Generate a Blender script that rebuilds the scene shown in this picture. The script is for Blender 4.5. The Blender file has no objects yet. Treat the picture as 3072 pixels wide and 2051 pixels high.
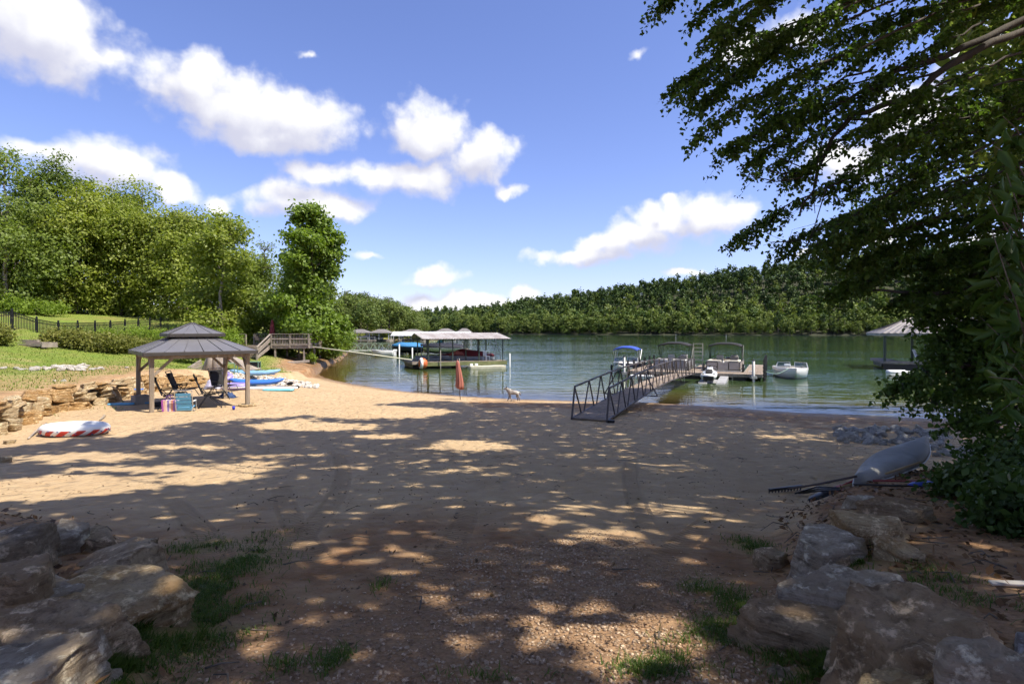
import bpy, bmesh, math, random
import numpy as np
from mathutils import Vector, Matrix, Euler

# ------------------------------------------------------------------ camera, sky, sun, exposure
SC = bpy.context.scene
C = SC.collection
F = 1707.0; CX = 1536.0; HY = 990.0; CZ = 3.6          # focal length and horizon in photograph pixels; camera height over the lake
cam = bpy.data.cameras.new('camera'); camo = bpy.data.objects.new('camera', cam); C.objects.link(camo)
camo.location = (0, 0, CZ); camo.rotation_euler = (math.radians(90), 0, 0)
cam.sensor_width = 36.0; cam.lens = 36.0 * F / 3072.0
cam.shift_y = -(1025.5 - HY) / 3072.0
cam.clip_start = 0.05; cam.clip_end = 6000
SC.camera = camo

SUN = Vector((0.50, -0.20, 0.842)).normalized()        # towards the sun
sun = bpy.data.lights.new('sun', 'SUN'); suno = bpy.data.objects.new('sun', sun); C.objects.link(suno)
sun.energy = 4.3; sun.angle = math.radians(0.53); sun.color = (1.0, 0.93, 0.80)
suno.rotation_euler = (-SUN).to_track_quat('-Z', 'Y').to_euler(); suno.location = (30, -10, 60)

SC.view_settings.view_transform = 'Standard'; SC.view_settings.look = 'None'
SC.view_settings.exposure = 1.0; SC.view_settings.gamma = 1.0; SC.view_settings.use_curve_mapping = False
SC.cycles.max_bounces = 5; SC.cycles.diffuse_bounces = 3; SC.cycles.glossy_bounces = 2
SC.cycles.transmission_bounces = 4; SC.cycles.transparent_max_bounces = 8
SC.cycles.caustics_reflective = False; SC.cycles.caustics_refractive = False
SC.cycles.sample_clamp_indirect = 6.0
SC.cycles.use_denoising = True
SC.cycles.use_adaptive_sampling = True; SC.cycles.adaptive_threshold = 0.035; SC.cycles.adaptive_min_samples = 20

W = bpy.data.worlds.new('World'); SC.world = W; W.use_nodes = True
def build_world():
    nt = W.node_tree; N = nt.nodes; L = nt.links; N.clear()
    # clouds: soft puffs set by bearing and height in the sky (radians), edges broken up by noise
    blobs = [(90,50,200,115,0),(205,125,90,55,.1),(430,185,115,68,0),(560,245,175,78,0),(680,265,140,70,0),(620,305,190,46,.05),
             (985,300,92,72,0),(1095,365,92,52,0),(960,405,130,52,.05),(850,405,100,40,.15),(740,400,110,46,.15),(700,462,112,44,0),(790,482,80,34,.05),
             (240,375,150,62,.03),(370,425,95,40,.05),(110,345,120,45,.3),(515,460,50,32,.12),(1170,436,52,20,.25),
             (1625,500,100,54,0),(1520,505,85,50,0),(1455,545,115,38,0),(1330,592,125,22,.05),(1545,450,26,20,.15),(1390,565,85,30,.05),
             (1000,632,90,26,.2),(1080,690,140,24,0),(1200,672,46,22,0),(985,692,60,26,.05),(1255,690,60,14,.1),(850,585,75,18,.35),(1560,622,70,14,.2),
             (1480,112,60,18,.45),(1690,110,75,45,.05),(1950,370,120,60,.05),(2090,250,150,70,.05),(2140,460,70,30,.1),(1820,60,90,40,.1),(2020,560,70,26,.15),
             (700,120,40,14,.45),(1860,590,60,12,.25),(2250,120,120,50,.05),(2260,560,90,26,.1)]
    def make_group(rich):
     g = bpy.data.node_groups.new('cloud_density', 'ShaderNodeTree')
     g.interface.new_socket('Vec', in_out='INPUT', socket_type='NodeSocketVector')
     g.interface.new_socket('Density', in_out='OUTPUT', socket_type='NodeSocketFloat')
     gi = g.nodes.new('NodeGroupInput'); go = g.nodes.new('NodeGroupOutput')
     def gm(op, a, b=None, c=None):
         n = g.nodes.new('ShaderNodeMath'); n.operation = op
         for i, v in enumerate((a, b, c)):
             if v is None: continue
             if isinstance(v, (int, float)): n.inputs[i].default_value = v
             else: g.links.new(v, n.inputs[i])
         return n.outputs[0]
     def gv(op, a, b):
         n = g.nodes.new('ShaderNodeVectorMath'); n.operation = op
         for i, v in enumerate((a, b)):
             if isinstance(v, tuple): n.inputs[i].default_value = v
             else: g.links.new(v, n.inputs[i])
         return n
     def gnoise(vec, scale, detail, rough=.55):
         n = g.nodes.new('ShaderNodeTexNoise'); n.inputs['Scale'].default_value = scale
         n.inputs['Detail'].default_value = detail; n.inputs['Roughness'].default_value = rough
         g.links.new(vec, n.inputs['Vector']); return n
     vin = gi.outputs[0]
     nw = gnoise(vin, 7.0, 2.0 if rich else 1.0)
     off = gv('SUBTRACT', nw.outputs['Color'], (.5, .5, .5)).outputs[0]
     wv = gv('ADD', vin, gv('MULTIPLY', off, (.085, .06, 0)).outputs[0]).outputs[0]
     if rich:
      nw2 = gnoise(vin, 26.0, 3.0, .6)
      off2 = gv('SUBTRACT', nw2.outputs['Color'], (.5, .5, .5)).outputs[0]
      wv = gv('ADD', wv, gv('MULTIPLY', off2, (.030, .026, 0)).outputs[0]).outputs[0]
     cur = None
     for (cx, cy, rx, ry, w) in blobs:
         k = 3072.0 / 2349.0
         X = (cx * k - CX) / F; Y = (HY - cy * k) / F
         az = math.atan(X); el = math.atan(Y * math.cos(az))
         ax = rx * k / F * math.cos(az) ** 2 * 1.28; ay = ry * k / F * math.cos(az) * 1.25
         d = gv('SUBTRACT', wv, (az, el, 0)).outputs[0]
         q = gv('MULTIPLY', d, (1 / ax, 1 / ay, 0)).outputs[0]
         ln = gv('LENGTH', q, (0, 0, 0)).outputs['Value']
         v = gm('SUBTRACT', 1.0 - w, ln)
         cur = v if cur is None else gm('SMOOTH_MAX', cur, v, .30)
     # scattered cumulus everywhere else round the sky, as in the part in view
     sep = g.nodes.new('ShaderNodeSeparateXYZ'); g.links.new(vin, sep.inputs[0])
     aaz = gm('ABSOLUTE', sep.outputs[0])
     mr = g.nodes.new('ShaderNodeMapRange'); g.links.new(aaz, mr.inputs[0]); mr.inputs[1].default_value = .8; mr.inputs[2].default_value = 1.0
     me_ = g.nodes.new('ShaderNodeMapRange'); g.links.new(sep.outputs[1], me_.inputs[0]); me_.inputs[1].default_value = .5; me_.inputs[2].default_value = .65
     outm = gm('MAXIMUM', mr.outputs[0], me_.outputs[0])
     ng = gnoise(gv('MULTIPLY', wv, (1, 1.7, 1)).outputs[0], 3.2, 2.0)
     gen = gm('MULTIPLY', gm('SUBTRACT', ng.outputs['Fac'], .535), 5.0)
     gen = gm('SUBTRACT', gm('MULTIPLY', gm('ADD', gen, 2.0), outm), 2.0)
     cur = gm('MAXIMUM', cur, gen)
     if rich:
      fine = gnoise(vin, 20.0, 4.0, .62)
      cur = gm('ADD', cur, gm('MULTIPLY', gm('SUBTRACT', fine.outputs['Fac'], .5), .70))
      vo = g.nodes.new('ShaderNodeTexVoronoi'); vo.feature = 'SMOOTH_F1'; vo.inputs['Scale'].default_value = 24.0; vo.inputs['Smoothness'].default_value = .35; vo.inputs['Detail'].default_value = 1.0; g.links.new(wv, vo.inputs['Vector'])
      cur = gm('ADD', cur, gm('MULTIPLY', gm('SUBTRACT', .42, vo.outputs['Distance']), .42))
     g.links.new(cur, go.inputs[0])
     return g

    def m(op, a, b=None, c=None, clamp=False):
        n = N.new('ShaderNodeMath'); n.operation = op; n.use_clamp = clamp
        for i, v in enumerate((a, b, c)):
            if v is None: continue
            if isinstance(v, (int, float)): n.inputs[i].default_value = v
            else: L.new(v, n.inputs[i])
        return n.outputs[0]
    tc = N.new('ShaderNodeTexCoord'); sp = N.new('ShaderNodeSeparateXYZ'); L.new(tc.outputs['Generated'], sp.inputs[0])
    az = m('ARCTAN2', sp.outputs[0], sp.outputs[1]); el = m('ARCSINE', sp.outputs[2])
    cb = N.new('ShaderNodeCombineXYZ'); L.new(az, cb.inputs[0]); L.new(el, cb.inputs[1])
    cb2 = N.new('ShaderNodeCombineXYZ'); L.new(m('ADD', az, .016), cb2.inputs[0]); L.new(m('ADD', el, .038), cb2.inputs[1])
    g1 = N.new('ShaderNodeGroup'); g1.node_tree = make_group(True); L.new(cb.outputs[0], g1.inputs[0])
    g2 = N.new('ShaderNodeGroup'); g2.node_tree = make_group(False); L.new(cb2.outputs[0], g2.inputs[0])
    def mr(v, a, b, c=0., d=1.):
        n = N.new('ShaderNodeMapRange'); n.interpolation_type = 'SMOOTHSTEP'; L.new(v, n.inputs[0])
        for i, x in enumerate((a, b, c, d)): n.inputs[i + 1].default_value = x
        return n.outputs[0]
    alpha = mr(g1.outputs[0], -.10, .46)
    lit = m('SUBTRACT', g1.outputs[0], g2.outputs[0])
    litf = mr(m('SUBTRACT', lit, m('MULTIPLY', g2.outputs[0], .25)), -.62, .42)
    sky = N.new('ShaderNodeTexSky'); sky.sky_type = 'NISHITA'; sky.sun_disc = False
    sky.sun_elevation = math.asin(SUN.z); sky.sun_rotation = math.atan2(SUN.x, SUN.y)
    sky.altitude = 250; sky.air_density = 1.0; sky.dust_density = .6; sky.ozone_density = 2.2
    tint = N.new('ShaderNodeMix'); tint.data_type = 'RGBA'; tint.blend_type = 'MULTIPLY'; tint.inputs[0].default_value = 1.0
    L.new(sky.outputs[0], tint.inputs[6]); tint.inputs[7].default_value = (.73, .69, .92, 1)
    cc = N.new('ShaderNodeMix'); cc.data_type = 'RGBA'; L.new(litf, cc.inputs[0])
    cc.inputs[6].default_value = (2.9, 2.95, 3.6, 1); cc.inputs[7].default_value = (4.75, 4.75, 4.8, 1)
    mx = N.new('ShaderNodeMix'); mx.data_type = 'RGBA'; L.new(alpha, mx.inputs[0])
    L.new(tint.outputs[2], mx.inputs[6]); L.new(cc.outputs[2], mx.inputs[7])
    bg = N.new('ShaderNodeBackground'); bg.inputs[1].default_value = 0.118; L.new(mx.outputs[2], bg.inputs[0])
    out = N.new('ShaderNodeOutputWorld'); L.new(bg.outputs[0], out.inputs[0])
    W.cycles.sampling_method = 'MANUAL'; W.cycles.sample_map_resolution = 1024
build_world()

# ------------------------------------------------------------------ projection helpers (photograph pixel -> point of the place)
def P(px, py, d): return Vector(((px - CX) / F * d, d, CZ - (py - HY) / F * d))
def PZ(px, py, z):
    d = (CZ - z) * F / (py - HY); return P(px, py, d)

# ------------------------------------------------------------------ noise in numpy
def _h(i, j, k, s):
    i = i.astype(np.int64); j = j.astype(np.int64); k = k.astype(np.int64)
    n = (i * 374761393 + j * 668265263 + k * 2147483647 + s * 1274126177) & 0xffffffff
    n = ((n ^ (n >> 13)) * 1274126177) & 0xffffffff
    n = n ^ (n >> 16)
    return (n & 0xffff) / 65535.0
def vnoise(p, s=0):
    f = np.floor(p); t = p - f; t = t * t * (3 - 2 * t); i, j, k = f[:, 0], f[:, 1], f[:, 2]
    r = 0
    for a in (0, 1):
        wx = t[:, 0] if a else 1 - t[:, 0]
        for b in (0, 1):
            wy = t[:, 1] if b else 1 - t[:, 1]
            for c in (0, 1):
                wz = t[:, 2] if c else 1 - t[:, 2]
                r = r + wx * wy * wz * _h(i + a, j + b, k + c, s)
    return r
def fbm(p, o=4, s=0):
    r = 0; a = .5
    for q in range(o):
        r = r + a * (vnoise(p * (2 ** q), s + q) - .5); a *= .5
    return r
def fbm2(x, y, sc, o=4, s=0):
    p = np.stack([x * sc, y * sc, np.zeros_like(x) + .37], -1).reshape(-1, 3)
    return fbm(p, o, s).reshape(np.shape(x))

# ------------------------------------------------------------------ terrain
SHORE = [(140,40),(60,28),(40,24),(26,22.6),(20.3,22.6),(17.2,23.2),(12.5,24.8),(9,27.2),(6.1,28.6),(3.1,29),(0,29.8),(-3.4,31.4),(-6.65,33.8),(-9.9,37.2),(-12.9,41),
         (-16.2,47),(-18.2,54),(-19.7,62),(-22.5,75),(-26,88),(-36,110),(-50,150),(-58,185),(-52,203),(-40,209),(-31,214),(-27.5,221),(-33,250),(-110,330),(-400,420)]
LANDP = SHORE + [(-400, -120), (140, -120)]
WALL = [(-60,5),(-25,9),(-16.2,12.2),(-14.5,14.8),(-15.0,16.5),(-16.1,18.6),(-16.9,20.5),(-16.7,21.8),(-17.0,23.4),(-17.7,26.6),(-18.3,29.3),(-17.9,31),(-17.2,32.4),(-16.6,33.8),(-16.2,36.4),(-14.6,38.6),(-15.4,42.5)]
WALLH = [1.6,1.5,1.4,1.35,1.35,1.35,1.35,1.35,1.38,1.4,1.4,1.35,1.25,1.0,.75,.6,.5]
LAWNP = WALL + [(-16.2,47),(-18.2,54),(-19.7,62),(-22.5,75),(-26,88),(-36,110),(-50,150),(-58,185),(-400,185),(-400,5)]
LBANK = [(-1.0,1.0),(-1.55,2.6),(-1.9,3.4),(-2.7,4.6),(-4.1,6.0),(-6.6,7.3),(-14,9.0)]
LBP = LBANK + [(-30,9.0),(-30,-10),(-1.0,-10)]
RBANK = [(0.9,1.0),(1.25,2.4),(1.8,3.7),(2.35,5.2),(3.4,7.2),(5.1,9.2),(7.5,10.6),(12,12.5),(30,15)]
RBP = RBANK + [(60,15),(60,-10),(.9,-10)]
def seg_dist(x, y, poly, vals=None):
    best = np.full(np.shape(x), 1e9); bv = np.zeros(np.shape(x))
    for i in range(len(poly) - 1):
        ax, ay = poly[i]; bx, by = poly[i + 1]
        dx, dy = bx - ax, by - ay; l2 = dx * dx + dy * dy
        t = np.clip(((x - ax) * dx + (y - ay) * dy) / l2, 0, 1)
        d = np.hypot(x - (ax + t * dx), y - (ay + t * dy))
        if vals is not None: bv = np.where(d < best, vals[i] * (1 - t) + vals[i + 1] * t, bv)
        best = np.minimum(best, d)
    return (best, bv) if vals is not None else best
def inside(x, y, poly):
    r = np.zeros(np.shape(x), bool); n = len(poly)
    for i in range(n):
        ax, ay = poly[i]; bx, by = poly[(i + 1) % n]
        if ay == by: continue
        c = ((ay > y) != (by > y)) & (x < (bx - ax) * (y - ay) / (by - ay) + ax)
        r ^= c
    return r
def sstep(t, a, b):
    t = np.clip((t - a) / (b - a), 0, 1); return t * t * (3 - 2 * t)
def shore_s(x, y):
    d = seg_dist(x, y, SHORE); return np.where(inside(x, y, LANDP), d, -d)
def bank_w(x, y, line, poly, w=.55):
    d = seg_dist(x, y, line); sd = np.where(inside(x, y, poly), d, -d); return sstep(sd, -.15, w)
def terrain(x, y, detail=True):
    x = np.asarray(x, float); y = np.asarray(y, float)
    s = shore_s(x, y)
    z = np.interp(s, [-60,-20,-6,0,3,8,15,40,200], [-8,-3,-.9,0,.18,.45,.62,.75,.8])
    z = z + np.interp(y, [-30,0,3,6,9,12,14,16], [2.4,1.4,1.12,.72,.38,.15,.05,0]) * (s > 0)
    dw, wh = seg_dist(x, y, WALL, WALLH)
    lin = inside(x, y, LAWNP); sd = np.where(lin, dw, -dw)
    la = np.interp(dw, [0,6,11,17,20,30,40,60,200], [0,.42,1.3,2.35,2.5,4.0,4.9,6,8]) + wh
    lb = np.interp(s, [0,6,12,20,40,200], [.42,1.7,3.8,5.6,8,12])
    lz = np.minimum(la, lb)
    z = z + (lz - z) * sstep(sd, -.25, .55) * (s > 0)
    z = z + .22 * bank_w(x, y, LBANK, LBP) + .30 * bank_w(x, y, RBANK, RBP, .8)
    # far left bank, rising behind the far docks
    z = np.where((y > 95) & (s > 0), np.minimum(s * .25, 9.0) + .1, z)
    if detail:
        a = np.where(s > .3, 1.0, .3)
        z = z + a * (.10 * fbm2(x, y, .35, 3, 3) + .05 * fbm2(x, y, 1.6, 3, 9))
    return z
def zt(x, y): return float(terrain(np.array([x]), np.array([y]))[0])
def G(px, py, h=0.0):
    """point of the ground (raised by h) that the photograph shows at a pixel"""
    d = np.linspace(2.0, 90, 1500); x = (px - CX) / F * d; ray = CZ - (py - HY) / F * d
    t = terrain(x, d) + h; k = np.argmax(ray < t)
    if ray[k] >= t[k]: k = -1
    i = max(k - 1, 0); a = ray[i] - t[i]; b = ray[k] - t[k]; u = a / (a - b) if a != b else 0
    dd = d[i] + u * (d[k] - d[i]); return Vector(((px - CX) / F * dd, dd, CZ - (py - HY) / F * dd - h))

# ------------------------------------------------------------------ mesh helpers
class MB:
    def __init__(s): s.v = []; s.f = []
    def add(s, vs, fs):
        o = len(s.v); s.v += [tuple(v) for v in vs]; s.f += [tuple(i + o for i in f) for f in fs]; return s
    def box(s, c, d, rot=None):
        hx, hy, hz = d[0] / 2, d[1] / 2, d[2] / 2; vs = []
        for z in (-hz, hz):
            for (x, y) in ((-hx, -hy), (hx, -hy), (hx, hy), (-hx, hy)):
                v = Vector((x, y, z))
                if rot: v = rot @ v
                vs.append(v + Vector(c))
        return s.add(vs, [(0,3,2,1),(4,5,6,7),(0,1,5,4),(1,2,6,5),(2,3,7,6),(3,0,4,7)])
    def b2(s, x0, x1, y0, y1, z0, z1): return s.box(((x0+x1)/2, (y0+y1)/2, (z0+z1)/2), (abs(x1-x0), abs(y1-y0), abs(z1-z0)))
    def bar(s, a, b, w, h=None, up=(0, 0, 1)):
        a = Vector(a); b = Vector(b); h = h or w; t = (b - a)
        if t.length < 1e-6: return s
        t.normalize(); u = Vector(up)
        if abs(t.dot(u)) > .99: u = Vector((0, 1, 0))
        r = t.cross(u).normalized(); q = r.cross(t)
        vs = [p + r * sx * w / 2 + q * sz * h / 2 for p in (a, b) for (sx, sz) in ((-1,-1),(1,-1),(1,1),(-1,1))]
        return s.add(vs, [(0,1,2,3),(7,6,5,4),(0,4,5,1),(1,5,6,2),(2,6,7,3),(3,7,4,0)])
    def tube(s, pts, r, n=8, cap=True):
        pts = [Vector(p) for p in pts]; m = len(pts)
        rs = list(r) if isinstance(r, (list, tuple)) else [r] * m
        o = len(s.v); ref = Vector((.31, .17, .93))
        for i, p in enumerate(pts):
            t = (pts[min(i + 1, m - 1)] - pts[max(i - 1, 0)])
            t = t.normalized() if t.length > 1e-9 else Vector((0, 0, 1))
            u = t.cross(ref)
            if u.length < .05: u = t.cross(Vector((1, 0, 0)))
            u.normalize(); w = t.cross(u)
            for k in range(n):
                a = 2 * math.pi * k / n; s.v.append(tuple(p + (u * math.cos(a) + w * math.sin(a)) * rs[i]))
        for i in range(m - 1):
            for k in range(n):
                k2 = (k + 1) % n; s.f.append((o+i*n+k, o+i*n+k2, o+(i+1)*n+k2, o+(i+1)*n+k))
        if cap:
            s.f.append(tuple(o + k for k in reversed(range(n)))); s.f.append(tuple(o + (m-1)*n + k for k in range(n)))
        return s
    def loft(s, rings, closed=True, cap=True):
        n = len(rings[0]); o = len(s.v)
        for r in rings: s.v += [tuple(p) for p in r]
        for i in range(len(rings) - 1):
            for k in range(n if closed else n - 1):
                k2 = (k + 1) % n; s.f.append((o+i*n+k, o+i*n+k2, o+(i+1)*n+k2, o+(i+1)*n+k))
        if cap and closed:
            s.f.append(tuple(o + k for k in reversed(range(n)))); s.f.append(tuple(o + (len(rings)-1)*n + k for k in range(n)))
        return s
    def lathe(s, prof, c=(0, 0, 0), n=16):
        return s.loft([[(c[0] + r*math.cos(2*math.pi*k/n), c[1] + r*math.sin(2*math.pi*k/n), c[2] + z) for k in range(n)] for r, z in prof])
    def xf(s, M):
        s.v = [tuple(M @ Vector(v)) for v in s.v]; return s
    def mesh(s, name, smooth=False):
        me = bpy.data.meshes.new(name); me.from_pydata(s.v, [], s.f); me.update()
        if smooth: me.polygons.foreach_set('use_smooth', [True] * len(me.polygons))
        return me
    def build(s, name, m, parent=None, smooth=False, bev=0.0):
        return mo(name, s.mesh(name, smooth), m, parent, bev)
def mo(name, me, m, parent=None, bev=0.0):
    if m is not None and len(me.materials) == 0: me.materials.append(m)
    o = bpy.data.objects.new(name, me); C.objects.link(o)
    if parent is not None: o.parent = parent
    if bev:
        b = o.modifiers.new('bevel', 'BEVEL'); b.width = bev; b.segments = 2; b.limit_method = 'ANGLE'
    return o
def npmesh(name, V, Fc, smooth=False, attr=None, attrs_v=None):
    """mesh from arrays; Fc is an (n, k) index array; attr: per-face float attributes"""
    me = bpy.data.meshes.new(name); V = np.asarray(V, np.float32); Fc = np.asarray(Fc, np.int32)
    me.vertices.add(len(V)); me.vertices.foreach_set('co', V.ravel())
    n, k = Fc.shape; me.loops.add(n * k); me.loops.foreach_set('vertex_index', Fc.ravel())
    me.polygons.add(n); me.polygons.foreach_set('loop_start', np.arange(0, n * k, k, dtype=np.int32))
    if smooth: me.polygons.foreach_set('use_smooth', np.ones(n, bool))
    me.update(calc_edges=True)
    for an, av in (attr or {}).items():
        a = me.attributes.new(an, 'FLOAT', 'FACE'); a.data.foreach_set('value', np.asarray(av, np.float32))
    for an, av in (attrs_v or {}).items():
        a = me.attributes.new(an, 'FLOAT', 'POINT'); a.data.foreach_set('value', np.asarray(av, np.float32))
    return me
def tag(o, label=None, cat=None, group=None, kind=None):
    if label: o['label'] = label
    if cat: o['category'] = cat
    if group: o['group'] = group
    if kind: o['kind'] = kind
    return o
def thing(name, label, cat, loc=(0, 0, 0), rz=0.0, group=None):
    o = bpy.data.objects.new(name, None); C.objects.link(o); o.location = loc; o.rotation_euler = (0, 0, rz)
    o.empty_display_size = .2
    return tag(o, label, cat, group)
def kids(o): return [c for c in bpy.data.objects if c.parent == o]
def copy_tree(o, parent=None, _cache={}):
    c = o.copy(); C.objects.link(c)
    if parent is not None: c.parent = parent
    for ch in list(o.children): copy_tree(ch, c)
    return c

# ------------------------------------------------------------------ materials
MATS = {}
def nodes(name):
    m = bpy.data.materials.new(name); m.use_nodes = True; nt = m.node_tree; nt.nodes.clear()
    return m, nt, nt.nodes, nt.links
def pm(name, col, rough=.6, var=.18, scale=6.0, bump=.15, metal=0.0, stretch=(1, 1, 1), dark=None, spec=.4, coat=0.0, bscale=None):
    """procedural surface: base colour broken up by two noises (grain and stains), fine relief"""
    if name in MATS: return MATS[name]
    m, nt, N, L = nodes(name)
    tc = N.new('ShaderNodeTexCoord'); mp = N.new('ShaderNodeMapping'); mp.inputs['Scale'].default_value = stretch
    L.new(tc.outputs['Object'], mp.inputs[0])
    oi = N.new('ShaderNodeObjectInfo'); ad = N.new('ShaderNodeVectorMath'); ad.operation = 'ADD'
    sc_ = N.new('ShaderNodeVectorMath'); sc_.operation = 'SCALE'; sc_.inputs[0].default_value = (37, 17, 23); L.new(oi.outputs['Random'], sc_.inputs['Scale'])
    L.new(mp.outputs[0], ad.inputs[0]); L.new(sc_.outputs[0], ad.inputs[1])
    n1 = N.new('ShaderNodeTexNoise'); n1.inputs['Scale'].default_value = scale; n1.inputs['Detail'].default_value = 6; n1.inputs['Roughness'].default_value = .6
    n2 = N.new('ShaderNodeTexNoise'); n2.inputs['Scale'].default_value = scale * .22; n2.inputs['Detail'].default_value = 3
    L.new(ad.outputs[0], n1.inputs[0]); L.new(ad.outputs[0], n2.inputs[0])
    dk = dark or tuple(c * .55 for c in col)
    r1 = N.new('ShaderNodeMapRange'); L.new(n1.outputs[0], r1.inputs[0]); r1.inputs[1].default_value = .3; r1.inputs[2].default_value = .75
    r2 = N.new('ShaderNodeMapRange'); L.new(n2.outputs[0], r2.inputs[0]); r2.inputs[1].default_value = .35; r2.inputs[2].default_value = .7
    av = N.new('ShaderNodeMath'); av.operation = 'ADD'; L.new(r1.outputs[0], av.inputs[0]); L.new(r2.outputs[0], av.inputs[1])
    sc2 = N.new('ShaderNodeMath'); sc2.operation = 'MULTIPLY'; L.new(av.outputs[0], sc2.inputs[0]); sc2.inputs[1].default_value = var * 1.6
    ob = N.new('ShaderNodeMath'); ob.operation = 'MULTIPLY_ADD'; L.new(oi.outputs['Random'], ob.inputs[0]); ob.inputs[1].default_value = var * .5; L.new(sc2.outputs[0], ob.inputs[2]); ob.use_clamp = True
    mx = N.new('ShaderNodeMix'); mx.data_type = 'RGBA'; L.new(ob.outputs[0], mx.inputs[0])
    mx.inputs[6].default_value = (*col, 1); mx.inputs[7].default_value = (*dk, 1)
    b = N.new('ShaderNodeBsdfPrincipled'); L.new(mx.outputs[2], b.inputs['Base Color'])
    b.inputs['Metallic'].default_value = metal; b.inputs['Specular IOR Level'].default_value = spec; b.inputs['Coat Weight'].default_value = coat
    rr = N.new('ShaderNodeMapRange'); L.new(n2.outputs[0], rr.inputs[0]); rr.inputs[3].default_value = max(.02, rough - .12); rr.inputs[4].default_value = min(1, rough + .12)
    L.new(rr.outputs[0], b.inputs['Roughness'])
    if bump:
        bp = N.new('ShaderNodeBump'); bp.inputs['Strength'].default_value = bump; bp.inputs['Distance'].default_value = .02
        n3 = N.new('ShaderNodeTexNoise'); n3.inputs['Scale'].default_value = bscale or scale * 2.5; n3.inputs['Detail'].default_value = 6; n3.inputs['Roughness'].default_value = .65
        L.new(ad.outputs[0], n3.inputs[0]); L.new(n3.outputs[0], bp.inputs['Height']); L.new(bp.outputs[0], b.inputs['Normal'])
    o = N.new('ShaderNodeOutputMaterial'); L.new(b.outputs[0], o.inputs[0]); MATS[name] = m
    return m
def leafmat(name, c0, c1, trans=.35, gloss=.5, c2=None):
    """leaf: colour drawn per leaf from the 'rnd' attribute, light passes through"""
    if name in MATS: return MATS[name]
    m, nt, N, L = nodes(name)
    at = N.new('ShaderNodeAttribute'); at.attribute_name = 'rnd'
    cr = N.new('ShaderNodeValToRGB'); cr.color_ramp.elements[0].color = (*c0, 1); oi = N.new('ShaderNodeObjectInfo'); cr.color_ramp.elements[1].color = (*c1, 1)
    if c2: e = cr.color_ramp.elements.new(.97); e.color = (*c1, 1); cr.color_ramp.elements[-1].color = (*c2, 1)
    ma = N.new('ShaderNodeMath'); ma.operation = 'MULTIPLY_ADD'; L.new(oi.outputs['Random'], ma.inputs[0]); ma.inputs[1].default_value = .36; mb_ = N.new('ShaderNodeMath'); mb_.operation = 'MULTIPLY_ADD'; L.new(at.outputs['Fac'], mb_.inputs[0]); mb_.inputs[1].default_value = .82; mb_.inputs[2].default_value = -.08; L.new(mb_.outputs[0], ma.inputs[2]); L.new(ma.outputs[0], cr.inputs[0])
    d = N.new('ShaderNodeBsdfPrincipled'); L.new(cr.outputs[0], d.inputs['Base Color']); d.inputs['Roughness'].default_value = .5; d.inputs['Specular IOR Level'].default_value = gloss * .6
    t = N.new('ShaderNodeBsdfTranslucent')
    hs = N.new('ShaderNodeMix'); hs.data_type = 'RGBA'; hs.blend_type = 'MULTIPLY'; hs.inputs[0].default_value = 1; L.new(cr.outputs[0], hs.inputs[6]); hs.inputs[7].default_value = (1.5, 1.6, .8, 1)
    L.new(hs.outputs[2], t.inputs[0])
    mx = N.new('ShaderNodeMixShader'); mx.inputs[0].default_value = trans; L.new(d.outputs[0], mx.inputs[1]); L.new(t.outputs[0], mx.inputs[2])
    o = N.new('ShaderNodeOutputMaterial'); L.new(mx.outputs[0], o.inputs[0]); MATS[name] = m
    return m
# ------------------------------------------------------------------ ground sheet, lake, far hill
def axis(lo, hi, parts):
    """parts: list of (from, to, step)"""
    a = [np.arange(p, q, st) for p, q, st in parts]
    return np.unique(np.concatenate([[lo]] + a + [[hi]]))
def grid_mesh(name, xs, ys, zf, smooth=True, av=None):
    X, Y = np.meshgrid(xs, ys); Z = zf(X, Y); V = np.stack([X, Y, Z], -1).reshape(-1, 3)
    nx, ny = len(xs), len(ys); i = np.arange((ny - 1) * nx).reshape(ny - 1, nx)[:, :-1].ravel()
    return npmesh(name, V, np.stack([i, i + 1, i + nx + 1, i + nx], -1), smooth, attrs_v=av(X, Y, Z) if av else None)
gxs = axis(-400, 140, [(-400,-60,12),(-60,-24,.6),(-24,-14,.25),(-14,14,.14),(14,26,.3),(26,60,1.2),(60,140,8)])
gys = axis(-120, 430, [(-120,-6,6),(-6,1.5,.5),(1.5,13,.10),(13,31,.18),(31,60,.35),(60,120,1.5),(120,240,3),(240,430,10)])
def elm(X, Y, px, py, rx, ry, pow_=1.0):
    """soft ellipse on the ground under a photograph region (full-size pixels)"""
    c = G(px, py); a = rx * c.y / F; d0 = G(px, py + ry).y; d1 = G(px, py - ry).y; b = max(abs(d1 - d0) / 2, .05)
    q = ((X - c.x) / a) ** 2 + ((Y - (d0 + d1) / 2) / b) ** 2
    return np.clip(1.25 - q, 0, 1)
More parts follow.
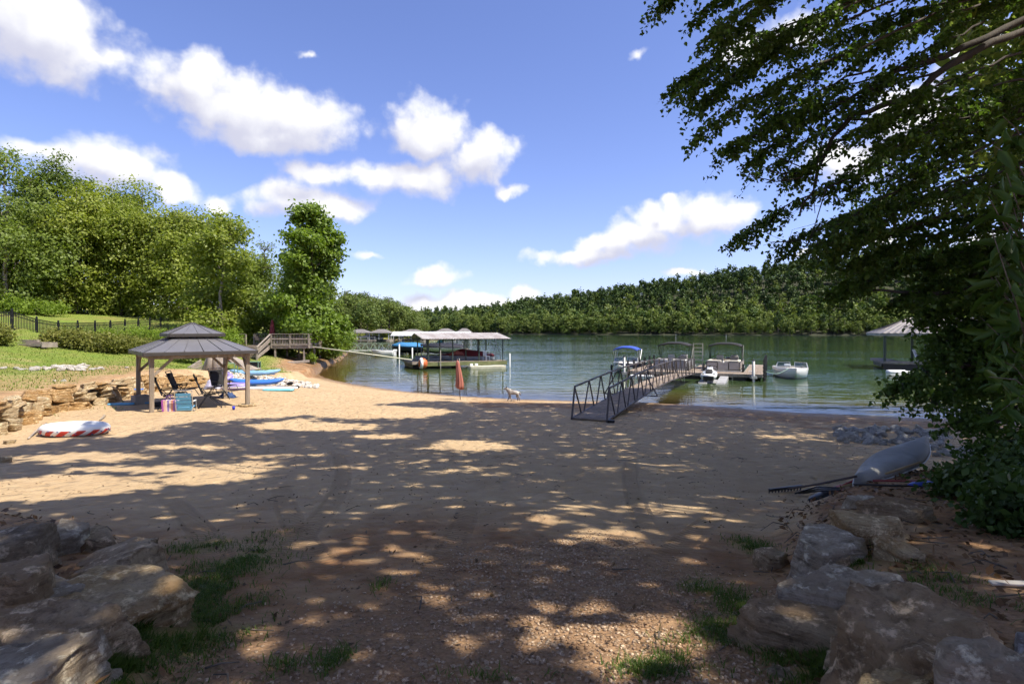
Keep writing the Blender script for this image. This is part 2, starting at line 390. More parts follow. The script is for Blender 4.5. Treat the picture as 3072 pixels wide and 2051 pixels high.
def ground_masks(X, Y, Z):
    s = shore_s(X, Y); n1 = fbm2(X, Y, .9, 4, 21); n2 = fbm2(X, Y, 3.5, 3, 22); n3 = fbm2(X, Y, .25, 3, 25)
    dw, _ = seg_dist(X, Y, WALL, WALLH); lin = inside(X, Y, LAWNP); sd = np.where(lin, dw, -dw)
    grass = sstep(sd + n1 * 1.6 + n2 * .5, .5, 1.7) * sstep(s + n1 * 2.5, 2.0, 3.6)
    # worn reddish strip above the stone wall and on the bank below the deck
    bare = sstep(sd, .2, .6) * (1 - sstep(sd + n1 * 5, 2.6, 4.6)) * (Y < 32) * .75
    bare = np.maximum(bare, sstep(n1 + n3, .12, .22) * lin * (Y < 30) * .5)
    bare = np.maximum(bare, (1 - sstep(s + n1 * 2, 2.4, 4.2)) * (Y > 42) * (Y < 92) * (s > 0))
    grass = grass * (1 - bare * .9)
    gw = 0
    for e in ((420,1900,190,150),(560,1780,120,60),(330,2010,150,60),(690,1700,120,40),(600,1640,90,30),(760,1660,60,20),(1000,1990,40,30)):
        gw = np.maximum(gw, elm(X, Y, *e))
    for e in ((2260,1640,60,30),(2240,1840,90,60),(2340,1940,120,60),(2160,1900,70,40),(1950,2010,80,25),(2100,1760,70,30),(2440,2010,100,40),(2700,1700,80,40)):
        gw = np.maximum(gw, elm(X, Y, *e) * .75)
    fg = sstep(gw + n1 * 1.2 + n2 * .7, .35, .75)
    far = (Y > 95) & (s > 0)
    grass = np.where(far, .85, np.maximum(grass, fg * .35))
    red = bare
    red = np.maximum(red, sstep(bank_w(X, Y, RBANK, RBP) + n1 * .6, .5, .9))
    red = np.maximum(red, sstep(bank_w(X, Y, LBANK, LBP) + n1 * .6, .5, .9) * .7)
    red = np.maximum(red, sstep(6.8 - Y + n1 * 6 - np.abs(X) * .1, -1.6, 1.6))
    # damp dark streaks of red earth along the water, right of the gangway
    red = np.maximum(red, sstep(n1 + n2 * .5 + .33 - np.abs(s - 3.6) * .13, .02, .22) * (X > -2) * (Y > 14) * .8)
    red = np.where(far, .2, red)
    gravel = sstep(4.9 - Y + n1 * 2.2 - np.abs(X - .7) * .35, -.4, .7) * (1 - fg)
    wet = 1 - sstep(s + n1 * (.5 + 1.6 * (X > 3)), .15, 1.3 + 2.0 * sstep(X, 2.5, 5))
    wet = np.maximum(wet, sstep(n1 + n2 * .6 + .1 - np.abs(s - 3.4) * .1, .02, .2) * (X > 1) * (Y > 14) * .55)
    return {'grass': grass.ravel(), 'red': np.clip(red, 0, 1).ravel(), 'gravel': gravel.ravel(), 'wet': wet.ravel()}
def ground_mat():
    m, nt, N, L = nodes('ground')
    def at(n):
        a = N.new('ShaderNodeAttribute'); a.attribute_name = n; return a.outputs['Fac']
    tc = N.new('ShaderNodeTexCoord'); V = tc.outputs['Object']
    def noise(sc, det=6, ro=.6, vec=None):
        n = N.new('ShaderNodeTexNoise'); n.inputs['Scale'].default_value = sc; n.inputs['Detail'].default_value = det; n.inputs['Roughness'].default_value = ro
        L.new(vec or V, n.inputs[0]); return n.outputs[0]
    def M(op, a, b=None, c=None, cl=False):
        n = N.new('ShaderNodeMath'); n.operation = op; n.use_clamp = cl
        for i, v in enumerate((a, b, c)):
            if v is None: continue
            if isinstance(v, (int, float)): n.inputs[i].default_value = v
            else: L.new(v, n.inputs[i])
        return n.outputs[0]
    def R(v, a, b, c=0., d=1.):
        n = N.new('ShaderNodeMapRange'); L.new(v, n.inputs[0])
        for i, x in enumerate((a, b, c, d)): n.inputs[i+1].default_value = x
        return n.outputs[0]
    def mix(f, a, b):
        n = N.new('ShaderNodeMix'); n.data_type = 'RGBA'
        if isinstance(f, float): n.inputs[0].default_value = f
        else: L.new(f, n.inputs[0])
        for i, v in ((6, a), (7, b)):
            if isinstance(v, tuple): n.inputs[i].default_value = (*v, 1)
            else: L.new(v, n.inputs[i])
        return n.outputs[2]
    big = noise(.5, 4); mid = noise(3.0, 6); fine = noise(38, 5, .7); grain = noise(220, 3, .7)
    sand = mix(R(big, .35, .65), (.47, .34, .195), (.40, .28, .155))
    sand = mix(R(mid, .35, .75), sand, (.33, .215, .11))
    sand = mix(R(fine, .55, .8, 0, .5), sand, (.24, .165, .10))
    sand = mix(R(grain, .3, .7, 0, .35), sand, (.56, .44, .30))
    red = mix(R(mid, .3, .7), (.32, .165, .075), (.18, .095, .043))
    red = mix(R(fine, .5, .75, 0, .6), red, (.10, .055, .03))
    gr = mix(R(noise(1.3, 5), .35, .7), (.15, .225, .03), (.22, .25, .045))
    gr = mix(R(noise(14, 5, .75), .45, .78), gr, (.10, .13, .02))
    gr = mix(R(noise(.35, 3), .45, .65, 0, .5), gr, (.26, .20, .075))
    grv = mix(R(fine, .35, .7), (.34, .215, .125), (.19, .11, .058))
    col = mix(M('MULTIPLY', at('red'), R(noise(2.2, 6), .25, .6, .25, 1)), sand, red)
    col = mix(M('MULTIPLY', at('gravel'), .8), col, grv)
    col = mix(at('grass'), col, gr)
    col = mix(M('MULTIPLY', at('wet'), .78), col, (.15, .088, .042))
    # relief: soft dents of footprints, grain, tyre tracks
    vo = N.new('ShaderNodeTexVoronoi'); vo.feature = 'SMOOTH_F1'; vo.inputs['Scale'].default_value = 2.6; vo.inputs['Smoothness'].default_value = .4
    wv = N.new('ShaderNodeVectorMath'); wv.operation = 'ADD'; nn = N.new('ShaderNodeTexNoise'); nn.inputs['Scale'].default_value = 1.4; L.new(V, nn.inputs[0])
    L.new(V, wv.inputs[0]); sc = N.new('ShaderNodeVectorMath'); sc.operation = 'SCALE'; L.new(nn.outputs['Color'], sc.inputs[0]); sc.inputs['Scale'].default_value = .5; L.new(sc.outputs[0], wv.inputs[1]); L.new(wv.outputs[0], vo.inputs['Vector'])
    dent = M('MULTIPLY', R(vo.outputs['Distance'], .0, .45), .10)
    vo2 = N.new('ShaderNodeTexVoronoi'); vo2.feature = 'SMOOTH_F1'; vo2.inputs['Scale'].default_value = 6.5; L.new(wv.outputs[0], vo2.inputs['Vector'])
    dent = M('ADD', dent, M('MULTIPLY', R(vo2.outputs['Distance'], 0, .4), .045))
    h = M('ADD', dent, M('MULTIPLY', noise(5, 6, .65), .05)); h = M('ADD', h, M('MULTIPLY', fine, .022)); h = M('ADD', h, M('MULTIPLY', grain, .003))
    sep = N.new('ShaderNodeSeparateXYZ'); L.new(V, sep.inputs[0]); X, Y = sep.outputs[0], sep.outputs[1]
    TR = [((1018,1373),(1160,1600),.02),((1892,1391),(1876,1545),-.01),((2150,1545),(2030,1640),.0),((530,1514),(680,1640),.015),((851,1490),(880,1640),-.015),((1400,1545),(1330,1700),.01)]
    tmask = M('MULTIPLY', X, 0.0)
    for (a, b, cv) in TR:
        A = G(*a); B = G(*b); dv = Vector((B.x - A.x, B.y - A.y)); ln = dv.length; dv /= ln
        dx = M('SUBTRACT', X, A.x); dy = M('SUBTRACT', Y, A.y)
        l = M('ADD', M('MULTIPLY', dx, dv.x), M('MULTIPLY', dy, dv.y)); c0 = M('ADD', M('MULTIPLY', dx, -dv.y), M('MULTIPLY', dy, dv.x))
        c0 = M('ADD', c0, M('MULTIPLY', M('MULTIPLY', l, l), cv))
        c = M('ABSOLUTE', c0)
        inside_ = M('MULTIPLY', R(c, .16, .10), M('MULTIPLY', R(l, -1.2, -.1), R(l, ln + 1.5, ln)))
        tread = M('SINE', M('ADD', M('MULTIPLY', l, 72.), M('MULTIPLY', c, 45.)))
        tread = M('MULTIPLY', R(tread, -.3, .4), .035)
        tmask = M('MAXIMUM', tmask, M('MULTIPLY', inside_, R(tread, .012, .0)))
        keep = M('SUBTRACT', 1.0, M('MULTIPLY', inside_, .55))
        h = M('ADD', M('MULTIPLY', h, keep), M('MULTIPLY', inside_, tread))
    gb = N.new('ShaderNodeTexVoronoi'); gb.inputs['Scale'].default_value = 26; L.new(V, gb.inputs['Vector'])
    h = M('ADD', h, M('MULTIPLY', M('MULTIPLY', at('gravel'), M('SUBTRACT', .6, gb.outputs['Distance'])), .03))
    h = M('ADD', h, M('MULTIPLY', M('MULTIPLY', at('grass'), noise(24, 5, .8)), .09))
    col = mix(M('MULTIPLY', tmask, .55), col, (.20, .125, .06)); col = mix(M('MULTIPLY', R(vo.outputs['Distance'], .22, .05), M('MULTIPLY', R(big, .4, .6), .35)), col, (.24, .155, .08))  # tread-groove shade painted into the sand colour; dent hollows darkened too
    bp = N.new('ShaderNodeBump'); bp.inputs['Strength'].default_value = .8; bp.inputs['Distance'].default_value = 1.0; L.new(h, bp.inputs['Height'])
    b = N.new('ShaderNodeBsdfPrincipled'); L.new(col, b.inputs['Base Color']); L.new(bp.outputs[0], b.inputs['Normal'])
    L.new(R(at('wet'), 0, 1, .95, .45), b.inputs['Roughness']); b.inputs['Specular IOR Level'].default_value = .25
    o = N.new('ShaderNodeOutputMaterial'); L.new(b.outputs[0], o.inputs[0]); return m
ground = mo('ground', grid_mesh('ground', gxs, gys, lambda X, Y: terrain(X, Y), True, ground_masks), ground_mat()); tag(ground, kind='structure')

def lake_mat():
    m, nt, N, L = nodes('lake_water')
    tc = N.new('ShaderNodeTexCoord')
    a = N.new('ShaderNodeAttribute'); a.attribute_name = 'depth'
    def mapping(s, rot=0):
        mp = N.new('ShaderNodeMapping'); mp.inputs['Scale'].default_value = s; mp.inputs['Rotation'].default_value = (0, 0, rot); L.new(tc.outputs['Object'], mp.inputs[0]); return mp.outputs[0]
    def noise(vec, sc, det, dist=.0):
        n = N.new('ShaderNodeTexNoise'); n.inputs['Scale'].default_value = sc; n.inputs['Detail'].default_value = det; n.inputs['Distortion'].default_value = dist; L.new(vec, n.inputs[0]); return n.outputs[0]
    def M(op, x, y):
        n = N.new('ShaderNodeMath'); n.operation = op
        for i, v in enumerate((x, y)):
            if isinstance(v, (int, float)): n.inputs[i].default_value = v
            else: L.new(v, n.inputs[i])
        return n.outputs[0]
    w1 = noise(mapping((.22, .95, 1), .12), 1.0, 3, .4); w2 = noise(mapping((.9, 2.6, 1), -.1), 1.0, 3, .3); w3 = noise(mapping((.05, .16, 1), .3), 1.0, 2)
    # breeze patches: parts of the lake lie calmer than others
    patch = N.new('ShaderNodeMapRange'); L.new(noise(mapping((.02, .06, 1)), 1.0, 2), patch.inputs[0]); patch.inputs[1].default_value = .35; patch.inputs[2].default_value = .65; patch.inputs[3].default_value = .35; patch.inputs[4].default_value = 1.0
    h = M('ADD', M('MULTIPLY', w1, .16), M('MULTIPLY', w2, .042)); h = M('ADD', M('MULTIPLY', h, patch.outputs[0]), M('MULTIPLY', w3, .06))
    # ripples die out in the shallows
    dp = N.new('ShaderNodeMapRange'); L.new(a.outputs['Fac'], dp.inputs[0]); dp.inputs[1].default_value = 0; dp.inputs[2].default_value = .5; dp.inputs[3].default_value = .25; dp.inputs[4].default_value = 1
    h = M('MULTIPLY', h, dp.outputs[0])
    bp = N.new('ShaderNodeBump'); bp.inputs['Strength'].default_value = .55; bp.inputs['Distance'].default_value = 1.0; L.new(h, bp.inputs['Height'])
    body = N.new('ShaderNodeBsdfDiffuse'); cr = N.new('ShaderNodeValToRGB')
    e = cr.color_ramp.elements; e[0].position = 0; e[0].color = (.13, .10, .04, 1); e[1].position = 1; e[1].color = (.030, .064, .033, 1)
    x = e.new(.35); x.color = (.055, .075, .018, 1)
    dn = N.new('ShaderNodeMapRange'); L.new(a.outputs['Fac'], dn.inputs[0]); dn.inputs[2].default_value = 3.0; L.new(dn.outputs[0], cr.inputs[0]); L.new(cr.outputs[0], body.inputs[0])
    tr = N.new('ShaderNodeBsdfTransparent'); tr.inputs[0].default_value = (.86, .80, .58, 1)
    clear = N.new('ShaderNodeMapRange'); L.new(a.outputs['Fac'], clear.inputs[0]); clear.inputs[1].default_value = 0; clear.inputs[2].default_value = .75; clear.inputs[3].default_value = .92; clear.inputs[4].default_value = .0
    mb = N.new('ShaderNodeMixShader'); L.new(clear.outputs[0], mb.inputs[0]); L.new(body.outputs[0], mb.inputs[1]); L.new(tr.outputs[0], mb.inputs[2])
    gl = N.new('ShaderNodeBsdfGlossy'); gl.inputs['Roughness'].default_value = .03; L.new(bp.outputs[0], gl.inputs['Normal'])
    fr = N.new('ShaderNodeFresnel'); fr.inputs[0].default_value = 1.33; L.new(bp.outputs[0], fr.inputs[1])
    mx = N.new('ShaderNodeMixShader'); L.new(fr.outputs[0], mx.inputs[0]); L.new(mb.outputs[0], mx.inputs[1]); L.new(gl.outputs[0], mx.inputs[2])
    o = N.new('ShaderNodeOutputMaterial'); L.new(mx.outputs[0], o.inputs[0]); return m
lxs = axis(-900, 1400, [(-900,-120,60),(-120,-40,8),(-40,-22,.8),(-22,28,.4),(28,60,2),(60,200,10),(200,1400,60)])
lys = axis(18, 1500, [(18,45,.35),(45,100,.8),(100,260,6),(260,1500,60)])
lake = mo('lake', grid_mesh('lake', lxs, lys, lambda X, Y: X * 0, True, lambda X, Y, Z: {'depth': np.clip(-terrain(X, Y, False), 0, 8).ravel()}), lake_mat())
tag(lake, kind='structure')

# far wooded hill across the lake
FSH = [(-400,760),(-160,600),(-75,505),(0,470),(60,446),(120,421),(180,396),(240,371),(300,346),(380,318),(520,280),(760,250)]
FRZ = [(-400,12),(-75,16),(0,27),(100,40),(200,53),(300,60),(760,62)]
def far_q(x, y):
    d = seg_dist(x, y, FSH); yy = np.interp(x, [p[0] for p in FSH], [p[1] for p in FSH]); return np.where(y > yy, d, -d)
def far_z(x, y):
    q = far_q(x, y); R_ = np.interp(x - q * .4, [p[0] for p in FRZ], [p[1] for p in FRZ])
    return np.where(q < 0, q * .15, 1.2 * sstep(q, 0, 3) + R_ * sstep(q, 0, 140)) + 1.0 * fbm2(x, y, .03, 3, 5) * (q > 4)
hill = mo('far_hillside', grid_mesh('far_hillside', axis(-400, 760, [(-400,760,8)]), axis(255, 1100, [(255,700,7),(700,1100,40)]), far_z), pm('forest_floor', (.045,.05,.022), .95, .5, .4, .3)); tag(hill, kind='structure')
# ------------------------------------------------------------------ leaves and trees
rng = np.random.default_rng(7)
def unit(v): return v / np.maximum(np.linalg.norm(v, axis=-1, keepdims=True), 1e-9)
def leaves(pos, size, out=None, seed=1, up=.5, droop=.0, aspect=.62, fold=False, outw=.5):
    """leaf blades at pos (n,3); out: outward directions"""
    r = np.random.default_rng(seed); n = len(pos)
    nm = unit(r.normal(size=(n, 3)) + np.array([0, 0, up * 2.0]) + (out * outw * 2 if out is not None else 0))
    t = r.normal(size=(n, 3)); t = unit(t - nm * np.sum(t * nm, 1, keepdims=True)); t[:, 2] -= droop; t = unit(t)
    b = unit(np.cross(nm, t)); nm = np.cross(t, b)
    L_ = (size * r.uniform(.65, 1.3, n))[:, None]; Wd = L_ * aspect
    rnd = r.uniform(0, 1, n)
    if not fold:
        V = np.stack([pos, pos + t * L_ * .45 + b * Wd * .5, pos + t * L_, pos + t * L_ * .45 - b * Wd * .5], 1).reshape(-1, 3)
        Fc = np.arange(n * 4).reshape(n, 4); return V, Fc, rnd
    lift = nm * Wd * .22
    V = np.stack([pos, pos + t * L_ * .28 + b * Wd * .5 + lift, pos + t * L_ * .62 + b * Wd * .42 + lift, pos + t * L_ - nm * L_ * .12,
                  pos + t * L_ * .62 - b * Wd * .42 + lift, pos + t * L_ * .28 - b * Wd * .5 + lift], 1).reshape(-1, 3)
    k = (np.arange(n) * 6)[:, None]
    Fc = np.concatenate([k + np.array([[0, 1, 2, 3]]), k + np.array([[0, 3, 4, 5]])], 1).reshape(-1, 4); return V, Fc, np.repeat(rnd, 2)
def lobe_points(lobes, n, r, shell=.6):
    """points spread through lobes (cx,cy,cz,rx,ry,rz), most near their skins; also the outward direction"""
    lo = np.array(lobes, float); vol = (lo[:, 3] * lo[:, 4] * lo[:, 5]) ** (2 / 3); k = r.choice(len(lo), n, p=vol / vol.sum())
    d = unit(r.normal(size=(n, 3))); rad = np.where(r.uniform(size=n) < shell, r.uniform(.8, 1.05, n), r.uniform(.2, .9, n))
    p = lo[k, :3] + d * rad[:, None] * lo[k, 3:]; return p, d
def crown(lobes, nclump, per, spread, size, seed, up=.5, droop=0., outw=.5, flat=.55, aspect=.62, shell=.62, fold=False):
    r = np.random.default_rng(seed); c, o = lobe_points(lobes, nclump, r, shell)
    k = np.repeat(np.arange(nclump), per); off = r.normal(size=(len(k), 3)) * spread * np.array([1, 1, flat]); pos = c[k] + off
    V, Fc, rnd = leaves(pos, size, o[k], seed + 5, up, droop, aspect, fold, outw)
    cl = r.uniform(0, 1, nclump)[k]; cl = np.repeat(cl, 2) if fold else cl
    return V, Fc, np.clip(.55 * rnd + .45 * cl, 0, 1)
def grow(mb, a, b, r0, r1, seed, n=6, wob=.08, sides=7):
    r = random.Random(seed); a = Vector(a); b = Vector(b); L_ = (b - a).length; pts = []
    for i in range(n + 1):
        t = i / n; p = a.lerp(b, t) + Vector((r.uniform(-1, 1), r.uniform(-1, 1), r.uniform(-.5, .5))) * L_ * wob * math.sin(math.pi * min(t, .9)); p.z += math.sin(math.pi * t) * L_ * .05; pts.append(p)
    mb.tube(pts, [r0 + (r1 - r0) * i / n for i in range(n + 1)], sides); return pts
BARKD = pm('bark_dark', (.075, .06, .048), .9, .6, 7, .6, stretch=(2, 2, .5))
BARK = pm('bark', (.20, .165, .13), .9, .6, 7, .6, stretch=(2, 2, .5))
BARKP = pm('bark_pale', (.42, .36, .30), .85, .6, 6, .4, stretch=(2, 2, .6))
LM_BIRCH = leafmat('leaf_birch', (.13, .18, .024), (.28, .31, .055), .40, .5)
LM_MIX = leafmat('leaf_mixed', (.09, .135, .024), (.19, .24, .048), .36, .5)
LM_TULIP = leafmat('leaf_tulip', (.085, .145, .016), (.195, .27, .035), .38, .7)
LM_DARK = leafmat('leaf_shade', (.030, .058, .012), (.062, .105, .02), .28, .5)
LM_BUSH = leafmat('leaf_bush', (.10, .12, .022), (.24, .23, .06), .32, .3, (.28, .14, .05))
LM_WEED = leafmat('leaf_weed', (.10, .17, .018), (.22, .29, .04), .36, .4)
LM_SHADE = leafmat('leaf_canopy', (.13, .17, .05), (.20, .24, .07), .55, .2)
LM_PINE = leafmat('needles', (.030, .055, .018), (.070, .105, .030), .12, .2)
LM_BROAD = leafmat('leaf_far', (.045, .085, .022), (.19, .225, .06), .25, .2)

def tree(name, label, base, lobes, nclump, per, spread, size, lm, seed, bark=BARK, trunk_r=.18, top=None, group=None, cat='tree', limbs=8, **kw):
    """tree = trunk with limbs + crown; lobes in world metres relative to base"""
    t = thing(name, label, cat, base, 0, group)
    V, Fc, rn = crown(lobes, nclump, per, spread, size, seed, **kw)
    mo('crown', npmesh('crown', V, Fc, False, {'rnd': rn}), lm, t)
    mb = MB(); r = random.Random(seed); hi = max(l[2] + l[5] * .6 for l in lobes); tx = top or (lobes[-1][0] * .6, lobes[-1][1] * .6)
    tp = grow(mb, (0, 0, -.4), (tx[0], tx[1], hi), trunk_r, .025, seed, 9, .03, 9)
    for l in r.sample(list(lobes), min(limbs, len(lobes))):
        z = max(.8, l[2] - l[5] * .7 - math.hypot(l[0], l[1]) * .5); q = min(tp, key=lambda p: abs(p.z - z))
        e = (l[0] + r.uniform(-.3, .3) * l[3], l[1] + r.uniform(-.3, .3) * l[4], l[2] + r.uniform(0, .5) * l[5])
        bp = grow(mb, q, e, trunk_r * .42, .02, r.random(), 5, .07, 6)
        for k in range(3):
            s = bp[r.choice((2, 3, 4))]; grow(mb, s, (s.x + r.uniform(-1, 1) * l[3], s.y + r.uniform(-1, 1) * l[4], s.z + r.uniform(.1, .9) * l[5]), trunk_r * .16, .012, r.random(), 4, .08, 5)
    mb.build('trunk', bark, t, True)
    return t
def round_lobes(h, w, seed, n=12, low=.25, dp=1.0):
    r = random.Random(seed); ls = []
    for i in range(n):
        u = r.uniform(low, .93); a = r.uniform(0, 2 * math.pi); env = math.sin(math.pi * min(1, (u - low * .6) / (1.02 - low * .6)) ** .8) ** .7
        rr = w * .5 * env * r.uniform(.45, .85); q = w * r.uniform(.15, .24)
        ls.append((math.cos(a) * rr, math.sin(a) * rr * dp, u * h, q, q, q * r.uniform(.7, 1.0)))
    ls.append((0, 0, h * .6, w * .28, w * .28, h * .22)); ls.append((0, 0, h * .9, w * .13, w * .13, h * .1))
    return ls
# --- the grove behind the fence at left
GROVE = [  # px of trunk, depth, px of top, width m, label, seed, leaf, bark
    (20, 60, 455, 11.5, 'tall leafy tree rising at the left edge of the grove, pale limb showing', 11, LM_MIX, BARKP),
    (170, 68, 478, 10.0, 'tree with a thin open top poking above the left grove', 12, LM_MIX, BARK),
    (300, 69, 540, 12.0, 'broad yellow-green tree in the middle of the left grove', 13, LM_BIRCH, BARK),
    (430, 71, 560, 12.5, 'rounded yellow-green tree with dark hollow below, above the fence end', 14, LM_BIRCH, BARK),
    (560, 67, 640, 10.5, 'drooping yellow-green tree behind the gazebo roof', 15, LM_BIRCH, BARKP),
    (665, 57, 640, 8.2, 'weeping light green tree standing left of the wooden deck', 16, LM_BIRCH, BARKP),
    (745, 64, 770, 7.5, 'dull green tree between the weeping tree and the tall poplar', 17, LM_MIX, BARK),
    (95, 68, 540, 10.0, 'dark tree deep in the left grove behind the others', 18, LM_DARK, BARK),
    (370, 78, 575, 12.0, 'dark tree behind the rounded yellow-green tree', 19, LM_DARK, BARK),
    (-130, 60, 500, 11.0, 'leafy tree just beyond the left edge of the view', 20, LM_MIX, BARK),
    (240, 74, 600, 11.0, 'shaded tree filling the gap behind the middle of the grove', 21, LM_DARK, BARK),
    (500, 68, 640, 10, 'leafy tree with foliage down to the ground above the gazebo', 23, LM_BIRCH, BARK),
    (230, 65, 560, 9.5, 'leafy tree closing the gap left of the middle of the grove', 24, LM_BIRCH, BARK),
    (95, 66, 520, 9.5, 'leafy tree with low branches behind the fence at left', 25, LM_MIX, BARK),
    (365, 67, 585, 9.0, 'leafy tree with low branches in front of the rounded tree', 26, LM_BIRCH, BARK),
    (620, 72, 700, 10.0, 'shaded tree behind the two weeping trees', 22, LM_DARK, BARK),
]
for (px, d, py, w, lab, sd, lm, bk) in GROVE:
    x = (px - CX) / F * d; z0 = zt(x, d); h = CZ + (HY - py) / F * d - z0
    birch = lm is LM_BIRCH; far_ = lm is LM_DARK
    lobes = round_lobes(h, w, sd, 18, .0 if birch else .1)
    if sd == 12: lobes += [(-.6, 0, h * 1.0, .5, .5, .5), (.8, 0, h * 1.02, .35, .35, .6), (0, 0, h * .97, .4, .4, .5)]
    tree('leafy_tree', lab, (x, d, z0), lobes, 420 if far_ else 640, 24, .42 if far_ else .46, .38 if far_ else .33, lm, sd, bk, .2 if birch else .26, group='trees of the left grove',
         droop=.35 if birch else .1, up=.5, outw=.75, flat=.7)
# --- tulip poplar beside the deck
pd = 55.0; px_ = (925 - CX) / F * pd; pz = zt(px_, pd); ph = CZ + (HY - 616) / F * pd - pz
lob = []
rr_ = random.Random(5)
for i in range(46):
    u = rr_.uniform(.04, .97); env = float(np.interp(u, [0, .2, .4, .5, .6, .72, .82, .92, 1], [3.9, 4.1, 3.9, 3.5, 3.3, 2.8, 2.1, 1.4, .5]))
    a = rr_.uniform(0, 2 * math.pi); q = rr_.uniform(.6, 1.0) * (1.15 - u * .4)
    lob.append((math.cos(a) * env * rr_.uniform(.55, 1), math.sin(a) * env * rr_.uniform(.55, 1), u * ph, q, q, q * .8))
lob += [(-1.0, 0, ph * .93, .55, .55, .8), (.9, 0, ph * .9, .5, .5, .9), (2.6, 0, ph * .78, .7, .7, .6), (2.5, .2, ph * .70, .6, .6, .4), (0, 0, ph * .52, 2.0, 2.0, 3.2), (0, 0, ph * .25, 2.2, 2.2, 2.6)]
tree('poplar_tree', 'tall bright green poplar with two-pronged top beside the wooden deck', (px_, pd, pz), lob, 1350, 22, .34, .31, LM_TULIP, 31, BARK, .2, limbs=12, up=.25, outw=.7, flat=.8, aspect=.9)
for (px, d, py, w, lab, sd, lm) in [(985, 66, 830, 5.0, 'leafy tree close behind the poplar on the water side', 41, LM_MIX), (960, 60, 900, 4.5, 'low leafy tree at the foot of the poplar', 42, LM_TULIP),
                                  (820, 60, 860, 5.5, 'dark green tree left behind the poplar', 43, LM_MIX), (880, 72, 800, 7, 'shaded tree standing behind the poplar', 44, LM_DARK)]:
    x = (px - CX) / F * d; z0 = zt(x, d); h = CZ + (HY - py) / F * d - z0
    tree('leafy_tree', lab, (x, d, z0), round_lobes(h, w, sd, 12, .02), 420, 22, .34, .28, lm, sd, BARK, .14, up=.25, outw=.6)
x = (800 - CX) / F * 64; z0 = zt(x, 64)
tree('sparse_tree', 'thin see-through tree against the sky left of the poplar', (x, 64, z0), [(rr_.uniform(-1.3, 1.3), rr_.uniform(-1, 1), rr_.uniform(5, 11.2), .5, .5, .35) for _ in range(22)], 120, 10, .25, .2, LM_MIX, 51, BARK, .1, limbs=20)
# --- bushes
def bush(name, label, px, py, w, h, lm, seed, n=260, size=.16, dp=.8, group=None, kind='shrub', spread=.22):
    b = G(px, py); r = random.Random(seed); ls = []
    for i in range(9): ls.append((r.uniform(-.42, .42) * w, r.uniform(-.42, .42) * w * dp, h * r.uniform(.25, .72), w * r.uniform(.16, .24), w * .2 * dp + .05, h * r.uniform(.22, .34)))
    t = thing(name, label, kind, b, 0, group); V, Fc, rn = crown(ls, n, 20, spread, size, seed, up=.3, outw=.5, flat=.9)
    V[:, 2] = np.maximum(V[:, 2], -.1)
    mo('foliage', npmesh('foliage', V, Fc, False, {'rnd': rn}), lm, t)
    mb = MB()
    for i in range(7): grow(mb, (r.uniform(-.2, .2), r.uniform(-.2, .2), -.1), (r.uniform(-.35, .35) * w, r.uniform(-.35, .35) * w * dp, h * r.uniform(.5, .85)), .03, .008, r.random(), 4, .1, 5)
    mb.build('stem', BARK, t, True); return t
GB = 'bushes along the top of the lawn'
bush('shrub', 'dark shrub cut by the left edge beside the timber steps', -25, 1032, 2.0, 1.1, LM_BUSH, 61, group=GB)
bush('shrub', 'leftmost olive shrub of the row, next to the fence', 200, 1037, 2.1, .8, LM_BUSH, 62, group=GB)
bush('shrub', 'second olive shrub of the row from the fence', 268, 1047, 2.1, .8, LM_BUSH, 63, group=GB)
bush('shrub', 'third olive shrub of the row, lower down the lawn', 335, 1056, 2.1, .85, LM_BUSH, 64, group=GB)
bush('shrub', 'green leafy shrub just left of the gazebo roof corner', 395, 1059, 2.0, 1.0, LM_BUSH, 65, group=GB)
bush('shrub', 'tall weedy shrub behind the olive row', 345, 1024, 3.0, .8, LM_WEED, 66, 300, group=GB)
bush('shrub', 'tall weedy shrub above the gazebo roof at left', 440, 1032, 3.6, 1.1, LM_WEED, 67, 320, group=GB)
bush('shrub', 'weedy shrub seen just over the gazebo roof', 540, 1042, 3.6, 1.6, LM_WEED, 68, 320, group=GB)
bush('shrub', 'low dark shrub seen under the gazebo roof', 560, 1078, 3.2, 1.4, LM_MIX, 69, group=GB)
bush('shrub', 'weedy shrub between the gazebo roof and the deck stairs', 655, 1052, 3.6, 1.9, LM_WEED, 70, 300, group=GB)
bush('shrub', 'bright green shrub beyond the fence at far left', 110, 945, 5.0, 1.9, LM_WEED, 71, 300, .2, group=GB)
bush('shrub', 'second bright green shrub beyond the fence', 45, 938, 4.0, 1.7, LM_WEED, 72, 240, .2, group=GB)
bush('shrub', 'leafy shrub hanging over the bank at the water end of the deck', 975, 1074, 2.8, 1.6, LM_MIX, 73, 300, .22, group=GB)
bush('shrub', 'bright shrub overhanging the lake at the foot of the poplar', 1002, 1056, 3.9, 3.0, LM_TULIP, 74, 380, .26, group=GB, spread=.3)
bush('shrub', 'small plant growing by the right deck post', 935, 1092, 1.2, 1.0, LM_WEED, 75, 60, .14, group=GB, spread=.12)
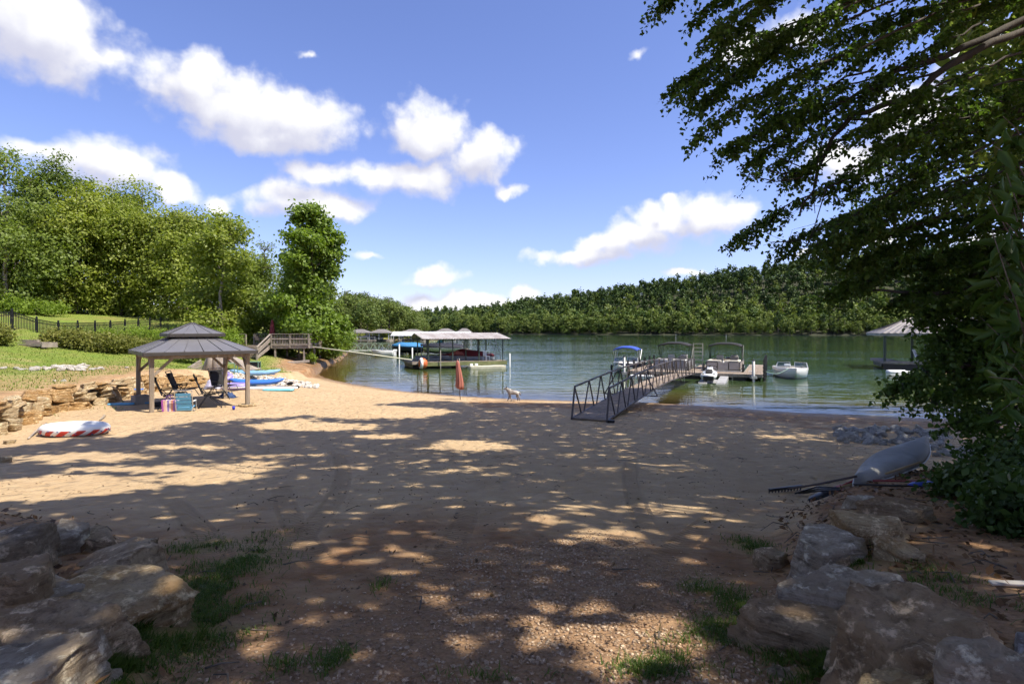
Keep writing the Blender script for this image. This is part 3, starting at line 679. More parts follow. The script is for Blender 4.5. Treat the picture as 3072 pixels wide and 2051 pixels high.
# --- far shore trees: a few shapes, copied
def far_tree_mesh(kind, seed, n, size):
    r = random.Random(seed)
    if kind == 'pine':
        ls = [(0, 0, 5.5 + i * 1.55, 2.9 - i * .33, 2.9 - i * .33, 1.1) for i in range(7)]; ls = [(l[0] + r.uniform(-.6, .6), l[1] + r.uniform(-.6, .6), *l[2:]) for l in ls]
    else: ls = round_lobes(15, 9.0, seed, 10, .12)
    ls = [(l[0], l[1], l[2] * r.uniform(.9, 1.08), l[3] * r.uniform(.8, 1.25), l[4] * r.uniform(.8, 1.25), l[5]) for l in ls]
    V, Fc, rn = crown(ls, n, 8, .7 if kind == 'pine' else .8, size, seed, up=.3, outw=.8, flat=.7, aspect=.8, shell=.85)
    me = npmesh('crown', V, Fc, False, {'rnd': rn}); me.materials.append(LM_PINE if kind == 'pine' else LM_BROAD)
    mb = MB(); mb.tube([(0, 0, -1), (.1, .1, 8), (0, 0, 15)], [.28, .2, .05], 5)
    for l in ls[:5]: mb.tube([(0, 0, max(2.5, l[2] - 2.5)), (l[0], l[1], l[2])], [.1, .03], 4)
    tm = mb.mesh('trunk'); tm.materials.append(BARK if kind != 'pine' else BARKP); return me, tm, (V, Fc, rn)
FT = [far_tree_mesh('broad', 101 + i, 75, 1.15) for i in range(5)]; FP = [far_tree_mesh('pine', 121 + i, 60, 1.0) for i in range(4)]
MT = [far_tree_mesh('broad', 161 + i, 32, 1.8) for i in range(5)]; MP = [far_tree_mesh('pine', 171 + i, 22, 1.7) for i in range(4)]
NT = [far_tree_mesh('broad', 141 + i, 190, .62) for i in range(4)] + [far_tree_mesh('pine', 151, 110, .6)]
def place_tree(src, x, y, z, s, a, label, name, group, sx=1.0):
    t = thing(name, label, 'tree', (x, y, z), a, group); t.scale = (s * sx, s * sx, s)
    mo('crown', src[0], None, t); mo('trunk', src[1], None, t); return t
r2 = random.Random(99)
fx = np.array([p[0] for p in FSH]); fy = np.array([p[1] for p in FSH])
rows = [2.5, 8, 15, 23, 32, 42, 53, 65, 78, 92, 107, 122, 137, 152]; mass = {'broad': [], 'pine': []}; made = 0
for q in rows:
    x = -150.0
    while x < 470:
        step = r2.uniform(2.6, 4.9); x += step
        yy = float(np.interp(x, fx, fy)) + q * 1.08 + r2.uniform(-2.5, 2.5); xx = x + q * .42 + r2.uniform(-1, 1)
        px = CX + F * xx / yy
        if px < 1180 or px > 3300: continue
        pine = r2.random() < (.08 if q < 20 else .3 if q < 50 else .85); s = r2.choice((r2.uniform(.55, .8), r2.uniform(.75, .95), r2.uniform(.85, 1.15))) * (.8 if q < 4 else 1)
        z = float(far_z(np.array([xx]), np.array([yy]))[0]) - .3; a = r2.uniform(0, 6.28)
        first = (q < 10) or (q > 130 and q < 145)
        if first and px < 2760 and made < 290:
            made += 1
            if q < 10: place_tree(r2.choice(FP if pine else FT), xx, yy, z, s, a, 'pine in the front rows of the wooded shore across the lake' if pine else 'leafy tree in the front rows of the wooded shore across the lake', 'pine_tree' if pine else 'leafy_tree', 'front row pines across the lake' if pine else 'front row leafy trees across the lake')
            else: place_tree(r2.choice(FP if pine else FT), xx, yy, z, s, a, 'pine on the ridge line of the hill across the lake' if pine else 'leafy tree on the ridge line of the hill across the lake', 'pine_tree' if pine else 'leafy_tree', 'ridge pines across the lake' if pine else 'ridge leafy trees across the lake')
        else: mass['pine' if pine else 'broad'].append((xx, yy, z, s, a))
for kind, src in (('broad', MT), ('pine', MP)):
    Vs, Fs, Rs = [], [], []; o = 0
    for i, (x, y, z, s, a) in enumerate(mass[kind]):
        V, Fc, rn = src[i % len(src)][2]; c, sn = math.cos(a), math.sin(a)
        W_ = np.stack([(V[:, 0] * c - V[:, 1] * sn) * s + x, (V[:, 0] * sn + V[:, 1] * c) * s + y, V[:, 2] * s + z], -1)
        Vs.append(W_); Fs.append(Fc + o); Rs.append(np.clip(rn * .8 + r2.uniform(-.3, .55), 0, 1)); o += len(V)
    mo('pine_wood' if kind == 'pine' else 'leafy_wood', npmesh('wood_' + kind, np.concatenate(Vs), np.concatenate(Fs), False, {'rnd': np.concatenate(Rs)}), LM_PINE if kind == 'pine' else LM_BROAD)
    tag(bpy.data.objects['pine_wood' if kind == 'pine' else 'leafy_wood'], 'dark pine wood covering the upper hill across the lake' if kind == 'pine' else 'green broadleaf wood on the slope across the lake', 'wood', kind='stuff')
# left peninsula with the far docks
for i in range(62):
    px = r2.uniform(1030, 1292); d = r2.uniform(203, 255); x = (px - CX) / F * d
    s_ = float(shore_s(np.array([x]), np.array([d]))[0])
    if s_ < .5: continue
    z0 = zt(x, d); hh = np.interp(px, [1030, 1080, 1160, 1230, 1260, 1292], [862, 868, 880, 905, 925, 965]) + r2.uniform(0, 25)
    s = (CZ + (HY - hh) / F * d - z0) / 15.6
    pine = i in (7, 19); place_tree(NT[4] if pine else r2.choice(NT[:4]), x, d, z0, s, r2.uniform(0, 6.28), 'tall pine rising over the trees behind the far docks' if pine else 'leafy tree on the far left shore behind the hipped dock roofs', 'pine_tree' if pine else 'leafy_tree', 'pines behind the far docks' if pine else 'leafy trees behind the far docks')
for i in range(26):  # shore going away behind the poplar
    d = r2.uniform(92, 200); xs_ = float(np.interp(d, [88, 110, 150, 185, 210], [-26, -36, -50, -58, -50])); x = xs_ - r2.uniform(2, 14); z0 = zt(x, d)
    if CX + F * x / d < 880: continue
    place_tree(r2.choice(NT[:4]), x, d, z0, r2.uniform(.75, 1.05), r2.uniform(0, 6.28), 'leafy tree on the bank between the poplar and the far docks', 'leafy_tree', 'leafy trees along the left bank')
# ------------------------------------------------------------------ the big tree at upper right, its twigs laid out limb by limb
def vec(p): return np.array([p.x, p.y, p.z])
def sprays_to_tree(t, sprays, lm, leaf, seed, ntw, per, twlen, bark=BARK, fold=True, drp=.25):
    """each spray: list of (px,py,depth) from the limb outwards; twigs alternate along it, leaves along the twigs"""
    r = np.random.default_rng(seed); mb = MB(); PS = []; 
    for si, sp in enumerate(sprays):
        pts = [P(*q) for q in sp]; m = len(pts); base_r = .008 + .004 * m
        # bend the spray a little
        fine = []
        for i in range(m - 1):
            for k in range(5):
                u = k / 5; fine.append(pts[i].lerp(pts[i+1], u) + Vector(r.normal(size=3) * .02))
        fine.append(pts[-1]); mb.tube(fine, [max(.004, base_r * (1 - i / len(fine)) ** .8) for i in range(len(fine))], 5)
        A = np.array([vec(p) for p in fine]); L_ = np.linalg.norm(A[-1] - A[0]); nt_ = int(ntw * L_)
        for k in range(nt_):
            u = r.uniform(.12, 1.0) ** .8; f = u * (len(A) - 1); i = min(int(f), len(A) - 2); p = A[i] + (A[i+1] - A[i]) * (f - i)
            dr = unit(A[min(i+1, len(A)-1)] - A[i]); side = unit(np.cross(dr, np.array([0, 0, 1.]))) * (1 if k % 2 else -1)
            d = unit(dr * r.uniform(.5, 1.1) + side * r.uniform(.3, 1.1) + np.array([0, 0, r.uniform(-.45, .35)])); tl = twlen * r.uniform(.5, 1.3) * (1.15 - .5 * u)
            n = 3; tw = [p + d * tl * q / n + np.array([0, 0, -drp * tl * (q / n) ** 2]) for q in range(n + 1)]
            mb.tube([Vector(x) for x in tw], [.004 * (1 - .7 * q / n) for q in range(n + 1)], 3, False)
            uu = r.uniform(.1, 1.05, per); W_ = np.array(tw); ff = np.clip(uu, 0, 1) * n; ii = np.minimum(ff.astype(int), n - 1)
            PS.append(W_[ii] + (W_[ii+1] - W_[ii]) * (ff - ii)[:, None] + r.normal(size=(per, 3)) * .028)
    pos = np.concatenate(PS); V, Fc, rn = leaves(pos, leaf, None, seed + 3, .75, .55, .72, fold)
    return V, Fc, rn, mb
RT = thing('maple_tree', 'large dark broadleaf tree hanging over the right side of the beach', 'tree', (0, 0, 0))
z_ = 9.2
tips = [(1981,13),(2113,31),(2146,94),(2174,110),(2044,245),(2057,273),(2108,303),(2088,410),(2180,449),(2266,474),(2358,545),(2225,709),(2358,747),(2430,747),(2496,730),(2583,709),(2240,200),(2300,330)]
sp_ = []; rs = random.Random(3)
for (x, y) in tips:
    d0 = rs.uniform(7.6, 9.0); sl = rs.uniform(.36, .56); ln = rs.uniform(560, 760)
    sp_.append([(x + ln, y - ln * sl, d0 + 1.0), (x + ln * .55, y - ln * sl * .62, d0 + .5), (x + ln * .2, y - ln * sl * .30, d0 + .15), (x, y, d0)])
for i in range(34):   # inner sprays, filling towards the trunk
    x = rs.uniform(2260, 3120); lo = np.interp(x, [2150, 2300, 2450, 2650, 2800, 3100], [380, 620, 700, 640, 800, 900]); y = rs.uniform(-40, lo)
    d0 = rs.uniform(7.2, 11.0); sl = rs.uniform(.3, .55); ln = rs.uniform(300, 520)
    sp_.append([(x + ln, y - ln * sl, d0 + .6), (x + ln * .5, y - ln * sl * .6, d0 + .3), (x, y, d0)])
V1, F1, R1, mbt = sprays_to_tree(RT, sp_, None, .068, 17, 17, 14, .6)
# the mid band: long drooping layers over the water at right
sp2 = []
for (x, y, ln, d0) in [(2486,763,600,9.5),(2572,790,520,9.3),(2560,850,560,9.8),(2510,870,620,10.2),(2690,905,450,9.6),(2790,950,360,9.9),(2830,1010,330,9.4),(2850,1060,300,9.2),(2700,1152,430,9.0),(2790,1200,340,9.0),(2900,1270,250,8.8),(2860,1105,300,9.6),(2970,1345,200,8.6),(2860,1010,300,9.4),(2900,900,260,9.2),(2840,780,320,9.8)]:
    sp2.append([(x + ln, y - ln * .22, d0 + .4), (x + ln * .5, y - ln * .17, d0 + .2), (x + ln * .2, y - ln * .10, d0), (x, y, d0 - .2)])
V2, F2, R2, mbt2 = sprays_to_tree(RT, sp2, None, .080, 19, 26, 15, .6)
# leafy bulk nearer the trunk (dark mass at the right edge)
lb = []
for (px, py, d, rx, rz) in [(2960,640,10.5,1.1,.7),(3060,820,10.0,1.1,.8),(2860,820,10.8,1.0,.55),(2980,980,10.0,1.0,.7),(2930,1060,10.2,.6,.5),(2990,1160,9.6,.7,.65),(3060,1180,9.0,1.0,.9),(2930,1250,9.6,.4,.4),(3070,1330,9.2,.45,.45),(3140,1400,8.6,.45,.4),(3090,330,11,.9,.8),(3120,560,10,1.0,.9),(3150,60,11,1.2,1.0),(2820,900,11.2,.6,.3),(3200,1000,9,1.4,1.4),(3300,600,9,1.6,1.4)]:
    p = P(px, py, d); lb.append((p.x, p.y, p.z, rx, rx, rz))
V3, F3, R3 = crown(lb, 1050, 14, .2, .095, 23, up=.6, droop=.3, fold=True, shell=.7, aspect=.7, outw=.2)
V = np.concatenate([V1, V2, V3]); Fc = np.concatenate([F1, F2 + len(V1), F3 + len(V1) + len(V2)]); R_ = np.concatenate([R1, R2, R3])
mo('crown', npmesh('crown', V, Fc, False, {'rnd': R_}), leafmat('leaf_maple', (.045, .085, .014), (.10, .165, .028), .40, .55), RT)
TX, TY = 9.9, 9.0; tz = zt(TX, TY)
mb = MB(); tp = grow(mb, (TX, TY, tz - .4), (TX + .3, TY - .4, 16), .34, .10, 4, 10, .02, 12)
for limb in ([(3400,-60,9.2),(3072,60,9.2),(2830,165,9.0),(2690,215,8.9),(2560,290,8.8),(2470,345,8.7)], [(3400,150,9.1),(3072,95,9.1),(2880,170,8.9),(2720,300,8.7),(2560,345,8.6),(2490,420,8.6),(2440,560,8.6),(2400,640,8.5)],
             [(3420,420,9.2),(3072,330,9.6),(2800,330,9.8),(2560,360,9.8)], [(3420,700,9.1),(3040,560,9.6),(2850,640,9.6),(2640,720,9.4)], [(3420,900,9.0),(3050,830,9.4),(2800,880,9.5),(2600,870,9.6)], [(3400,1100,8.9),(3050,1060,9.2),(2850,1110,9.1),(2720,1150,9.0)], [(3400,-400,9.6),(2900,-160,9.6),(2500,-60,9.2),(2250,10,8.8)], [(3420,1250,8.8),(3100,1240,9.0),(2900,1280,8.9)]):
    pts = [P(*q) for q in limb]; k = min(range(len(tp)), key=lambda i: abs(tp[i].z - pts[0].z)); pts = [tp[k]] + pts[1:]
    fine = []
    for i in range(len(pts) - 1):
        for q in range(4): fine.append(pts[i].lerp(pts[i+1], q / 4) + Vector((rs.uniform(-.03, .03), rs.uniform(-.03, .03), rs.uniform(-.03, .03))))
    fine.append(pts[-1]); mb.tube(fine, [.060 * (1 - i / len(fine)) ** .9 + .010 for i in range(len(fine))], 7)
# bare dead twigs
for (x0, y0, pts) in [(2500,470,[(2420,530),(2330,545),(2260,530),(2225,500),(2215,480)]), (2420,520,[(2330,520),(2290,500),(2255,480)]), (2400,500,[(2330,470),(2280,455),(2255,447)]), (2400,720,[(2360,725),(2312,727)]), (2480,560,[(2440,690),(2420,740)]), (2470,330,[(2420,420),(2380,480),(2350,540)]), (2480,350,[(2455,480),(2440,560),(2445,640)])]:
    q = [P(x0, y0, 8.6)] + [P(a, b, 8.4) for a, b in pts]; mb.tube(q, [.011 - .007 * i / len(q) for i in range(len(q))], 4)
    for k in range(7):
        i = rs.randrange(1, len(q)); u = q[i-1].lerp(q[i], rs.random()); mb.tube([u, u + Vector((rs.uniform(-.3, .1), rs.uniform(-.2, .2), rs.uniform(-.15, .2)))], [.004, .002], 3)
mb.v += []
o1 = len(mb.v); mb.add(mbt.v, mbt.f); mb.add(mbt2.v, mbt2.f)
mb.build('trunk', BARKD, RT, True)
# place the empty at the trunk foot, keep the parts where they are
for ch in RT.children: ch.location = (-TX, -TY, -tz)
RT.location = (TX, TY, tz)

# sapling with long pointed leaves close to the camera at the right edge
SP = thing('sapling', 'sapling with large long pointed leaves close by at the right edge', 'sapling', G(3140, 1560))
sb = SP.location; mb = MB(); ps = []; rs = random.Random(8); V4 = []; lv = []
stem = [sb + Vector((0, 0, -.2)), P(3120, 1200, 5.0), P(3100, 900, 4.9), P(3090, 500, 4.9), P(3085, 300, 5.0)]
mb.tube(stem, [.03, .026, .02, .014, .006], 6)
for (x, y) in [(2965,590),(2975,690),(2990,640),(2950,800),(2985,830),(3000,905),(2940,950),(3010,1010),(2970,1060),(2965,1130),(3010,1170),(2985,440),(3010,350),(3020,520),(2985,740),(3030,960),(3035,760),(3005,1230),(3040,620)]:
    tip = P(x, y, rs.uniform(4.3, 4.9)); k = min(range(1, 5), key=lambda i: abs(stem[i].z - tip.z)); a = stem[k].lerp(stem[max(k-1, 1)], rs.random())
    md = a.lerp(tip, .5) + Vector((0, 0, .08)); mb.tube([a, md, tip], [.008, .006, .003], 4)
    for q in range(9):
        u = rs.uniform(.3, 1.0); lv.append(tuple(a.lerp(tip, u) + Vector((rs.uniform(-.05, .05), rs.uniform(-.05, .05), rs.uniform(-.03, .05)))))
V4, F4, R4 = leaves(np.array(lv), .21, None, 77, .55, .6, .30, True)
V4 = V4 - np.array([sb.x, sb.y, sb.z]); mb.v = [(v[0] - sb.x, v[1] - sb.y, v[2] - sb.z) for v in mb.v]
mo('leaves', npmesh('leaves', V4, F4, False, {'rnd': R4}), leafmat('leaf_sapling', (.035, .075, .012), (.075, .135, .025), .35, .6), SP); mb.build('stem', BARK, SP, True)
# undergrowth under the tree, right bank
for i, (px, py, w, h) in enumerate([(3040,1530,.4,.25),(3100,1600,.5,.3),(3010,1445,.4,.22),(3160,1500,.8,.6),(3120,1420,.8,.5),(2890,1492,.3,.16)]):
    bush('undergrowth_plant', ['low leafy undergrowth clump right of the canoe', 'undergrowth clump at the right edge above the dirt bank', 'small undergrowth clump behind the canoe stern', 'undergrowth clump under the hanging branches at the right edge', 'undergrowth clump beside the grey riprap stones', 'tuft of leaves touching the tool handles'][i], px, py, w, h, LM_DARK, 300 + i, 170, .085, 1.0, 'undergrowth on the right bank', 'undergrowth', .14)

# ------------------------------------------------------------------ tall trees right of and behind the view: they shade the foreground
K = 3072 / 2349.0
BRIGHT = [(110,1118,250,32),(480,1092,130,20),(560,1068,95,13),(180,1048,170,11),(420,1024,110,6),(60,1008,110,14),(730,978,150,11),(860,945,180,16),(885,1001,60,7),(1060,1022,95,14),(1150,1026,42,8),(1010,1086,48,7),(790,1071,52,7),(720,1046,36,4),
          (1110,1084,52,7),(1215,1096,44,8),(1165,1108,50,6),(1365,1079,42,12),(1250,1103,62,8),(1300,1046,34,4),(1565,1072,66,10),(1585,1086,64,10),(1622,1137,50,7),(1560,1122,52,7),(1340,1161,40,10),(1530,1166,110,11),(1640,1187,72,9),(1400,1226,130,14),(1325,1206,60,14),(778,1256,34,18),(885,1282,40,18),(1060,1348,40,22),(1008,1368,42,9),(1320,1472,170,30),(1440,1445,60,14),
          (492,1352,30,8),(1792,1001,56,5),(330,1075,160,8),(620,1045,60,5),(950,1062,40,4),(1420,1050,30,4),(1755,1180,40,6),(640,1255,24,8),(1180,1450,70,16),(1560,1430,60,14),(1240,1182,40,6),(950,1110,40,5)]
ELS = []
for (x, y, rx, ry) in BRIGHT:
    c = G(x * K, y * K); d0 = G(x * K, (y + ry) * K).y; d1 = G(x * K, (y - ry) * K).y
    ELS.append((c.x, (d0 + d1) / 2, rx * K * c.y / F, max(.22, abs(d1 - d0) / 2), c.z))
SHADE = [tuple(G(x * K, y * K))[:2] for (x, y) in [(-60,1015),(250,985),(480,968),(640,958),(760,950),(900,925),(1060,914),(1200,912),(1330,905),(1500,918),(1700,928),(1900,932),(2200,940),(2349,950)]]
SHADE = [(-20.0, 14.0)] + SHADE + [(25, 20.5), (15, 12), (9, 6), (6, .8), (-5.5, .8), (-9.5, 6.5), (-16, 12)]
sx, sy = SUN.x / SUN.z, SUN.y / SUN.z
def shade_clumps(st, seed):
    r = np.random.default_rng(seed); X, Y = np.meshgrid(np.arange(-24, 28, st), np.arange(-3, 27, st)); X = X.ravel(); Y = Y.ravel(); X = X + r.uniform(-.5, .5, len(X)) * st; Y = Y + r.uniform(-.5, .5, len(Y)) * st
    ok = inside(X, Y, SHADE)
    nz = fbm2(X, Y, .8, 3, 71); edge = seg_dist(X, Y, SHADE + [SHADE[0]])
    ok &= ~((edge < 1.6) & (nz > .02))
    ok &= fbm2(X, Y, 1.3, 3, 171) < .19
    for (cx, cy, a, b, _) in ELS: ok &= (((X - cx) / (a + .06)) ** 2 + ((Y - cy) / (b + .10)) ** 2) > 1.0 + nz * .8
    X, Y = X[ok], Y[ok]; Z0 = terrain(X, Y); H = r.uniform(9.5, 17.5, len(X)); x = X + sx * (H - Z0); y = Y + sy * (H - Z0)
    # stay out of the open sky: only overhead, to the right or behind
    yy = np.maximum(y, .05); px = CX + F * x / yy; py = HY - (H - CZ) / yy * F
    vis = (y > .3) & (py > -190) & (px < 2850)
    H2 = np.where(vis, 17.5 + r.uniform(0, 5, len(X)), H); x = X + sx * (H2 - Z0); y = Y + sy * (H2 - Z0); yy = np.maximum(y, .05); px = CX + F * x / yy; py = HY - (H2 - CZ) / yy * F
    vis = (y > .3) & (py > -190) & (px < 2500)
    return np.stack([x, y, H2], -1)[~vis]
cl = shade_clumps(.205, 5)
TR = [(12.5, 2.0, 'tall shade tree right of the camera, crown above the beach'), (6.0, -6.0, 'tall shade tree behind the camera, crown overhead'), (19.0, 10.0, 'tall shade tree on the right bank beyond the maple'), (21.0, -3.0, 'tall shade tree farther right behind the bank'), (-5.0, -7.0, 'tall shade tree behind and left of the camera')]
ti = np.argmin(np.stack([np.hypot(cl[:, 0] - t[0], cl[:, 1] - t[1]) for t in TR], 0), 0)
for k, (x, y, lab) in enumerate(TR):
    c = cl[ti == k]
    if len(c) < 20: continue
    z0 = zt(x, y); t = thing('shade_tree', lab, 'tree', (x, y, z0), 0, 'shade trees around the camera')
    r = np.random.default_rng(400 + k); per = 4; kk = np.repeat(np.arange(len(c)), per); pos = c[kk] + r.normal(size=(len(kk), 3)) * np.array([.11, .11, .1]) - np.array([x, y, z0])
    V, Fc, rn = leaves(pos, .37, None, 500 + k, .9, .2, .75)
    mo('crown', npmesh('crown', V, Fc, False, {'rnd': rn}), LM_SHADE, t)
    mb = MB(); tp = grow(mb, (0, 0, -.5), (.2, .2, 17 - z0), .36, .08, 600 + k, 10, .02, 10); rr = random.Random(700 + k)
    for i in range(34):
        e = Vector(c[rr.randrange(len(c))]) - Vector((x, y, z0)); q = min(tp, key=lambda p: abs(p.z - (e.z - 2.5 - .25 * math.hypot(e.x, e.y)))); grow(mb, q, e, .07, .015, rr.random(), 6, .05, 5)
    mb.build('trunk', BARK, t, True)
# ------------------------------------------------------------------ rocks
ICO = {}
def ico(n):
    if n not in ICO:
        bm = bmesh.new(); bmesh.ops.create_icosphere(bm, subdivisions=n, radius=1.0)
        ICO[n] = (np.array([v.co for v in bm.verts]), np.array([[v.index for v in f.verts] for f in bm.faces])); bm.free()
    return ICO[n]
def rock(seed, dims, sub=3, np_=11, rough=.06, strata=.0, power=16, flat_top=False):
    """angular stone: a blunted polyhedron, broken by noise and by layers"""
    D, T = ico(sub); r = np.random.default_rng(seed); ax = np.array([[1,0,0],[-1,0,0],[0,1,0],[0,-1,0],[0,0,1],[0,0,-1]], float)
    nrm = unit(np.concatenate([ax + r.normal(size=(6, 3)) * .22, r.normal(size=(np_, 3))])); dd = np.concatenate([r.uniform(.72, .95, 6), r.uniform(.85, 1.12, np_)])
    if flat_top: nrm[4] = unit(np.array([r.normal() * .06, r.normal() * .06, 1])); dd[4] = .62
    g = np.maximum(D @ nrm.T, 0) / dd; g = (g ** power).sum(1) ** (1 / power); V = D / g[:, None]
    V = V * np.array(dims) * .5
    sc = 2.2 / max(dims); amp = max(dims) * rough
    V = V + D * (fbm(V * sc + seed, 4, seed)[:, None] * amp * 2)
    if strata:
        q = V * np.array([.8, .8, 9.0]) * sc + seed; V = V + D * np.array([1, 1, .2]) * ((np.abs(fbm(q, 3, seed + 9)) * 2)[:, None] * -strata * max(dims))
    if sub >= 5:   # ledges: layers of the stone stand in and out
        tl = unit(np.array([r.normal() * .25, r.normal() * .25, 1.0])); lay = (V @ tl) / dims[2] * 7 + fbm(V * sc * 1.2, 3, seed + 5) * 2.6; fl = np.floor(lay); fr_ = lay - fl
        hv = _h(fl, fl * 0, fl * 0, seed + 77); hn = _h(fl + 1, fl * 0, fl * 0, seed + 77); bl = hv + (hn - hv) * sstep(fr_, .82, 1.0)
        V = V - unit(V * np.array([1, 1, .0]) + 1e-6) * ((bl - .3) * .075 * min(dims[0], dims[1]))[:, None]
    if sub >= 4: V = V + D * (fbm(V * sc * 6, 3, seed + 3)[:, None] * amp * .6)
    return V, T
def rockmat(name, c0, c1, c2, scale=3.0, bump=.6, bands=True):
    if name in MATS: return MATS[name]
    m, nt, N, L = nodes(name); tc = N.new('ShaderNodeTexCoord'); oi = N.new('ShaderNodeObjectInfo')
    sc = N.new('ShaderNodeVectorMath'); sc.operation = 'SCALE'; sc.inputs[0].default_value = (31, 47, 19); L.new(oi.outputs['Random'], sc.inputs['Scale'])
    ad = N.new('ShaderNodeVectorMath'); L.new(tc.outputs['Object'], ad.inputs[0]); L.new(sc.outputs[0], ad.inputs[1])
    def noise(s, d, ro=.6, st=None):
        n = N.new('ShaderNodeTexNoise'); n.inputs['Scale'].default_value = s; n.inputs['Detail'].default_value = d; n.inputs['Roughness'].default_value = ro
        if st:
            mp = N.new('ShaderNodeMapping'); mp.inputs['Scale'].default_value = st; mp.inputs['Rotation'].default_value = (.15, .1, 0); L.new(ad.outputs[0], mp.inputs[0]); L.new(mp.outputs[0], n.inputs[0])
        else: L.new(ad.outputs[0], n.inputs[0])
        return n.outputs[0]
    def R(v, a, b, c=0., d=1.):
        n = N.new('ShaderNodeMapRange'); L.new(v, n.inputs[0])
        for i, x in enumerate((a, b, c, d)): n.inputs[i+1].default_value = x
        return n.outputs[0]
    def mix(f, a, b):
        n = N.new('ShaderNodeMix'); n.data_type = 'RGBA'; L.new(f, n.inputs[0])
        for i, v in ((6, a), (7, b)):
            if isinstance(v, tuple): n.inputs[i].default_value = (*v, 1)
            else: L.new(v, n.inputs[i])
        return n.outputs[2]
    lay = noise(scale * .9, 7, .65, (.6, .6, 7)); bl = noise(scale * .55, 5); fi = noise(scale * 9, 7, .72); sp = noise(scale * 3, 6, .7)
    col = mix(R(bl, .42, .58), c0, c1); col = mix(R(lay, .42, .62, 0, .7), col, c2); col = mix(R(fi, .5, .72, 0, .75), col, tuple(c * .3 for c in c0)); col = mix(R(sp, .54, .64, 0, .8), col, tuple(min(1, c * 1.75 + .05) for c in c1)); col = mix(R(noise(scale * 1.4, 6, .7, (1, 1, 3)), .56, .66, 0, .6), col, tuple(c * .35 for c in c2))
    h = N.new('ShaderNodeMath'); h.operation = 'MULTIPLY_ADD'; L.new(lay, h.inputs[0]); h.inputs[1].default_value = 1.6; L.new(fi, h.inputs[2])
    bp = N.new('ShaderNodeBump'); bp.inputs['Strength'].default_value = min(1, bump * 1.5); bp.inputs['Distance'].default_value = .09 / scale * 3; L.new(h.outputs[0], bp.inputs['Height'])
    b = N.new('ShaderNodeBsdfPrincipled'); L.new(col, b.inputs['Base Color']); L.new(bp.outputs[0], b.inputs['Normal']); b.inputs['Roughness'].default_value = .85; b.inputs['Specular IOR Level'].default_value = .3
    o = N.new('ShaderNodeOutputMaterial'); L.new(b.outputs[0], o.inputs[0]); MATS[name] = m; return m
RK_BROWN = rockmat('rock_brown', (.42, .29, .17), (.54, .41, .26), (.24, .14, .065))
RK_GREY = rockmat('rock_grey', (.47, .385, .28), (.58, .49, .375), (.28, .20, .13))
RK_OCHRE = rockmat('rock_ochre', (.48, .325, .155), (.58, .44, .26), (.32, .165, .055))
RK_DARK = rockmat('rock_dark', (.30, .225, .15), (.40, .31, .21), (.16, .105, .06))
RK_WALL = rockmat('rock_wall', (.50, .30, .12), (.55, .39, .20), (.36, .17, .05), 2.2)
RK_WALLP = rockmat('rock_wall_pale', (.56, .41, .23), (.62, .49, .31), (.42, .24, .10), 2.2)
RK_WHITE = rockmat('rock_white', (.66, .62, .55), (.76, .73, .68), (.55, .44, .32), 3)
RK_RIP = rockmat('rock_riprap', (.46, .44, .41), (.58, .56, .53), (.30, .27, .23), 4)

def slab_rock(seed, dims, sub=5, rough=.03):
    """split stone: steep fractured sides with corners, a nearly flat tilted top, chipped and layered"""
    D, T = ico(sub); r = np.random.default_rng(seed); ns = r.integers(5, 8); az = np.sort((np.arange(ns) + r.uniform(-.38, .38, ns)) / ns * 2 * math.pi)
    side = np.stack([np.cos(az), np.sin(az), r.uniform(-.25, .55, ns)], -1); top = np.array([[r.normal() * .05, r.normal() * .05, 1.0]]); bot = np.array([[0, 0, -1.0]])
    k = r.integers(1, 3); ca = r.uniform(0, 2 * math.pi, k); cham = np.stack([np.cos(ca) * .75, np.sin(ca) * .75, r.uniform(.6, 1.1, k)], -1)
    nrm = unit(np.concatenate([side, top, bot, cham])); dd = np.concatenate([r.uniform(.74, 1.0, ns), [.70], [.9], r.uniform(.98, 1.12, k)])
    warp = unit(D + .055 * np.stack([fbm(D * 3 + seed, 3, seed), fbm(D * 3 + 9 + seed, 3, seed + 1), fbm(D * 3 + 21 + seed, 3, seed + 2)], -1) * 4)
    g = np.maximum(warp @ nrm.T, 0) / dd; g = (g ** 90).sum(1) ** (1 / 90); V = D / g[:, None]; V = V / np.abs(V).max(0) * np.array(dims) * .5
    m_ = max(dims); sc = 2.4 / m_
    tl = unit(np.array([r.normal() * .18, r.normal() * .18, 1.0])); lay = (V @ tl) / dims[2] * 8 + fbm(V * sc * 1.1, 3, seed + 5) * 3.0; fl = np.floor(lay); fr_ = lay - fl
    hv = _h(fl, fl * 0, fl * 0, seed + 77); hn = _h(fl + 1, fl * 0, fl * 0, seed + 77); bl = hv + (hn - hv) * sstep(fr_, .86, 1.0)
    V = V - unit(V * np.array([1, 1, .0]) + 1e-6) * ((bl - .25) * .085 * min(dims[0], dims[1]))[:, None]
    ma_ = (m_ * min(dims)) ** .5; V = V + D * (fbm(V * sc * 1.3, 4, seed)[:, None] * ma_ * rough * 2.4) + D * (np.abs(fbm(V * sc * 5, 4, seed + 3))[:, None] * -ma_ * rough * 2.2)
    return V, T
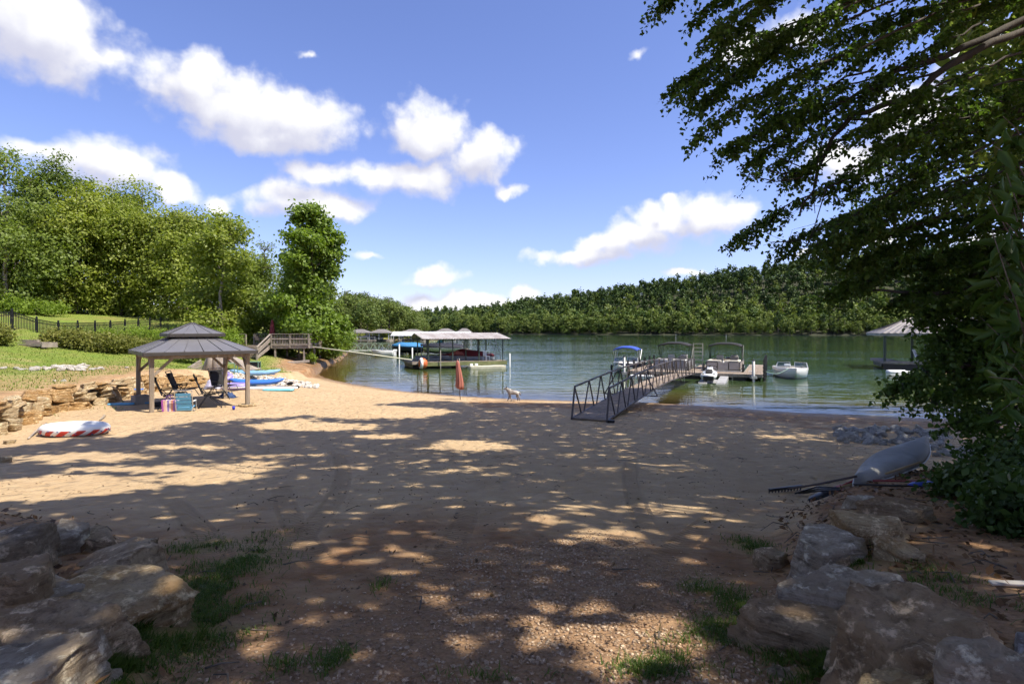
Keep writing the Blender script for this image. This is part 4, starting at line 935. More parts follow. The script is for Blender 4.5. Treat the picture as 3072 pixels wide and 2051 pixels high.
# big boulders beside the path; boxes are (x0,y0,x1,y1) in the photograph, h = how far the top stands over the ground
BLD = [
 (-70,1515,150,1640,.42,.9,RK_DARK,'dark rounded boulder on top at the left edge',.06,0),
 (128,1530,262,1612,.30,.9,RK_GREY,'grey boulder behind the dark one on the left',.03,1),
 (215,1560,352,1625,.20,1.0,RK_BROWN,'flat brown stone nearest the sand on the left',.03,1),
 (-60,1612,185,1770,.34,.9,RK_BROWN,'sloping brown slab at the left edge under the dark boulder',.05,1),
 (158,1612,545,1690,.24,.55,RK_BROWN,'long narrow brown slab behind the big flat one on the left',.04,1),
 (145,1662,540,1812,.20,.75,RK_OCHRE,'largest flat-topped tan slab among the left boulders',.03,1),
 (-60,1795,350,1890,.20,.7,RK_BROWN,'long pale-streaked slab second from the bottom left corner',.03,1),
 (-60,1868,262,2030,.20,.9,RK_GREY,'grey-brown flat boulder in the bottom left corner',.03,1),
 (2527,1462,2615,1505,.20,.9,RK_GREY,'small grey boulder touching the tool handles',.05,0),
 (2600,1468,2775,1545,.24,.8,RK_BROWN,'brown boulder with a dark hollow right of the tool handles',.07,0),
 (2452,1500,2765,1612,.26,.7,RK_OCHRE,'long rusty layered slab below the canoe',.05,0),
 (2340,1545,2606,1648,.34,.7,RK_GREY,'pale grey wedge-shaped boulder of the right row',.05,0),
 (2258,1606,2362,1694,.20,.9,RK_BROWN,'small brown boulder left of the grey ones on the right',.04,0),
 (2303,1640,2648,1775,.38,.7,RK_GREY,'big oval speckled grey boulder of the right row',.04,0),
 (2262,1735,2582,1970,.22,1.0,RK_BROWN,'sloping brown slab under the oval grey boulder',.05,1),
 (2480,1710,2965,1920,.40,.62,RK_BROWN,'largest brown boulder, long and layered, on the right',.04,0),
 (2805,1843,3110,2030,.46,.8,RK_GREY,'grey-tan boulder standing at the bottom right edge',.05,0),
 (2563,1912,2806,2090,.34,.8,RK_OCHRE,'ochre block at the bottom right below the largest boulder',.05,0),
 (2838,1975,3000,2090,.22,.9,RK_DARK,'dark grey block in the bottom right corner',.05,0),
 (3035,1858,3100,1912,.14,.9,RK_RIP,'whitish stone at the right edge on the dirt bank',.05,0),
 (60,1690,240,1790,.16,.9,RK_GREY,'small grey stone wedged between the left slabs',.05,0),
 (360,1595,470,1650,.12,.9,RK_BROWN,'small brown stone at the sandy end of the left boulders',.05,0),
 (2420,1610,2560,1690,.20,.9,RK_BROWN,'brown stone wedged between the two pale grey boulders on the right',.05,0),
 (2600,1580,2760,1660,.18,.9,RK_OCHRE,'rusty stone behind the oval grey boulder',.05,0),
 (2440,1870,2600,1990,.16,.9,RK_BROWN,'low brown stone in front of the largest right boulder',.05,0),
 (2300,1960,2420,2060,.03,.9,RK_DARK,'dark half-buried stone low among the right boulders',.05,0),
]
for i, (x0, y0, x1, y1, h, dr, mt, lab, rg, flat) in enumerate(BLD):
    h = h * .80; c = G((x0 + x1) / 2, y0 + (y1 - y0) * .42, h); w = (x1 - x0) * c.y / F * 1.34; gz = zt(c.x, c.y); zz = h + .16; dr = max(dr, .8)
    V, T = slab_rock(50 + i, (w, w * dr, zz * 2.0), 6 if (x1 - x0) > 240 else 5)
    o = mo('boulder', npmesh('boulder', V, T, True), mt); rr = random.Random(i)
    top = float(V[:, 2].max()); o.location = (c.x, c.y, gz + h - top); o.rotation_euler = (rr.uniform(.02, .16), rr.uniform(-.12, .12), rr.uniform(-.3, .3))
    tag(o, lab, 'boulder', 'left path boulders' if x0 < 1000 else 'right path boulders')

# stacked stone wall below the lawn
SW = thing('stone_wall', 'rough wall of stacked tan stones holding up the lawn at left', 'wall', (-16.5, 21, zt(-15.8, 21)))
wl = WALL[2:14]; seglen = [math.hypot(wl[i+1][0] - wl[i][0], wl[i+1][1] - wl[i][1]) for i in range(len(wl) - 1)]; tot = sum(seglen)
def walk(s):
    for i, l in enumerate(seglen):
        if s <= l or i == len(seglen) - 1:
            t = s / l; a, b = wl[i], wl[i+1]; return a[0] + (b[0] - a[0]) * t, a[1] + (b[1] - a[1]) * t, math.atan2(b[1] - a[1], b[0] - a[0])
        s -= l
STN = []
for i in range(14):
    V, T = slab_rock(200 + i, (1, 1, 1), 4, .025); 
    me = npmesh('stone', V, T, False); me.materials.append((RK_WALL, RK_WALLP, RK_WALL)[i % 3]); STN.append(me)
rr = random.Random(31); cnt = 0
for course in range(3):
    s = rr.uniform(0, .4)
    while s < tot - .2:
        x, y, a = walk(s); hgt = np.interp(s / tot, [0, .7, .9, 1], [1, 1, .75, .45])
        lenn = rr.uniform(.55, 1.3) if course < 2 else rr.uniform(.8, 1.9); th = (.42, .38, .32)[course]
        nxr, nyr = math.sin(a), -math.cos(a)      # towards the beach
        off = .32 - course * .14 + rr.uniform(-.06, .08); zb = zt(x + nxr * .6, y + nyr * .6)
        o = mo('stone', rr.choice(STN), None, SW); p = Vector((x + nxr * off, y + nyr * off, zb + (.13 + course * .31) * hgt + rr.uniform(-.05, .05)))
        o.location = p - SW.location; o.rotation_euler = (rr.uniform(-.2, .2), rr.uniform(-.16, .16), a + rr.uniform(-.25, .25)); o.scale = (lenn * 1.12, rr.uniform(.45, .8), th * rr.uniform(.9, 1.4) * hgt)
        s += lenn * .9; cnt += 1
# loose stones at the foot and upper end of the wall
for (px, py, sz, mt) in [(30,1330,.5,1),(130,1300,.35,0),(150,1280,.3,1),(10,1385,.6,1),(690,1128,.5,1),(720,1125,.4,1),(660,1130,.55,1),(760,1118,.35,1)]:
    c = G(px, py); o = mo('stone', STN[mt], None, SW); o.location = c - SW.location; o.scale = (sz, sz * .8, sz * .5); o.rotation_euler = (0, 0, rr.uniform(0, 3))
# white stones along the drain on the lawn
SE = thing('stone_edging', 'strip of white stones laid across the lawn above the wall', 'stones', G(220, 1108))
WST = []
for i in range(6):
    V, T = rock(260 + i, (1, 1, 1), 3, 6, .06, 0, 10); me = npmesh('stone', V, T, True); me.materials.append(RK_WHITE); WST.append(me)
for (px, py, w) in [(8,1106,16),(50,1107,18),(62,1110,14),(95,1106,14),(103,1111,28),(118,1105,14),(140,1109,22),(134,1102,12),(160,1101,18),(172,1104,24),(186,1102,20),(180,1112,22),(196,1108,24),(208,1102,22),(212,1111,26),(226,1106,22),(234,1112,20),(240,1101,24),(250,1106,22),(256,1099,16),(250,1112,16),(276,1110,16),(292,1107,10),(301,1106,16),(310,1108,9),(380,1104,12),(190,1144,14),(165,1143,9),(110,1102,12),(76,1108,9)]:
    c = G(px, py); o = mo('stone', rr.choice(WST), None, SE); w = w * c.y / F; o.location = c - SE.location + Vector((0, 0, w * .12)); o.scale = (w * 1.1, w * .9, w * .6); o.rotation_euler = (rr.uniform(-.3, .3), rr.uniform(-.3, .3), rr.uniform(0, 6))
# grey riprap at the right
RP = thing('riprap_bank', 'band of loose grey riprap stones beside the hanging branches at right', 'stones', G(2680, 1320))
GST = []
for i in range(8):
    V, T = rock(280 + i, (1, 1, 1), 3, 7, .05, 0, 18); me = npmesh('stone', V, T, False); me.materials.append(RK_RIP); GST.append(me)
for i in range(285):
    if i < 165: px = rr.uniform(2505, 2840); py = rr.uniform(1288, 1328 + (px - 2505) * .045)
    elif i < 250: px = rr.uniform(2720, 3000); py = rr.uniform(1325, 1345) + (px - 2720) * rr.uniform(.05, .26)
    else: px = rr.uniform(2640, 2990); py = 1430 + rr.uniform(-30, 30)
    c = G(px, py); o = mo('stone', rr.choice(GST), None, RP); w = rr.uniform(13, 32) * c.y / F * (1 if i < 250 else .6); o.location = c - RP.location + Vector((0, 0, w * rr.uniform(.02, .2))); o.scale = (w, w * rr.uniform(.6, 1), w * rr.uniform(.45, .8)); o.rotation_euler = (rr.uniform(-.6, .6), rr.uniform(-.6, .6), rr.uniform(0, 6))
# white gravel bank round the kayaks: too small to count
def scatter(name, label, cat, mt, pts, sizes, seed, sub=1, squash=.6, smooth=False, embed=.3):
    r = np.random.default_rng(seed); Vs, Ts = [], []; protos = [rock(seed + k, (1, 1, 1), sub, 6, .05, 0, 8) for k in range(6)]; o = 0
    n = len(pts); A = r.uniform(0, 6.28, n); K_ = r.integers(0, 6, n)
    for i in range(n):
        V, T = protos[K_[i]]; c, s = math.cos(A[i]), math.sin(A[i]); w = sizes[i]; Vr = np.stack([V[:, 0] * c - V[:, 1] * s, V[:, 0] * s + V[:, 1] * c, V[:, 2] * squash], -1) * w + pts[i]; Vr[:, 2] += w * embed * .5
        Vs.append(Vr); Ts.append(T + o); o += len(V)
    ob = mo(name, npmesh(name, np.concatenate(Vs), np.concatenate(Ts), smooth), mt); return tag(ob, label, cat, kind='stuff')
pts = []
for i in range(620):
    px = rr.uniform(655, 955); lo = np.interp(px, [655, 740, 860, 900, 955], [1112, 1125, 1138, 1146, 1156]); py = lo + rr.uniform(-2, np.interp(px, [655, 740, 955], [26, 32, 10])); pts.append(tuple(G(px, py)))
scatter('white_gravel', 'bank of small white stones around the stacked kayaks', 'gravel', RK_WHITE, np.array(pts), np.array([rr.uniform(.10, .30) for _ in pts]), 41, 1)
# coarse gravel of the path in the foreground
r = np.random.default_rng(77); n = 17000; Yg = 1.9 + 4.6 * r.uniform(size=n) ** 1.3; Xg = .55 + r.normal(size=n) * (.62 * (7.2 - Yg) * .42 + .25)
Xg = np.clip(Xg, -2.6, 3.0); dens = fbm2(Xg, Yg, 1.1, 3, 55) + .5 + r.normal(size=n) * .10 - np.maximum(0, Yg - 4.2) * .22 - np.abs(Xg - .6) * .10; ok = (dens > .12) & ~inside(Xg, Yg, LBP) & ~inside(Xg, Yg, RBP) & (np.abs(Xg) < Yg * .95 + .3)
Xg, Yg = Xg[ok], Yg[ok]; Zg = terrain(Xg, Yg)
scatter('path_gravel', 'coarse tan gravel scattered over the path in the foreground', 'gravel', rockmat('gravel_stone', (.31, .205, .125), (.42, .315, .215), (.20, .105, .05), 9, .3), np.stack([Xg, Yg, Zg], -1), r.uniform(.008, .030, len(Xg)) * (1 + .5 * (r.uniform(size=len(Xg)) > .95)), 78, 1, .65)
# ------------------------------------------------------------------ materials for built things
WOOD = pm('weathered_post', (.36, .29, .22), .75, .5, 5, .3, stretch=(6, 6, .6))
WOODG = pm('grey_timber', (.40, .34, .28), .8, .5, 5, .35, stretch=(3, 3, 3))
DECKW = pm('deck_board', (.36, .28, .21), .8, .45, 4, .3, stretch=(4, 1, 4))
ROOF = pm('roof_steel', (.205, .20, .215), .40, .18, 3, .05, metal=.35, spec=.5)
ROOFD = pm('roof_trim', (.055, .048, .045), .5, .2, 4, .05)
BLACKM = pm('black_metal', (.018, .018, .02), .4, .3, 8, .03)
BLACKF = pm('black_fabric', (.022, .021, .022), .85, .35, 30, .2)
DKMETAL = pm('brown_steel', (.105, .088, .085), .5, .3, 6, .08, metal=.3)
GALV = pm('galvanised', (.36, .37, .37), .5, .35, 5, .05, metal=.5)
ALU = pm('aluminium', (.72, .72, .72), .3, .2, 6, .03, metal=.8)
WHITEP = pm('white_plastic', (.80, .80, .78), .4, .10, 3, .03)
WHITEG = pm('white_gelcoat', (.82, .82, .80), .18, .07, 1.5, .0, coat=.4)
CREAM = pm('cream_vinyl', (.66, .60, .48), .5, .12, 4, .05)
BLUEC = pm('blue_canvas', (.035, .085, .42), .8, .2, 5, .1)
SKYB = pm('light_blue_fabric', (.14, .42, .66), .75, .2, 6, .15)
BLUEV = pm('blue_vinyl', (.05, .19, .68), .35, .15, 3, .05)
PURP = pm('purple_vinyl', (.30, .24, .52), .4, .25, 4, .05)
REDV = pm('red_vinyl', (.62, .05, .035), .4, .15, 4, .03)
NAVY = pm('navy_gelcoat', (.012, .018, .05), .2, .2, 2, .0, coat=.3)
TERRA = pm('terracotta_canvas', (.42, .15, .11), .85, .22, 5, .15)
def rot2(a): return Matrix.Rotation(a, 4, 'Z')

# ------------------------------------------------------------------ gazebo (local x along the front, y to the back, front-left post at the origin)
GA = math.radians(40); gz0 = G(455, 1237); gw, gd = 3.3, 3.5; GT = 2.06
GZ = thing('gazebo', 'wooden-post gazebo with two-tier grey metal roof standing on the sand', 'gazebo', gz0, GA)
for (x, y) in ((0, 0), (gw, 0), (0, gd), (gw, gd)):
    w = rot2(GA) @ Vector((x, y, 0)); gz = zt(gz0.x + w.x, gz0.y + w.y) - gz0.z
    MB().b2(x - .075, x + .075, y - .075, y + .075, gz - .15, GT).build('post', WOOD, GZ, bev=.008)
for (x0, y0, x1, y1) in ((0, 0, gw, 0), (0, gd, gw, gd), (0, 0, 0, gd), (gw, 0, gw, gd)):
    MB().bar((x0, y0, GT - .02), (x1, y1, GT - .02), .09, .20).build('beam', WOOD, GZ, bev=.006)
for (x, y, dx, dy) in ((0,0,1,0),(0,0,0,1),(gw,0,-1,0),(gw,0,0,1),(0,gd,1,0),(0,gd,0,-1),(gw,gd,-1,0),(gw,gd,0,-1)):
    MB().bar((x + dx * .05, y + dy * .05, GT - .72), (x + dx * .66, y + dy * .66, GT - .10), .07, .10).build('brace', WOOD, GZ, bev=.005)
ov = .30; cxg, cyg = gw / 2, gd / 2
def hip_roof(part_name, x0, x1, y0, y1, ze, hx, hy, zt_, npan, thick=.03):
    """hip roof of standing-seam panels: eave rectangle at ze up to a smaller rectangle (half sizes hx, hy) at zt_"""
    root = None; cx, cy = (x0 + x1) / 2, (y0 + y1) / 2
    E = [(x0, y0), (x1, y0), (x1, y1), (x0, y1)]; T_ = [(cx - hx, cy - hy), (cx + hx, cy - hy), (cx + hx, cy + hy), (cx - hx, cy + hy)]
    fr = MB()
    for i in range(4):
        a, b = E[i], E[(i+1) % 4]; fr.bar((*a, ze - .045), (*b, ze - .045), .05, .13)
        fr.bar((*a, ze + .012), (*T_[i], zt_ + .012), .07, .03)
    root = fr.build(part_name, ROOFD, GZ, bev=.006)
    for i in range(4):
        a, b = Vector((*E[i], ze)), Vector((*E[(i+1) % 4], ze)); c, d = Vector((*T_[(i+1) % 4], zt_)), Vector((*T_[i], zt_)); up = Vector((0, 0, thick))
        for k in range(npan):
            u0, u1 = k / npan + .004, (k + 1) / npan - .004; q = [a.lerp(b, u0), a.lerp(b, u1), d.lerp(c, u1), d.lerp(c, u0)]
            m_ = MB().add([p for p in q] + [p + up for p in q], [(3,2,1,0),(4,5,6,7),(0,1,5,4),(1,2,6,5),(2,3,7,6),(3,0,4,7)])
            if k: m_.bar(q[0] + up * 1.2, q[3] + up * 1.2, .018, .03)
            m_.build('roof_panel', ROOF, root)
    return root
hip_roof('lower_roof', -ov, gw + ov, -ov, gd + ov, GT + .12, .72, .78, GT + .66, 6)
vb = MB()
for s in (-1, 1):
    for k in range(15):
        t = -.70 + 1.4 * k / 14; vb.bar((cxg + t, cyg + s * .74, GT + .62), (cxg + t, cyg + s * .74, GT + .78), .016); vb.bar((cxg + s * .70, cyg + t, GT + .62), (cxg + s * .70, cyg + t, GT + .78), .016)
    for zz in (.66, .72): vb.bar((cxg - .7, cyg + s * .74, GT + zz), (cxg + .7, cyg + s * .74, GT + zz), .014); vb.bar((cxg + s * .7, cyg - .74, GT + zz), (cxg + s * .7, cyg + .74, GT + zz), .014)
    for q in (-1, 1): vb.bar((cxg + s * .70, cyg + q * .74, GT + .58), (cxg + s * .70, cyg + q * .74, GT + .80), .06)
vb.build('vent_grille', BLACKM, GZ)
hip_roof('upper_roof', cxg - .98, cxg + .98, cyg - 1.02, cyg + 1.02, GT + .80, .10, .14, GT + 1.20, 4, .02)
MB().add([(cxg - .18, cyg - .22, GT + 1.19), (cxg + .18, cyg - .22, GT + 1.19), (cxg + .18, cyg + .22, GT + 1.19), (cxg - .18, cyg + .22, GT + 1.19), (cxg - .05, cyg - .08, GT + 1.27), (cxg + .05, cyg - .08, GT + 1.27), (cxg + .05, cyg + .08, GT + 1.27), (cxg - .05, cyg + .08, GT + 1.27)], [(3,2,1,0),(4,5,6,7),(0,1,5,4),(1,2,6,5),(2,3,7,6),(3,0,4,7)]).build('roof_cap', ROOFD, GZ)
def gpt(x, y, dz=0.0):
    w = gz0 + (rot2(GA) @ Vector((x, y, 0))); return Vector((w.x, w.y, zt(w.x, w.y) + dz))
# stones at the foot of the front right post
t = thing('footing_stones', 'small stones packed round the front right gazebo post', 'stones', gpt(gw, 0))
for i in range(9):
    V, T = rock(330 + i, (.2, .16, .13), 2, 6, .06); o = mo('stone', npmesh('stone', V, T), RK_WALLP, t); a = i / 9 * 6.28; o.location = (math.cos(a) * .24, math.sin(a) * .22, .04)
cb = gpt(.05, gd - .25); t = thing('concrete_block', 'grey concrete block beside the back left gazebo post', 'block', cb, GA + .3)
mb = MB(); mb.b2(-.28, .28, -.2, -.16, 0, .36); mb.b2(-.28, .28, .16, .2, 0, .36)
for x in (-.26, 0, .26): mb.b2(x - .025, x + .025, -.158, .158, .002, .358)
mb.build('shell', pm('concrete', (.34, .32, .29), .9, .4, 10, .4), t)
mb = MB(); mb.bar((0, 0, 0), (.03, .02, .30), .03); mb.bar((-.07, 0, .2), (.09, 0, .2), .03)
o = mb.build('yellow_peg', pm('yellow_plastic', (.6, .5, .04), .5), None); o.location = gpt(.35, gd - .75); tag(o, 'small yellow cross-shaped peg in the shade by the concrete block', 'peg')

# ------------------------------------------------------------------ chairs under the gazebo
def zero_chair(label, loc, rz):
    """black folding recliner: backrest, slung seat, arms, crossed legs; faces local +y"""
    t = thing('folding_chair', label, 'chair', loc, rz, 'black folding chairs under the gazebo'); t.scale = (1.12, 1.12, 1.12)
    m = MB(); pr = [(-.42, 1.12), (-.30, .80), (-.18, .50)]
    for i in range(2): m.add([(-.27, pr[i][0], pr[i][1]), (.27, pr[i][0], pr[i][1]), (.27, pr[i+1][0], pr[i+1][1]), (-.27, pr[i+1][0], pr[i+1][1])] + [(-.27, pr[i][0] - .02, pr[i][1] - .01), (.27, pr[i][0] - .02, pr[i][1] - .01), (.27, pr[i+1][0] - .02, pr[i+1][1] - .01), (-.27, pr[i+1][0] - .02, pr[i+1][1] - .01)], [(0,1,2,3),(7,6,5,4),(0,4,5,1),(2,6,7,3),(1,5,6,2),(3,7,4,0)])
    m.build('backrest', BLACKF, t)
    m = MB()
    for k in range(5):
        y0 = -.14 + k * .13; m.box((0, y0 + .05, .45 + .02 * k - .012 * (k == 2)), (.54, .118, .03))
    m.build('seat', BLACKF, t)
    m = MB(); m.box((0, -.38, 1.02), (.40, .07, .13)); m.build('headrest', BLACKF, t)
    for s in (-.30, .30):
        m = MB(); m.tube([(s, -.46, 1.18), (s, -.18, .50), (s, .52, .53), (s, .66, .30)], .016, 6); m.build('side_rail', BLACKM, t)
        MB().box((s, .02, .68), (.06, .50, .03)).build('armrest', BLACKM, t, bev=.008)
        m = MB(); m.tube([(s, .12, .66), (s, -.30, 0.01)], .013, 6); m.build('leg', BLACKM, t)
        m = MB(); m.tube([(s, -.22, .66), (s, .42, 0.01)], .013, 6); m.build('leg', BLACKM, t)
    m = MB()
    for y in (-.30, .42): m.tube([(-.30, y, .015), (.30, y, .015)], .013, 6)
    m.tube([(-.30, .66, .30), (.30, .66, .30)], .013, 6); m.tube([(-.30, -.46, 1.18), (.30, -.46, 1.18)], .014, 6); m.build('cross_tube', BLACKM, t)
    return t
zero_chair('black recliner with its slatted seat turned to the right, behind the blue beach chair', G(545, 1207), math.radians(-75))
zero_chair('black folding chair nearest the left front gazebo post', G(505, 1226), math.radians(-60))
zero_chair('black folding chair in the middle of the gazebo, left of the right post', G(625, 1222), math.radians(-62))
zero_chair('black folding chair behind, beside the purple float', G(665, 1192), math.radians(-120))
# blue low beach chair seen from behind
bc = G(556, 1233); t = thing('beach_chair', 'low light blue beach chair with white metal frame facing away', 'chair', bc, math.radians(16))
for k in range(5):
    z = .10 + k * .135; MB().box((0, -.10 - z * .28, z), (.50, .016, .12), Matrix.Rotation(.27, 3, 'X')).build('back_strap', SKYB, t)
for s in (-.29, .29):
    m = MB(); m.tube([(s, -.32, .80), (s, -.10, .06), (s, -.07, .02), (s, .30, .02)], .016, 6); m.build('side_rail', ALU, t)
    m = MB(); m.tube([(s, -.20, .36), (s, .30, .36), (s, .36, .02)], .014, 6); m.build('arm_frame', ALU, t)
    MB().box((s, .06, .385), (.055, .42, .03)).build('armrest', WHITEP, t, bev=.008)
m = MB(); m.tube([(-.29, -.32, .80), (.29, -.32, .80)], .016, 6); m.tube([(-.29, -.10, .04), (.29, -.10, .04)], .016, 6); m.tube([(-.29, -.19, .36), (.29, -.19, .36)], .014, 6); m.build('cross_tube', ALU, t)
MB().box((0, .12, .14), (.50, .44, .02), Matrix.Rotation(.12, 3, 'X')).build('seat', SKYB, t)
# striped tote bag
tb = G(508, 1233); t = thing('tote_bag', 'striped beach bag in pink, orange and purple left of the blue chair', 'bag', tb, .25)
cols = [(.42,.10,.42),(.75,.45,.40),(.80,.62,.50),(.30,.22,.55),(.78,.66,.58),(.70,.30,.22),(.35,.18,.50)]
for k, c_ in enumerate(cols):
    x0 = -.21 + k * .06; MB().add([(x0, -.11, 0), (x0 + .059, -.11, 0), (x0 + .059, .11, 0), (x0, .11, 0), (x0 * 1.12, -.14, .42), ((x0 + .059) * 1.12, -.14, .42), ((x0 + .059) * 1.12, .14, .42), (x0 * 1.12, .14, .42)], [(3,2,1,0),(0,1,5,4),(1,2,6,5),(2,3,7,6),(3,0,4,7),(4,5,6,7)]).build('stripe_panel', pm('bag_%d' % k, c_, .8, .2, 20, .1), t)
for s in (-1, 1):
    m = MB(); m.tube([(-.10, s * .13, .40), (-.06, s * .12, .58), (.06, s * .12, .58), (.10, s * .13, .40)], .012, 6); m.build('handle', pm('bag_strap', (.2, .1, .3), .8), t)
# dark bag behind the beach chair, blue towel, cup, foam boards
m = MB(); m.lathe([(.02, 0), (.30, .02), (.34, .10), (.26, .19), (.05, .22)], n=14); o = m.build('dark_bag', BLACKF, None, True); o.location = G(482, 1219); o.scale = (1.1, .7, .9); tag(o, 'slumped black bag lying in the gazebo shade left of the chairs', 'bag')
def cloth(name, label, cat, loc, w, d, h, m_, seed, group=None):
    xs = np.linspace(-1, 1, 22); ys = np.linspace(-1, 1, 18); X, Y = np.meshgrid(xs, ys); Z = np.maximum(0, 1 - (X ** 2 + Y ** 2)) ** .6 * h * (.75 + 1.1 * fbm2(X, Y, 2.3, 3, seed)) + .015
    V = np.stack([X * w / 2 * (1 + .2 * fbm2(X, Y, 1.2, 2, seed + 4)), Y * d / 2, Z], -1).reshape(-1, 3); nx = 22; i = np.arange(17 * nx).reshape(17, nx)[:, :-1].ravel()
    o = mo(name, npmesh(name, V, np.stack([i, i + 1, i + nx + 1, i + nx], -1), True), m_); o.location = loc; so = o.modifiers.new('thick', 'SOLIDIFY'); so.thickness = .012; return tag(o, label, cat, group)
cloth('towel', 'crumpled dark blue towel on the sand under the folding chair', 'towel', G(682, 1192), .8, .5, .28, pm('towel_blue', (.05, .09, .22), .95, .4, 20, .3), 3)
m = MB(); m.lathe([(.0, 0), (.045, 0), (.055, .14), (.05, .14), (.042, .01), (.0, .01)], n=14); o = m.build('cup', pm('cup_blue', (.02, .03, .45), .4), None, True); o.location = G(701, 1229); tag(o, 'small blue cup on the sand near the front right gazebo post', 'cup')
def slab(name, label, cat, px, py, l, w, h, rz, m_, lift=0.0, nose=.35, group=None, parts=None):
    """board with rounded ends"""
    n = 18; ring = []
    for k in range(n):
        a = 2 * math.pi * k / n; c, s = math.cos(a), math.sin(a); ring.append((math.copysign(abs(c) ** .7, c) * l / 2, math.copysign(abs(s) ** nose, s) * w / 2))
    m = MB(); m.loft([[(x * .97, y * .92, 0) for x, y in ring], [(x, y, h * .35) for x, y in ring], [(x, y, h * .7) for x, y in ring], [(x * .975, y * .93, h) for x, y in ring]])
    o = m.build(name, m_, None); o.location = G(px, py) + Vector((0, 0, lift)); o.rotation_euler = (0, 0, rz); return tag(o, label, cat, group)
slab('foam_board', 'light blue foam board lying on the sand left of the gazebo', 'board', 364, 1214, .95, .36, .07, .25, SKYB)
slab('foam_board', 'darker blue foam board between the left gazebo posts', 'board', 425, 1210, .75, .34, .07, .05, pm('foam_blue', (.09, .27, .46), .8))
m = MB(); m.tube([(-.75, 0, .03), (.75, .12, .05)], .035, 8); o = m.build('foam_noodle', BLUEV, None, True); o.location = G(375, 1178) + Vector((0, 0, .1)); tag(o, 'thin blue foam noodle on the ground by the stone wall', 'noodle')
# candy-stripe ring float
ic = G(225, 1303); t = thing('inflatable_ring', 'oval inflatable ring with red and white striped sides lying on the sand', 'float', ic + Vector((0, 0, .02)), .04); t.scale = (1, 1, .78)
wpx = 195 * ic.y / F; R0, r0 = wpx / 2 - .21, .21
def torus_patch(a0, a1, b0, b1, na, nb, off=0.0, shear=0.0):
    vs, fs = [], []
    for i in range(na + 1):
        for j in range(nb + 1):
            b = b0 + (b1 - b0) * j / nb; a = a0 + (a1 - a0) * i / na + shear * (b - b0); rr_ = R0 + (r0 + off) * math.cos(b)
            vs.append((rr_ * math.cos(a), rr_ * .62 * math.sin(a), (r0 + off) * .92 * math.sin(b) + r0 * .9))
    for i in range(na):
        for j in range(nb): k = i * (nb + 1) + j; fs.append((k, k + nb + 1, k + nb + 2, k + 1))
    return MB().add(vs, fs)
torus_patch(0, 2 * math.pi, -math.pi, math.pi, 64, 24).build('tube', WHITEP, t, True)
for k in range(14):
    a = k / 14 * 2 * math.pi; torus_patch(a, a + .24, -1.05, .12, 5, 8, .004, .22).build('red_stripe', REDV, t, True)
m = MB(); r3 = random.Random(5)
for k in range(30):
    a = r3.uniform(0, 6.28); b = r3.uniform(-.9, .1); rr_ = R0 + (r0 + .008) * math.cos(b); m.box((rr_ * math.cos(a), rr_ * .62 * math.sin(a), (r0 + .008) * .92 * math.sin(b) + r0 * .9), (.028, .028, .028))
m.build('printed_dot', pm('print_blue', (.05, .12, .3), .5), t)
# twigs by the ring
for i, (a, b) in enumerate([((85,1318),(140,1272)),((300,1262),(318,1250))]):
    A, B = G(*a), G(*b); m = MB(); m.tube([Vector((0, 0, .03)), (B - A) * .5 + Vector((.05, 0, .12)), B - A + Vector((0, 0, .04))], [.025, .02, .012], 6); o = m.build('branch', BARKP, None, True); o.location = A; tag(o, ['dry fallen branch between the stone wall and the striped ring', 'thin stick on the sand behind the striped ring'][i], 'branch')

# ------------------------------------------------------------------ kayak stack beside the gazebo
def kayak(name, label, px, py, l, w, h, rz, m_, m2, lift=0.0, scallop=False, cat='kayak'):
    t = thing(name, label, cat, G(px, py) + Vector((0, 0, lift)), rz, 'inflatable kayaks in the pile')
    for s in (-1, 1):
        pts = []; rs_ = []
        for k in range(15):
            u = -1 + 2 * k / 14; pts.append((u * l / 2, s * w * .33 * (1 - abs(u) ** 2.6), h * .5 + h * .55 * abs(u) ** 3)); rs_.append(h * .42 * (1 - abs(u) ** 8 * .65) * (1 + (.16 * math.sin(k * 2.4) if scallop else 0)))
        m = MB(); m.tube(pts, rs_, 10); m.build('side_tube', m_, t, True)
    fl = MB(); fl.loft([[(u * l * .43, -w * .25 * (1 - abs(u) ** 3), h * .22), (u * l * .43, w * .25 * (1 - abs(u) ** 3), h * .22), (u * l * .43, w * .25 * (1 - abs(u) ** 3), h * .34), (u * l * .43, -w * .25 * (1 - abs(u) ** 3), h * .34)] for u in np.linspace(-.95, .95, 9)]); fl.build('floor', m2, t)
    for x in (-l * .15, l * .18): MB().box((x, 0, h * .62), (.10, w * .42, h * .5)).build('seat', m2, t, bev=.02)
    return t
kayak('inflatable_kayak', 'blue inflatable kayak in the middle of the pile beside the gazebo', 770, 1158, 3.0, .95, .34, .06, BLUEV, pm('kayak_navy', (.03, .06, .25), .5), .05)
kayak('inflatable_kayak', 'pale blue scalloped inflatable kayak on top of the pile', 765, 1146, 3.1, .9, .34, .02, pm('pale_blue_vinyl', (.28, .50, .74), .35, .3, 4, .05), BLUEV, .40, True)
slab('paddle_board', 'white paddle board with teal tip lying in front of the kayaks', 'board', 800, 1168, 3.3, .75, .12, .05, WHITEG, .02, .5)
slab('paddle_board', 'narrow teal board under the white paddle board', 'board', 835, 1172, 1.6, .5, .09, .08, pm('teal_board', (.16, .50, .58), .4), .0, .5)
